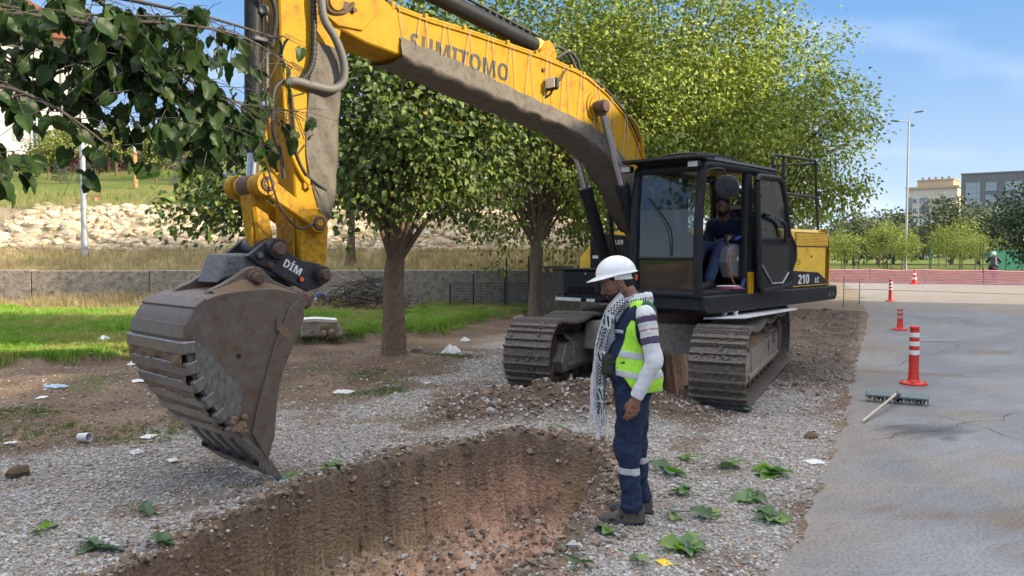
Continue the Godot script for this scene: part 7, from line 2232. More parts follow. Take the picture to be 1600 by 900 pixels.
# loose gravel, clods and pebbles: nobody could count them
func gravel() -> void:
	var meshes := []
	for k in 4:
		var r := RandomNumberGenerator.new(); r.seed = 300 + k
		var b := MB.new()
		var p := []
		for q: Vector3 in [Vector3(1, 0, 0), Vector3(0.3, 0, 0.9), Vector3(-0.8, 0, 0.6), Vector3(-0.8, 0, -0.6), Vector3(0.3, 0, -0.9), Vector3(0, 0.8, 0), Vector3(0, -0.8, 0), Vector3(0.55, 0.55, 0.35), Vector3(-0.5, 0.55, 0.1)]:
			p.append(q * r.randf_range(0.75, 1.2))
		for f: Array in [[0, 7, 1], [1, 7, 5], [1, 5, 8], [1, 8, 2], [2, 8, 3], [3, 8, 5], [3, 5, 4], [4, 5, 7], [4, 7, 0], [0, 1, 6], [1, 2, 6], [2, 3, 6], [3, 4, 6], [4, 0, 6]]:
			b.out(p[f[0]], p[f[1]], p[f[2]], Vector3.ZERO)
		meshes.append(b.mesh())
	var ts := [[], [], [], []]; var cs := [[], [], [], []]
	var tries := 0
	while tries < 235000:
		tries += 1
		var d := 2.6 + 11.0 * pow(rng.randf(), 1.6)
		var x := rnd(-0.75, 0.75) * d + (0.0 if d > 5.0 else rnd(-0.6, 0.6))
		var g := gravel_at(x, d)
		var s := rnd(0.006, 0.0135) * (1.0 + 0.9 * pow(rng.randf(), 9.0)) * lerpf(1.0, 1.5, smoothstep(5.0, 12.0, d))
		var c := tint(C(.23, .215, .195), C(.50, .475, .435), 0.26)
		if rng.randf() < 0.14:
			c = tint(C(.30, .19, .12), C(.42, .32, .24), 0.2)
		if rng.randf() > g * 0.97:
			# on bare earth only the odd pebble or clod
			if rng.randf() > 0.11:
				continue
			var off := x - lin(d, ROAD_EDGE)
			if off > 0.15 and rng.randf() > 0.35 * exp(-off * 1.6) + 0.05:
				continue
			if rng.randf() < 0.6:
				c = tint(C(.14, .10, .07), C(.28, .20, .14), 0.2)
			if off > 0.15:
				s *= 0.7
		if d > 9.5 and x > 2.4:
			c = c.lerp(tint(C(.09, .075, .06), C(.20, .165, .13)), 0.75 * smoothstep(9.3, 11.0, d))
		var k := tries % 4
		ts[k].append(Transform3D(Basis.from_euler(Vector3(rnd(-0.6, 0.6), rnd(0, TAU), rnd(-0.6, 0.6))).scaled(Vector3(s, s * 0.75, s)), Vector3(x, ground_h(x, d) + s * 0.25, -d)))
		cs[k].append(c)
	# clods and cobbles in the pit, along rims and on the heaps
	for i in 9000:
		var x: float; var d: float
		var where := i % 3
		if where == 0:
			x = rnd(-2.4, 0.9); d = rnd(3.8, 7.1)
			if pit_depth(x, d) < -0.35:
				continue
		elif where == 1:
			x = rnd(-1.0, 2.3); d = rnd(7.5, 9.3)
			if Vector2((x - 0.6) / 1.6, (d - 8.3) / 0.75).length() > 1.0:
				continue
		else:
			d = rnd(9.0, 21.0); x = lin(d, ROAD_EDGE) - rnd(0.1, 2.6)
		var s := rnd(0.010, 0.026) * (1.0 + 1.2 * pow(rng.randf(), 6.0))
		var rimmed := where == 0 and absf(pit_depth(x, d) + 0.04) < 0.10
		if rimmed and rng.randf() < 0.5:
			s = minf(s * rnd(1.1, 1.9), 0.042 if d > 5.2 else 0.026)
		ts[i % 4].append(Transform3D(Basis.from_euler(Vector3(rnd(-1, 1), rnd(0, TAU), rnd(-1, 1))).scaled(Vector3(s, s * 0.8, s)), Vector3(x, ground_h(x, d) + s * 0.3, -d)))
		cs[i % 4].append(tint(C(.13, .095, .07), C(.30, .22, .16), 0.25) if rimmed or where == 2 or rng.randf() < 0.75 else tint(C(.36, .34, .31), C(.52, .49, .45), 0.15))
	for k in 4:
		var o := many("gravel", meshes[k], m.stone, ts[k], cs[k])
		kind(o, "stuff")
		tag(o, "loose grey gravel and clods strewn over the ground by the pit and road", "gravel", "loose gravel")

func grass() -> void:
	# a tuft of bent blades
	var tuft := func(n: int, h: float, w: float, spread: float, seed_: int) -> ArrayMesh:
		var r := RandomNumberGenerator.new(); r.seed = seed_
		var b := MB.new()
		for i in n:
			var a := r.randf_range(0, TAU)
			var o := Vector3(cos(a), 0, sin(a)) * r.randf_range(0, spread)
			var lean := Vector3(cos(a + r.randf_range(-0.8, 0.8)), 0, sin(a)) * r.randf_range(0.1, 0.6) * h
			var hh := h * r.randf_range(0.6, 1.15)
			var side := Vector3(-sin(a + 1.0), 0, cos(a + 1.0)) * w
			var m1 := o + lean * 0.35 + Vector3(0, hh * 0.6, 0); var tp := o + lean + Vector3(0, hh, 0)
			b.quad(o - side, o + side, m1 + side * 0.7, m1 - side * 0.7)
			b.tri(m1 - side * 0.7, m1 + side * 0.7, tp)
		return b.mesh()
	var lawn: ArrayMesh = tuft.call(9, 0.085, 0.0045, 0.06, 1)
	var dry: ArrayMesh = tuft.call(12, 0.5, 0.0042, 0.14, 2)
	var ts := []; var cs := []
	while ts.size() < 34000:
		var d := rnd(10.6, 21.8)
		var x := rnd(-0.74 * d, 3.4)
		var inside := lin(d, LAWN_EDGE) - x
		if inside < 0.12 + 0.25 * n2(x, d, 1.3, 5.0):
			continue
		if d > 19.3 + n2(x, d, 0.4, 2.0) * 1.5 and x < -2.5:
			continue
		if n2(x, d, 0.9, 71.0) > 0.38:
			continue
		var s := rnd(0.7, 1.3) * (1.0 + 0.9 * maxf(0.0, n2(x, d, 0.7, 15.0)))
		ts.append(Transform3D(Basis(Vector3.UP, rnd(0, TAU)).scaled(Vector3(s * 1.2, s, s * 1.2)), Vector3(x, ground_h(x, d), -d)))
		cs.append(tint(C(.16, .29, .03), C(.27, .42, .05), 0.3) if n2(x, d, 0.5, 33.0) < 0.08 + rnd(-0.2, 0.2) else tint(C(.26, .31, .06), C(.38, .36, .11), 0.2))
	# scraps of weed on the earth
	for i in 1500:
		var q: Array = [[-3.4, 7.2, 0.9], [-4.6, 7.3, 0.8], [-2.0, 10.6, 0.7], [-1.6, 9.4, 0.6], [-0.9, 12.3, 0.6], [-5.2, 8.2, 0.6], [-3.2, 8.0, 0.5]][i % 7]
		var x: float = q[0] + rng.randfn(0, 1) * q[2] * 0.4; var d: float = q[1] + rng.randfn(0, 1) * q[2] * 0.3
		var s := rnd(0.25, 0.6)
		ts.append(Transform3D(Basis(Vector3.UP, rnd(0, TAU)).scaled(Vector3(s, s * 0.7, s)), Vector3(x, ground_h(x, d), -d)))
		cs.append(tint(C(.08, .14, .025), C(.14, .19, .04)))
	var g := many("grass", lawn, m.blade, ts, cs)
	kind(g, "stuff")
	tag(g, "bright green lawn grass between the earth bank and the wall", "grass")
	# tall dry weeds along and above the wall
	ts = []; cs = []
	for i in 7200:
		var x: float; var d: float; var s: float
		if i < 2600:
			x = rnd(-16.5, -3.2); d = rnd(19.6, 21.95); s = rnd(0.35, 1.15) * (0.45 + 0.75 * smoothstep(19.4, 21.5, d)) * smoothstep(-2.6, -6.0, x) * (0.7 + 0.6 * n2(x, d, 0.5, 77.0))
			if n2(x, d, 0.8, 3.0) > 0.35:
				continue
		else:
			x = rnd(-21.0, 5.0); d = rnd(22.45, 28.6); s = rnd(0.35, 0.85)
		ts.append(Transform3D(Basis(Vector3.UP, rnd(0, TAU)).scaled(Vector3(s * 1.2, s, s * 1.2)), Vector3(x, ground_h(x, d) - 0.02, -d)))
		cs.append(tint(C(.30, .21, .10), C(.52, .41, .23), 0.25) if rng.randf() < 0.8 else tint(C(.20, .22, .06), C(.30, .28, .09)))
	# rank grass among and above the stones
	for i in 5200:
		var x := rnd(-27.0, 8.0); var d := rnd(33.6, 40.0) if i % 3 else rnd(28.5, 34.0)
		if i % 3 == 0 and n2(x, d, 0.4, 21.0) < 0.22:
			continue
		var s := rnd(0.4, 1.0)
		ts.append(Transform3D(Basis(Vector3.UP, rnd(0, TAU)).scaled(Vector3(s * 1.5, s, s * 1.5)), Vector3(x, ground_h(x, d) - 0.02, -d)))
		cs.append(tint(C(.38, .30, .13), C(.30, .28, .10), 0.2) if rng.randf() < 0.55 else tint(C(.15, .21, .05), C(.24, .27, .08)))
	var dg := many("dry_grass", dry, m.blade, ts, cs)
	kind(dg, "stuff")
	tag(dg, "straw coloured dry weeds along the wall and over the slope", "dry grass")

# ------------------------------------------------------------------ people: joints with radii, joined by a smooth minimum and meshed as surface nets
# bones: [from, to, radius at from, radius at to]
func limb_field(p: Vector3, bones: Array, k: float) -> float:
	var d := 1e9
	for b: Array in bones:
		var a: Vector3 = b[0]
		var ab: Vector3 = (b[1] as Vector3) - a
		var t := clampf((p - a).dot(ab) / maxf(ab.length_squared(), 1e-8), 0.0, 1.0)
		var q := p - a - ab * t
		if b.size() > 4:
			q *= b[4] as Vector3
		var e: float = q.length() - lerpf(b[2], b[3], t)
		var h := maxf(k - absf(d - e), 0.0) / k
		d = minf(d, e) - h * h * k * 0.25
	return d

func blob(p: Vector3, c: Vector3, r: Vector3) -> float:     # ellipsoid, roughly metric
	var q := (p - c) / r
	var l := q.length()
	return (l - 1.0) * minf(r.x, minf(r.y, r.z)) if l < 0.2 else (l - 1.0) * (p - c).length() / maxf(l, 1e-5)

func smin(a: float, b: float, k: float) -> float:
	var h := maxf(k - absf(a - b), 0.0) / k
	return minf(a, b) - h * h * k * 0.25

func smax(a: float, b: float, k: float) -> float:
	return -smin(-a, -b, k)

func nets(mb: MB, f: Callable, lo: Vector3, hi: Vector3, cell: float) -> MB:
	var nx := int(ceil((hi.x - lo.x) / cell)) + 2; var ny := int(ceil((hi.y - lo.y) / cell)) + 2; var nz := int(ceil((hi.z - lo.z) / cell)) + 2
	var B := 4
	nx = (nx / B + 1) * B + 1; ny = (ny / B + 1) * B + 1; nz = (nz / B + 1) * B + 1
	var g := PackedFloat32Array(); g.resize(nx * ny * nz); g.fill(1e3)
	var id := PackedInt32Array(); id.resize(nx * ny * nz); id.fill(-1)
	var blocks := []
	for bz in range(0, nz - 1, B):
		for by in range(0, ny - 1, B):
			for bx in range(0, nx - 1, B):
				var cen := lo + (Vector3(bx, by, bz) + Vector3.ONE * B * 0.5) * cell
				if absf(f.call(cen)) > cell * B * 1.15:
					continue
				blocks.append(Vector3i(bx, by, bz))
				for z in range(bz, bz + B + 1):
					for y in range(by, by + B + 1):
						for x in range(bx, bx + B + 1):
							var i := (z * ny + y) * nx + x
							if g[i] == 1e3:
								g[i] = f.call(lo + Vector3(x, y, z) * cell)
	var sx := 1; var sy := nx; var sz := nx * ny
	var vs := PackedVector3Array(); var ns := PackedVector3Array(); var cells := PackedInt32Array()
	for bl: Vector3i in blocks:
		for z in range(bl.z, bl.z + B):
			for y in range(bl.y, bl.y + B):
				for x in range(bl.x, bl.x + B):
					var i := (z * ny + y) * nx + x
					var c := [g[i], g[i + sx], g[i + sy], g[i + sx + sy], g[i + sz], g[i + sx + sz], g[i + sy + sz], g[i + sx + sy + sz]]
					var neg := 0
					for q: float in c:
						if q < 0.0: neg += 1
					if neg == 0 or neg == 8:
						continue
					var sum := Vector3.ZERO; var cnt := 0
					for e: Array in [[0, 1], [2, 3], [4, 5], [6, 7], [0, 2], [1, 3], [4, 6], [5, 7], [0, 4], [1, 5], [2, 6], [3, 7]]:
						var a: float = c[e[0]]; var b: float = c[e[1]]
						if (a < 0.0) != (b < 0.0):
							var t := a / (a - b)
							var pa := Vector3(e[0] & 1, (e[0] >> 1) & 1, e[0] >> 2); var pb := Vector3(e[1] & 1, (e[1] >> 1) & 1, e[1] >> 2)
							sum += pa.lerp(pb, t); cnt += 1
					id[i] = vs.size()
					cells.append(i)
					vs.append(lo + (Vector3(x, y, z) + sum / cnt) * cell)
					ns.append(Vector3(c[1] + c[3] + c[5] + c[7] - c[0] - c[2] - c[4] - c[6], c[2] + c[3] + c[6] + c[7] - c[0] - c[1] - c[4] - c[5], c[4] + c[5] + c[6] + c[7] - c[0] - c[1] - c[2] - c[3]).normalized())
	for i in cells:
		for ax in 3:
			var s: int = [sx, sy, sz][ax]; var u: int = [sy, sz, sx][ax]; var w: int = [sz, sx, sy][ax]
			if i - u - w < 0 or (g[i] < 0.0) == (g[i + s] < 0.0) or absf(g[i + s]) > 900.0:
				continue
			var q := [id[i], id[i - u], id[i - u - w], id[i - w]]
			if q.min() < 0:
				continue
			if g[i] < 0.0:
				q.reverse()
			for k: int in [q[0], q[1], q[2], q[0], q[2], q[3]]:
				mb.put(vs[k], ns[k])
	return mb

func skin_mat() -> Material:
	var s := noisy([[0.0, C(.17, .075, .045)], [0.5, C(.235, .11, .068)], [1.0, C(.28, .135, .085)]], 0.02, 0.3, 0.5, {"seed": 51})
	s.subsurf_scatter_enabled = true
	s.subsurf_scatter_strength = 0.06
	return s

# head in its own frame: x forward, y up, z to the right; origin between the ears
func head_field(p: Vector3) -> float:
	var q := Vector3(p.x, p.y, absf(p.z))
	var d := blob(q, Vector3(-0.012, 0.035, 0), Vector3(0.098, 0.098, 0.076))
	d = smin(d, blob(q, Vector3(0.03, -0.035, 0), Vector3(0.062, 0.085, 0.058)), 0.04)
	d = smin(d, blob(q, Vector3(0.052, -0.085, 0), Vector3(0.036, 0.03, 0.034)), 0.03)                       # chin
	d = smin(d, limb_field(q, [[Vector3(-0.01, -0.05, 0.058), Vector3(0.05, -0.092, 0.025), 0.018, 0.014]], 0.01), 0.035)  # jaw
	d = smin(d, limb_field(q, [[Vector3(0.078, 0.022, 0.0), Vector3(0.070, 0.018, 0.045), 0.012, 0.009]], 0.01), 0.02)   # brow
	d = smin(d, limb_field(q, [[Vector3(0.088, 0.012, 0), Vector3(0.115, -0.032, 0), 0.0085, 0.0125]], 0.01), 0.012)     # nose
	d = smin(d, blob(q, Vector3(0.100, -0.035, 0.013), Vector3(0.011, 0.009, 0.009)), 0.008)                  # nostrils
	d = smin(d, blob(q, Vector3(0.062, -0.015, 0.045), Vector3(0.022, 0.016, 0.018)), 0.02)                   # cheek
	d = smax(d, -blob(q, Vector3(0.092, 0.004, 0.031), Vector3(0.016, 0.011, 0.016)), 0.012)                  # eye socket
	d = smin(d, blob(q, Vector3(0.076, 0.003, 0.031), Vector3(0.0125, 0.0115, 0.0125)), 0.003)               # eyeball
	d = smin(d, limb_field(q, [[Vector3(0.094, -0.058, 0), Vector3(0.082, -0.059, 0.022), 0.008, 0.005]], 0.01), 0.006)  # upper lip
	d = smin(d, limb_field(q, [[Vector3(0.090, -0.071, 0), Vector3(0.080, -0.070, 0.018), 0.008, 0.005]], 0.01), 0.006)
	var ear := blob(q, Vector3(-0.012, -0.008, 0.080), Vector3(0.020, 0.032, 0.010))
	ear = smax(ear, -blob(q, Vector3(-0.006, -0.004, 0.092), Vector3(0.011, 0.018, 0.009)), 0.006)
	return smin(d, ear, 0.008)

func finger_bones(base: Vector3, dir: Vector3, curl: Vector3, long: float, r: float, bend: float) -> Array:
	var r1 := []
	var p := base; var d := dir.normalized()
	var ax := d.cross(curl).normalized()
	for i in 3:
		var l: float = long * [0.44, 0.31, 0.25][i]
		var e := p + d * l
		r1.append([p, e, r * [1.0, 0.93, 0.84][i], r * [0.93, 0.84, 0.7][i]])
		p = e
		d = d.rotated(ax, bend * [0.9, 1.1, 0.7][i])
	return r1

# right or left hand hanging from the wrist: down is the finger direction, palm faces `palm`, thumb side `thumb`
func hand_bones(wrist: Vector3, down: Vector3, palm: Vector3, thumb: Vector3, bend: float) -> Array:
	var r := []
	var heel := wrist + down * 0.02
	for i in 4:
		var off: float = [0.030, 0.010, -0.011, -0.030][i]
		var kn := wrist + down * (0.092 - absf(off - 0.005) * 0.25) + thumb * off
		r.append([heel + thumb * off * 0.55, kn, 0.0145, 0.0115, ])
		r.append_array(finger_bones(kn, down * 1.0 + palm * 0.18 + thumb * off * 1.2, palm, [0.075, 0.083, 0.077, 0.060][i], [0.0088, 0.0092, 0.0088, 0.0078][i], bend + 0.06 * i))
	r.append([wrist, heel + down * 0.03, 0.024, 0.022])
	var tb := wrist + down * 0.03 + thumb * 0.026 + palm * 0.008
	r.append([wrist + down * 0.012 + thumb * 0.012, tb, 0.015, 0.013])
	r.append([tb, tb + (down * 0.8 + thumb * 0.45 + palm * 0.35).normalized() * 0.036, 0.0118, 0.0105])
	r.append([tb + (down * 0.8 + thumb * 0.45 + palm * 0.35).normalized() * 0.036, tb + (down * 0.8 + thumb * 0.45 + palm * 0.35).normalized() * 0.036 + (down * 0.95 + palm * 0.35).normalized() * 0.03, 0.0102, 0.0085])
	return r

func cloth(p: Vector3, amp: float, s := 1.0) -> float:     # creases
	return amp * (fn.get_noise_3d(p.x * 9.0 * s, p.y * 5.5 * s, p.z * 9.0 * s) + 0.6 * sin(p.y * 38.0 * s + 6.0 * fn.get_noise_3d(p.x * 5.0, p.y * 3.0, p.z * 5.0)) * 0.5)

func workers() -> void:
	standing_worker()
	cab_operator()
	rider()

# x forward (towards the pit), y up, z his right
func standing_worker() -> void:
	var w := thing("person", "person in white hard hat and lime vest standing at the pit looking down", "person", Vector3(0.675, 0.0, -4.85), PI - 0.06)
	w.position.y = ground_h(0.68, 4.85) + 0.004
	var skin := skin_mat()
	var hc := Vector3(0.005, 1.515, 0.0)
	var hb := Basis(Vector3(0, 0, 1), -0.34)
	# joints
	var sh := [Vector3(-0.150, 1.315, -0.185), Vector3(-0.130, 1.315, 0.185)]
	var el := [Vector3(-0.195, 1.045, -0.245), Vector3(-0.165, 1.045, 0.245)]
	var wr := [Vector3(-0.095, 0.835, -0.235), Vector3(-0.055, 0.845, 0.235)]
	var hip := [Vector3(-0.080, 0.86, -0.085), Vector3(-0.105, 0.86, 0.085)]
	var kn := [Vector3(-0.055, 0.475, -0.095), Vector3(-0.115, 0.475, 0.105)]
	var an := [Vector3(-0.080, 0.085, -0.100), Vector3(-0.155, 0.085, 0.115)]
	var bones := [[Vector3(-0.09, 0.90, 0), Vector3(-0.075, 1.05, 0), 0.125, 0.125], [Vector3(-0.075, 1.05, 0), Vector3(-0.115, 1.27, 0), 0.125, 0.12], [Vector3(-0.12, 1.32, -0.12), Vector3(-0.12, 1.32, 0.12), 0.075, 0.075], [Vector3(-0.125, 1.32, 0), Vector3(-0.05, 1.46, 0), 0.062, 0.055]]
	for i in 2:
		bones.append_array([[sh[i], el[i], 0.052, 0.042], [el[i], wr[i], 0.041, 0.027], [hip[i], kn[i], 0.085, 0.055], [kn[i], an[i], 0.054, 0.036], [an[i], an[i] + Vector3(0.12, -0.045, 0), 0.038, 0.03]])
	var b := MB.new()
	nets(b, func(p: Vector3) -> float: return limb_field(p, bones, 0.05), Vector3(-0.36, 0.0, -0.34), Vector3(0.15, 1.52, 0.34), 0.02)
	b.xf = Transform3D(hb, hc)
	nets(b, head_field, Vector3(-0.13, -0.135, -0.105), Vector3(0.145, 0.15, 0.105), 0.0042)
	b.xf = Transform3D()
	for i in 2:
		var side := -1.0 if i == 0 else 1.0
		var down: Vector3 = (wr[i] - el[i] + Vector3(-0.01, -0.12, 0.0)).normalized()
		var hbn := hand_bones(wr[i] + down * 0.005, down, Vector3(0.15, 0, -side).normalized(), Vector3(1, 0, 0.15 * side).normalized(), 0.42)
		nets(b, func(p: Vector3) -> float: return limb_field(p, hbn, 0.009), wr[i] - Vector3(0.08, 0.24, 0.08), wr[i] + Vector3(0.12, 0.035, 0.08), 0.0045)
	part("body", b, skin, w)
	# beard, brows, eyes and hair
	var hairm := noisy([[0.0, C(.006, .005, .004)], [1.0, C(.025, .018, .014)]], 0.2, 0.1, 0.8, {})
	b = MB.new(); b.xf = Transform3D(hb, hc)
	nets(b, func(p: Vector3) -> float:
		var q := Vector3(p.x, p.y, absf(p.z))
		var d := head_field(p) - 0.006 - 0.003 * n2(p.x * 60, p.y * 60, 1.0, p.z * 60)
		d = smax(d, minf(p.y + 0.056, maxf(p.y + 0.0, p.x - 0.022)), 0.006)
		d = smax(d, 0.004 - p.x + 0.16 * (p.y + 0.1), 0.008)
		return smax(d, -blob(q, Vector3(0.1, -0.064, 0), Vector3(0.02, 0.011, 0.022)), 0.006), Vector3(-0.03, -0.14, -0.09), Vector3(0.12, -0.01, 0.09), 0.0045)
	nets(b, func(p: Vector3) -> float: return limb_field(Vector3(p.x, p.y, absf(p.z)), [[Vector3(0.098, -0.050, 0.004), Vector3(0.084, -0.054, 0.026), 0.0075, 0.004]], 0.01), Vector3(0.06, -0.075, -0.05), Vector3(0.12, -0.03, 0.05), 0.004)
	part("beard", b, hairm, w)
	b = MB.new(); b.xf = Transform3D(hb, hc)
	nets(b, func(p: Vector3) -> float:
		var d := blob(p, Vector3(-0.018, 0.035, 0), Vector3(0.102, 0.104, 0.081)) - 0.002 * n2(p.x * 70, p.y * 70, 1.0, p.z * 70)
		d = smax(d, p.x - 0.055 - 0.3 * p.y, 0.01)
		d = smax(d, -p.y - 0.055 + 0.5 * maxf(0.0, p.x + 0.02), 0.006)
		return smax(d, -blob(Vector3(p.x, p.y, absf(p.z)), Vector3(0.012, -0.01, 0.085), Vector3(0.032, 0.035, 0.03)), 0.006), Vector3(-0.14, -0.08, -0.1), Vector3(0.11, 0.15, 0.1), 0.006)
	for s: float in [-1.0, 1.0]:
		b.tube([Vector3(0.091, 0.020, 0.012 * s), Vector3(0.089, 0.024, 0.03 * s), Vector3(0.075, 0.020, 0.047 * s)], [0.003, 0.004, 0.002], 5)
	part("hair", b, hairm, w)
	b = MB.new(); b.xf = Transform3D(hb, hc)
	for s: float in [-1.0, 1.0]:
		b.rod(Vector3(0.084, 0.002, 0.031 * s), Vector3(0.0895, 0.001, 0.031 * s), 0.0045, 10)
	part("eyes", b, m.black, w)
	# hard hat
	var hat := MB.new(); hat.xf = Transform3D(hb * Basis(Vector3(0, 0, 1), 0.16), hc + hb * Vector3(-0.006, 0.055, 0))
	var rows := []
	for i in 15:
		var row := PackedVector3Array()
		var a := PI * 0.5 * i / 12.0
		for j in 40:
			var t := TAU * j / 40.0
			var ridge := 1.0 + 0.035 * exp(-pow(sin(t) * 5.0 * sin(minf(a, PI / 2)), 2.0)) * (1.0 if i < 11 else 0.4)
			var p: Vector3
			if i <= 12:
				p = Vector3(0.129 * sin(a) * cos(t), 0.110 * cos(a) * ridge, 0.106 * sin(a) * sin(t))
			else:
				var peak := maxf(0.0, cos(t))
				var ext := 0.012 + 0.055 * pow(peak, 2.2)
				p = Vector3(0.129 * cos(t), 0, 0.106 * sin(t)) + Vector3(cos(t), 0, sin(t)) * ext + Vector3(0, -0.006 - 0.016 * peak, 0)
				if i == 14:
					p += Vector3(-cos(t), -0.5, -sin(t)) * 0.006
			row.append(p)
		rows.append(row)
	hat.sheet(rows, true, true)
	var shell := noisy([[0.0, C(.60, .59, .56)], [0.3, C(.76, .76, .74)], [1.0, C(.82, .82, .81)]], 0.02, 0.4, 0.3, {"seed": 52})
	var hh := part("hard_hat", hat, shell, w)
	b = MB.new(); b.xf = hat.xf
	var band := []
	for j in 25:
		var t := lerpf(PI * 0.42, PI * 1.58, j / 24.0)
		band.append(PackedVector3Array([Vector3(0.108 * cos(t) - 0.004, -0.012, 0.092 * sin(t)), Vector3(0.104 * cos(t) - 0.006, -0.036 - 0.012 * sin((t - PI / 2)), 0.089 * sin(t)), Vector3(0.102 * cos(t) - 0.006, -0.038 - 0.012 * sin((t - PI / 2)), 0.086 * sin(t))]))
	b.sheet(band); part("head_band", b, shell, hh)
	b = MB.new(); b.xf = hat.xf; b.rod(Vector3(-0.112, -0.045, 0), Vector3(-0.128, -0.047, 0), 0.019, 14, 0.004); part("ratchet_knob", b, m.orange, hh)
	# trousers
	var leg := []
	for i in 2:
		leg.append_array([[hip[i], kn[i], 0.105, 0.080], [kn[i], an[i] + Vector3(0, 0.03, 0), 0.078, 0.060], [an[i] + Vector3(0, 0.03, 0), an[i] + Vector3(0.01, -0.02, 0), 0.060, 0.062]])
	leg.append_array([[Vector3(-0.09, 0.88, -0.05), Vector3(-0.09, 0.88, 0.05), 0.125, 0.125], [Vector3(-0.08, 0.98, -0.05), Vector3(-0.08, 0.98, 0.05), 0.128, 0.128]])
	var trf := func(p: Vector3) -> float:
		return maxf(limb_field(p, leg, 0.03) + cloth(p, 0.013) + 0.006 * sin(p.y * 70.0 + p.z * 25.0 + 5.0 * n2(p.x * 8, p.y * 5, 1.0)) * smoothstep(0.25, 0.05, p.y), maxf(p.y - 1.0, 0.075 - p.y + 0.02 * n2(p.x * 20, p.z * 20, 1.0)))
	var tb := MB.new()
	nets(tb, trf, Vector3(-0.30, 0.03, -0.26), Vector3(0.14, 1.03, 0.26), 0.0105)
	var jean := noisy([[0.0, C(.005, .011, .03)], [0.5, C(.009, .02, .055)], [1.0, C(.028, .05, .11)]], 0.02, 0.4, 0.9, {"seed": 53, "bump": 0.2, "bfreq": 0.2})
	var tr := part("trousers", tb, jean, w)
	var refl := mk(C(.46, .47, .48), 0.45)
	for i in 2:
		b = MB.new()
		var hy: float = [0.345, 0.365][i]
		nets(b, func(p: Vector3) -> float: return maxf((trf.call(p) as float) - 0.003, maxf(absf(p.y - hy - 0.06 * (p.x + 0.08)) - 0.024, absf(p.z - kn[i].z) - 0.12)), Vector3(-0.26, hy - 0.06, kn[i].z - 0.13), Vector3(0.10, hy + 0.06, kn[i].z + 0.13), 0.009)
		part("reflective_band", b, refl, tr)
	b = MB.new()
	nets(b, func(p: Vector3) -> float: return maxf((trf.call(p) as float) - 0.006, maxf(absf(p.y - 0.60) - 0.075, maxf(absf(p.x + 0.085) - 0.06, p.z + 0.13))), Vector3(-0.18, 0.5, -0.26), Vector3(0.0, 0.7, -0.10), 0.011)
	part("cargo_pocket", b, jean, tr)
	# shoes
	var su := noisy([[0.0, C(.05, .042, .034)], [1.0, C(.13, .115, .10)]], 0.05, 0.2, 0.85, {"seed": 54})
	for i in 2:
		var s := sub("shoe", w, Transform3D(Basis(Vector3.UP, 0.10 if i == 0 else -0.08), Vector3(an[i].x + 0.055, 0.0, an[i].z)))
		shoe_shape(s, su, mk(C(.055, .05, .045), 0.9))
		b = MB.new()
		for q: Array in [[-0.01, 0.095], [0.035, 0.078]]:
			b.tube(curve([Vector3(q[0], 0.03, -0.052), Vector3(q[0] - 0.005, q[1] * 0.95, -0.036), Vector3(q[0] - 0.01, q[1] + 0.022, 0.0), Vector3(q[0] - 0.005, q[1] * 0.95, 0.036), Vector3(q[0], 0.03, 0.052)], 4), 0.010, 6)
		part("strap", b, su, s)
		b = MB.new(); b.box(Vector3(0.02, 0.062, -0.047), Vector3(0.035, 0.022, 0.006), 0.002); b.box(Vector3(0.075, 0.045, -0.046), Vector3(0.035, 0.016, 0.006), 0.002); part("opening", b, m.black, s)
	# navy work shirt under the vest
	var torso := [[Vector3(-0.085, 0.93, -0.055), Vector3(-0.085, 0.93, 0.055), 0.140, 0.140], [Vector3(-0.065, 1.05, -0.05), Vector3(-0.065, 1.05, 0.05), 0.136, 0.136], [Vector3(-0.095, 1.22, -0.055), Vector3(-0.095, 1.22, 0.055), 0.130, 0.130], [Vector3(-0.12, 1.32, -0.14), Vector3(-0.12, 1.32, 0.14), 0.075, 0.075], [Vector3(-0.12, 1.34, 0), Vector3(-0.09, 1.40, 0), 0.075, 0.07]]
	b = MB.new()
	nets(b, func(p: Vector3) -> float: return maxf(limb_field(p, torso, 0.06) + cloth(p, 0.005), maxf(p.y - 1.41, 0.90 - p.y)), Vector3(-0.27, 0.86, -0.26), Vector3(0.12, 1.46, 0.26), 0.014)
	var st := part("navy_shirt", b, m.navy, w)
	b = MB.new()
	nets(b, func(p: Vector3) -> float: return maxf(limb_field(p, torso, 0.06) + cloth(p, 0.005) - 0.003, maxf(absf(p.y - 1.215) - 0.013, -0.02 - p.x)), Vector3(-0.06, 1.17, -0.2), Vector3(0.10, 1.26, 0.2), 0.009)
	part("reflective_band", b, refl, st)
	# striped sleeves
	var sleeve := noisy([[0.0, C(.50, .49, .49)], [1.0, C(.72, .71, .71)]], 0.02, 0.3, 0.9, {"seed": 55})
	var plum := mk(C(.085, .05, .10), 0.9)
	var rosy := mk(C(.42, .22, .22), 0.9)
	for i in 2:
		var arm_b := [[sh[i] + Vector3(0.02, 0.02, 0.05 if i == 0 else -0.05), sh[i], 0.062, 0.062], [sh[i], el[i], 0.060, 0.051], [el[i], wr[i] + (wr[i] - el[i]).normalized() * 0.005, 0.051, 0.037]]
		var dirf: Vector3 = (wr[i] - el[i]).normalized()
		var end: Vector3 = wr[i]
		var slf := func(p: Vector3) -> float:
			return maxf(limb_field(p, arm_b, 0.02) + cloth(p, 0.006, 1.3) - (0.004 if (p - end).dot(dirf) > -0.055 else 0.0), (p - end).dot(dirf) - 0.012)
		b = MB.new()
		nets(b, slf, Vector3(-0.30, 0.80, minf(sh[i].z, el[i].z) - 0.09), Vector3(0.02, 1.42, maxf(sh[i].z, el[i].z) + 0.09), 0.0095)
		var sl := part("sleeve", b, sleeve, w)
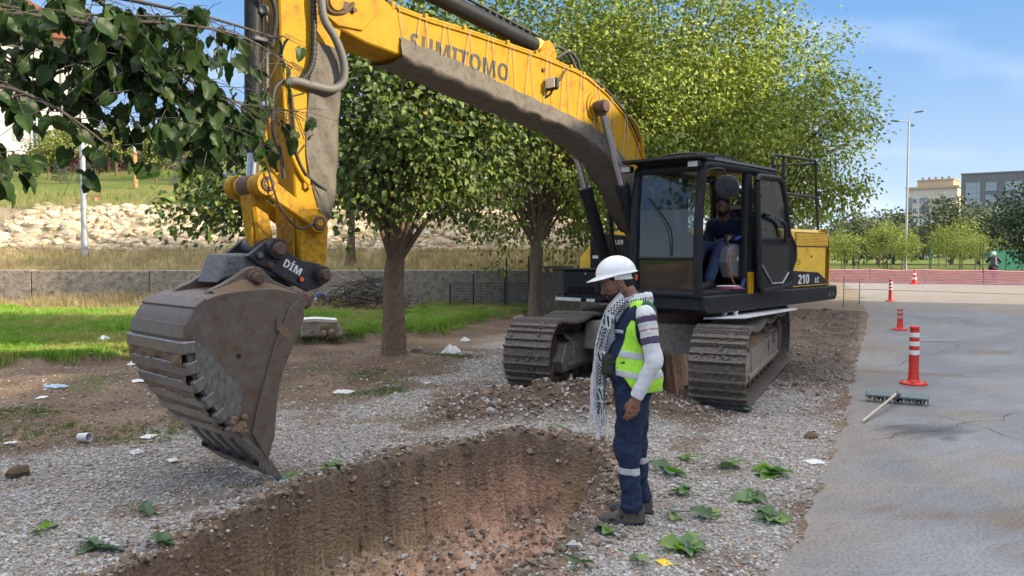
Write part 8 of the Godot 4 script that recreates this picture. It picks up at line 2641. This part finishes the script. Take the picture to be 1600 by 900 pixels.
		var ad: Vector3 = (el[i] - sh[i]).normalized()
		for q: Array in [[-0.004, 0.003, rosy], [0.003, 0.043, plum], [0.058, 0.066, rosy], [0.080, 0.094, rosy], [0.108, 0.114, rosy], [0.128, 0.176, plum], [0.176, 0.182, rosy]]:
			b = MB.new()
			var s0: Vector3 = sh[i]
			nets(b, func(p: Vector3) -> float:
				var t := (p - s0).dot(ad)
				return maxf((slf.call(p) as float) - 0.0025, maxf(q[0] - t, t - q[1])), s0 + Vector3(-0.13, -0.23, -0.11), s0 + Vector3(0.09, 0.03, 0.11), 0.0075)
			part("stripe", b, q[2], sl)
	# lime vest
	var vest := []
	for t: Array in torso.slice(0, 4):
		vest.append([t[0], t[1], t[2] + 0.017, t[3] + 0.017])
	vest[3] = [Vector3(-0.13, 1.325, -0.125), Vector3(-0.13, 1.325, 0.125), 0.085, 0.085]
	vest.append([Vector3(-0.14, 0.90, -0.06), Vector3(-0.14, 0.90, 0.06), 0.135, 0.135])
	var vf := func(p: Vector3) -> float:
		var d := limb_field(p, vest, 0.05) + cloth(p, 0.007, 0.8)
		# open front with lapels that part, V neck, straight hem, deep arm holes
		var az := absf(p.z)
		var open := lerpf(0.075, 0.125, clampf((1.30 - p.y) / 0.45, 0.0, 1.0))
		d = maxf(d, p.x + lerpf(0.050, -0.030, clampf((1.30 - p.y) / 0.3, 0.0, 1.0)) - 0.02 * n2(p.y * 6.0, 0.0, 1.0))
		d = maxf(d, maxf(p.y - 1.405, 0.845 + 0.10 * smoothstep(-0.10, 0.0, p.x) - p.y))
		d = maxf(d, -(Vector2(p.x + 0.085, p.z).length() - 0.078) if p.y > 1.30 else -1.0)
		var hole := Vector2((p.x + 0.15) / 0.062, (p.y - 1.255) / 0.135).length() - 1.0
		return maxf(d, -maxf(hole * 0.06, 0.155 - az))
	b = MB.new()
	nets(b, vf, Vector3(-0.31, 0.82, -0.27), Vector3(0.11, 1.45, 0.27), 0.0088)
	var lime := noisy([[0.0, C(.30, .60, .035)], [0.5, C(.40, .78, .045)], [1.0, C(.48, .86, .07)]], 0.02, 0.4, 0.75, {"seed": 56})
	var ve := part("vest", b, lime, w)
	for q: Array in [[1.085, 0.024], [0.965, 0.022]]:
		b = MB.new()
		nets(b, func(p: Vector3) -> float: return maxf((vf.call(p) as float) - 0.003, absf(p.y - q[0] - 0.02 * sin(p.x * 9.0)) - q[1]), Vector3(-0.31, q[0] - 0.06, -0.27), Vector3(0.11, q[0] + 0.06, 0.27), 0.009)
		part("reflective_band", b, refl, ve)
	b = MB.new()
	nets(b, func(p: Vector3) -> float: return maxf((vf.call(p) as float) - 0.0025, maxf(1.335 - p.y - 0.25 * maxf(0.0, -0.12 - p.x), maxf(p.x + 0.13, 0.10 - absf(p.z)))), Vector3(-0.28, 1.25, -0.27), Vector3(0.0, 1.45, 0.27), 0.0088)
	part("shoulder_panel", b, mk(C(.02, .10, .06), 0.9), ve)
	# belt bag
	b = MB.new()
	nets(b, func(p: Vector3) -> float:
		var q := (p - Vector3(0.062, 1.005, -0.03)).abs() - Vector3(0.028, 0.045, 0.075)
		return q.max(Vector3.ZERO).length() + minf(maxf(q.x, maxf(q.y, q.z)), 0.0) - 0.022 + cloth(p, 0.003, 1.6), Vector3(-0.02, 0.91, -0.17), Vector3(0.14, 1.1, 0.10), 0.008)
	var olive := noisy([[0.0, C(.02, .02, .012)], [1.0, C(.055, .052, .035)]], 0.05, 0.2, 0.85, {})
	var bag := part("belt_bag", b, olive, w)
	b = MB.new(); b.tube(curve([Vector3(0.09, 1.045, -0.125), Vector3(0.118, 1.05, -0.03), Vector3(0.09, 1.045, 0.06)], 6), 0.005, 6); part("zip", b, m.coupler_grey, bag)
	var ring := []
	for i in 25:
		var t := lerpf(-1.25, 1.25, i / 24.0)
		ring.append(Vector3(-0.075 + 0.152 * cos(t), 1.04 - 0.025 * cos(t), 0.2 * sin(t)))
	b = MB.new(); b.tube(ring, 0.014, 6); part("belt", b, olive, bag)
	# chequered scarf
	var sm := scarf_mat()
	b = MB.new()
	rows = []
	for i in 41:       # two turns round the neck
		var t := TAU * 1.25 * i / 40.0 + 0.6
		var r := 0.082 + 0.014 * sin(t * 2.3) + 0.018 * i / 40.0
		var c := Vector3(-0.090 + r * cos(t), 1.385 + 0.028 * cos(t + 2.6) - 0.012 * i / 40.0, r * 0.98 * sin(t))
		var row := PackedVector3Array()
		for k in 11:
			var a := TAU * k / 10.0
			row.append(c + Vector3(cos(t), 0, sin(t)) * 0.026 * cos(a) + Vector3(0, 1, 0) * (0.048 * sin(a) + 0.006 * sin(t * 9.0 + a * 3.0)))
		rows.append(row)
	b.sheet(rows)
	var sc := part("scarf", b, sm, w)
	# hanging ends
	for q: Array in [[[Vector3(-0.045, 1.40, -0.105), Vector3(0.03, 1.33, -0.115), Vector3(0.075, 1.22, -0.105), Vector3(0.10, 1.10, -0.09), Vector3(0.118, 0.98, -0.085), Vector3(0.125, 0.86, -0.08), Vector3(0.12, 0.72, -0.078)], 0.092, 0.0], [[Vector3(0.0, 1.37, -0.06), Vector3(0.06, 1.28, -0.06), Vector3(0.098, 1.18, -0.055), Vector3(0.125, 1.06, -0.05), Vector3(0.14, 0.94, -0.045), Vector3(0.14, 0.80, -0.045), Vector3(0.135, 0.68, -0.045)], 0.07, 1.0]]:
		var path := curve(q[0], 7)
		rows = []
		for i in path.size():
			var t := float(i) / (path.size() - 1)
			var d: Vector3 = ((path[mini(i + 1, path.size() - 1)] as Vector3) - path[maxi(i - 1, 0)]).normalized()
			var across := Vector3(0.80, 0.0, -0.45 - 0.25 * q[2])
			across = (across - d * across.dot(d)).normalized()
			var nn := across.cross(d)
			var row := PackedVector3Array()
			var half: float = q[1] * lerpf(0.85, 0.62, t)
			for k in 13:
				var u := k / 6.0 - 1.0
				row.append(path[i] + across * u * half * (1.0 - 0.12 * absf(sin(t * 6.0))) + nn * (0.030 * sin(u * 5.4 + q[2] * 2.0 + t * 3.0) + 0.010 * n2(u * 2.0, t * 6.0, 1.5)))
			rows.append(row)
		b = MB.new(); b.sheet(rows)
		var endp := part("scarf_end", b, sm, sc)
		b = MB.new()
		var last: PackedVector3Array = rows[-1]
		for k in 13:
			b.tube([last[k], last[k] + Vector3(rnd(-.006, .006), -0.045, rnd(-.006, .006)), last[k] + Vector3(rnd(-.01, .01), -rnd(0.06, 0.10), rnd(-.01, .01))], [0.0035, 0.0045, 0.002], 5)
		for i in range(8, rows.size(), 2):
			for e: int in [0, 12]:
				var p: Vector3 = rows[i][e]
				b.tube([p, p + Vector3(0.018 if e == 0 else -0.012, -0.014, rnd(-.008, .008))], [0.003, 0.0015], 4)
		part("fringe", b, mk(C(.62, .62, .60), 0.95), endp)
	b = MB.new(); b.tube([Vector3(0.13, 0.69, -0.06), Vector3(0.13, 0.62, -0.06), Vector3(0.128, 0.60, -0.06)], [0.004, 0.006, 0.022], 8); b.tube([Vector3(0.128, 0.605, -0.06), Vector3(0.128, 0.53, -0.06)], [0.02, 0.012], 10); part("tassel", b, mk(C(.62, .62, .60), 0.95), sc)

func scarf_mat() -> Material:
	var im := Image.create(256, 512, false, Image.FORMAT_RGB8)
	for y in 512:
		for x in 256:
			var on := false
			var u := x / 256.0; var v := y / 512.0
			var zone := fposmod(v * 3.2, 1.0)
			if u > 0.22 and u < 0.80 and zone < 0.62:
				var a := int(floor(u * 26.0)); var c := int(floor(v * 68.0))
				on = (a + c) % 2 == 0 and fposmod(u * 26.0, 1.0) < 0.85 or (a % 4 == 1 and fposmod(v * 68.0, 1.0) < 0.6)
			elif zone > 0.70 and zone < 0.94 and u > 0.1 and u < 0.9:
				on = sin(u * 60.0 + v * 90.0) > 0.25
			elif u < 0.06:
				on = int(v * 110.0) % 2 == 0
			var g := 0.80 + 0.05 * sin(x * 1.9) * sin(y * 1.7)
			im.set_pixel(x, y, Color(0.09, 0.09, 0.11) if on else Color(g, g, g))
	var s := StandardMaterial3D.new()
	s.albedo_texture = ImageTexture.create_from_image(im)
	s.roughness = 0.95
	return s

# operator seated in the cab; same axes as the machine
func cab_operator() -> void:
	var o := thing("person", "bearded person in dark navy top seated at the controls inside the cab", "person", MACHINE_AT(Vector3.ZERO), heading(BODY_TURN))
	var skin := skin_mat()
	var L := func(s: float, h: float, l: float) -> Vector3: return V(s, h, l)
	var c := 0.90
	var hc := V(0.34, 2.30, c + 0.02)
	var hb := Basis(Vector3(0, 1, 0), 0.25) * Basis(Vector3(0, 0, 1), -0.22)
	var shl := V(0.20, 2.06, c + 0.19); var shr := V(0.20, 2.06, c - 0.19)
	var ell := V(0.27, 1.83, c + 0.25); var elr := V(0.27, 1.83, c - 0.25)
	var wrl := V(0.50, 1.90, c + 0.20); var wrr := V(0.50, 1.90, c - 0.20)
	var hl := V(0.15, 1.73, c + 0.09); var hr := V(0.15, 1.73, c - 0.09)
	var kl := V(0.60, 1.80, c + 0.15); var kr := V(0.60, 1.79, c - 0.13)
	var al := V(0.85, 1.40, c + 0.12); var arr := V(0.85, 1.40, c - 0.1)
	var b := MB.new()
	var body := [[V(0.12, 1.75, c), V(0.14, 2.05, c), 0.12, 0.12], [V(0.17, 2.08, c), V(0.29, 2.24, c), 0.06, 0.055], [shl, ell, 0.05, 0.042], [ell, wrl, 0.04, 0.028], [shr, elr, 0.05, 0.042], [elr, wrr, 0.04, 0.028], [hl, kl, 0.08, 0.055], [kl, al, 0.05, 0.04], [hr, kr, 0.08, 0.055], [kr, arr, 0.05, 0.04]]
	nets(b, func(p: Vector3) -> float: return limb_field(p, body, 0.05), V(-0.05, 1.3, c + 0.36), V(0.95, 2.32, c - 0.36), 0.026)
	b.xf = Transform3D(hb, hc)
	nets(b, head_field, Vector3(-0.13, -0.135, -0.105), Vector3(0.145, 0.15, 0.105), 0.006)
	b.xf = Transform3D()
	for q: Array in [[wrl, -1.0], [wrr, 1.0]]:
		var hbn := hand_bones(q[0], Vector3(0.93, -0.25, 0).normalized(), Vector3(-0.25, -0.93, 0).normalized(), Vector3(0, 0.1, -q[1]).normalized(), 0.75)
		nets(b, func(p: Vector3) -> float: return limb_field(p, hbn, 0.009), (q[0] as Vector3) - Vector3(0.04, 0.16, 0.09), (q[0] as Vector3) + Vector3(0.2, 0.07, 0.09), 0.006)
	part("body", b, skin, o)
	var hairm := mk(C(.012, .010, .009), 0.8)
	b = MB.new(); b.xf = Transform3D(hb, hc)
	nets(b, func(p: Vector3) -> float:
		var d := head_field(p) - 0.006
		var beard := smax(d - 0.0, maxf(minf(p.y + 0.054, maxf(p.y, p.x - 0.02)), 0.004 - p.x + 0.16 * (p.y + 0.1)), 0.008)
		var cap := smax(blob(p, Vector3(-0.016, 0.036, 0), Vector3(0.101, 0.102, 0.080)), maxf(p.x - 0.06 - 0.25 * p.y, -p.y - 0.05 + 0.7 * maxf(0.0, p.x + 0.03)), 0.008)
		return minf(beard, cap), Vector3(-0.14, -0.14, -0.1), Vector3(0.13, 0.15, 0.1), 0.006)
	part("hair_and_beard", b, hairm, o)
	b = MB.new(); b.xf = Transform3D(hb, hc)
	for s: float in [-1.0, 1.0]:
		b.rod(Vector3(0.084, 0.002, 0.031 * s), Vector3(0.0895, 0.001, 0.031 * s), 0.0045, 8)
	part("eyes", b, m.black, o)
	var top := [[V(0.12, 1.75, c + 0.05), V(0.12, 1.75, c - 0.05), 0.15, 0.15], [V(0.14, 2.0, c + 0.06), V(0.14, 2.0, c - 0.06), 0.14, 0.14], [shl, shr, 0.078, 0.078], [shl, ell, 0.075, 0.065], [ell, wrl, 0.062, 0.046], [shr, elr, 0.075, 0.065], [elr, wrr, 0.062, 0.046], [V(0.13, 2.12, c + 0.06), V(0.13, 2.12, c - 0.06), 0.07, 0.07], [V(0.12, 2.18, c), V(0.2, 2.16, c), 0.075, 0.06]]
	b = MB.new()
	nets(b, func(p: Vector3) -> float: return maxf(limb_field(p, top, 0.04) + cloth(p, 0.008), p.x - 0.50), V(-0.08, 1.58, c + 0.38), V(0.58, 2.30, c - 0.38), 0.015)
	part("hooded_top", b, m.navy, o)
	var legs := [[hl, kl, 0.105, 0.082], [kl, al, 0.078, 0.062], [hr, kr, 0.105, 0.082], [kr, arr, 0.078, 0.062]]
	b = MB.new()
	nets(b, func(p: Vector3) -> float: return limb_field(p, legs, 0.03) + cloth(p, 0.006), V(0.0, 1.30, c + 0.30), V(0.98, 1.95, c - 0.30), 0.016)
	part("trousers", b, noisy([[0.0, C(.012, .02, .06)], [1.0, C(.03, .05, .13)]], 0.03, 0.4, 0.9, {}), o)
	for a: Vector3 in [al, arr]:
		var s := sub("shoe", o, Transform3D(Basis(), Vector3(a.x + 0.06, 1.285, a.z)))
		shoe_shape(s, m.black, m.black)

# rider on a small motorcycle beyond the netting, seen from behind
func rider() -> void:
	var at := Vector3(30.4, 0.0, -48.5)
	var mo := thing("motorcycle", "small dark motorcycle ridden away behind the pink netting", "motorcycle", at, 1.08)
	var b := MB.new()
	for x: float in [-0.62, 0.62]:
		b = MB.new(); b.xf = Transform3D(Basis(Vector3.RIGHT, PI / 2), Vector3(x, 0.30, 0)); b.lathe([Vector2(0.22, -0.045), Vector2(0.28, -0.05), Vector2(0.30, 0.0), Vector2(0.28, 0.05), Vector2(0.22, 0.045), Vector2(0.22, -0.045)], 24)
		var wh := part("wheel", b, m.black, mo)
		b = MB.new(); b.xf = Transform3D(Basis(Vector3.RIGHT, PI / 2), Vector3(x, 0.30, 0)); b.lathe([Vector2(0.0, -0.04), Vector2(0.05, -0.04), Vector2(0.06, -0.01), Vector2(0.22, -0.01), Vector2(0.22, 0.01), Vector2(0.06, 0.01), Vector2(0.05, 0.04), Vector2(0.0, 0.04)], 20); part("rim", b, m.metal_grey, wh)
	b = MB.new(); b.prism([Vector2(-0.45, 0.35), Vector2(0.25, 0.30), Vector2(0.45, 0.75), Vector2(0.2, 0.85), Vector2(-0.15, 0.68), Vector2(-0.75, 0.72), Vector2(-0.8, 0.62)], -0.13, 0.13, 0.04); part("body", b, m.dark, mo)
	b = MB.new(); b.box(Vector3(-0.35, 0.77, 0), Vector3(0.7, 0.10, 0.26), 0.04); part("seat", b, m.black, mo)
	b = MB.new(); b.tube([Vector3(0.62, 0.3, 0.08), Vector3(0.42, 0.95, 0.08)], 0.025, 8); b.tube([Vector3(0.62, 0.3, -0.08), Vector3(0.42, 0.95, -0.08)], 0.025, 8); part("fork", b, m.metal_grey, mo)
	b = MB.new(); b.tube([Vector3(0.32, 1.02, -0.36), Vector3(0.42, 0.98, -0.1), Vector3(0.42, 0.98, 0.1), Vector3(0.32, 1.02, 0.36)], 0.016, 8); part("handlebar", b, m.black, mo)
	b = MB.new(); b.box(Vector3(-0.80, 0.72, 0), Vector3(0.05, 0.08, 0.14), 0.01); part("tail_light", b, m.red, mo)
	var p := thing("person", "person in black jacket and pale helmet riding away behind the pink netting", "person", at, 1.08)
	var bones := [[Vector3(-0.3, 0.88, 0), Vector3(-0.12, 1.32, 0), 0.15, 0.16], [Vector3(-0.12, 1.34, 0), Vector3(-0.04, 1.5, 0), 0.06, 0.055]]
	for s: float in [-1.0, 1.0]:
		bones.append_array([[Vector3(-0.12, 1.36, 0.18 * s), Vector3(0.05, 1.14, 0.36 * s), 0.075, 0.06], [Vector3(0.05, 1.14, 0.36 * s), Vector3(0.30, 1.05, 0.34 * s), 0.055, 0.04], [Vector3(-0.3, 0.88, 0.1 * s), Vector3(0.12, 0.78, 0.2 * s), 0.105, 0.075], [Vector3(0.12, 0.78, 0.2 * s), Vector3(-0.05, 0.35, 0.2 * s), 0.07, 0.05]])
	b = MB.new()
	nets(b, func(q: Vector3) -> float: return limb_field(q, bones, 0.05), Vector3(-0.55, 0.25, -0.5), Vector3(0.4, 1.56, 0.5), 0.03)
	b.xf = Transform3D(Basis(), Vector3(0.0, 1.58, 0))
	nets(b, head_field, Vector3(-0.13, -0.135, -0.105), Vector3(0.145, 0.15, 0.105), 0.012)
	part("body", b, skin_mat(), p)
	b = MB.new()
	nets(b, func(q: Vector3) -> float: return maxf(limb_field(q, bones, 0.05) - 0.018, q.x - 0.30), Vector3(-0.58, 0.22, -0.52), Vector3(0.42, 1.45, 0.52), 0.03)
	part("jacket", b, m.black, p)
	b = MB.new()
	for s: float in [-1.0, 1.0]:
		b.box(Vector3(-0.29, 1.2, 0.13 * s), Vector3(0.03, 0.10, 0.06), 0.01)
	part("reflective_patch", b, m.coupler_grey, p)
	b = MB.new()
	nets(b, func(q: Vector3) -> float: return smax(blob(q, Vector3(-0.005, 1.61, 0), Vector3(0.145, 0.15, 0.125)), q.x - 0.09, 0.02), Vector3(-0.18, 1.42, -0.16), Vector3(0.16, 1.8, 0.16), 0.02)
	part("helmet", b, m.white, p)
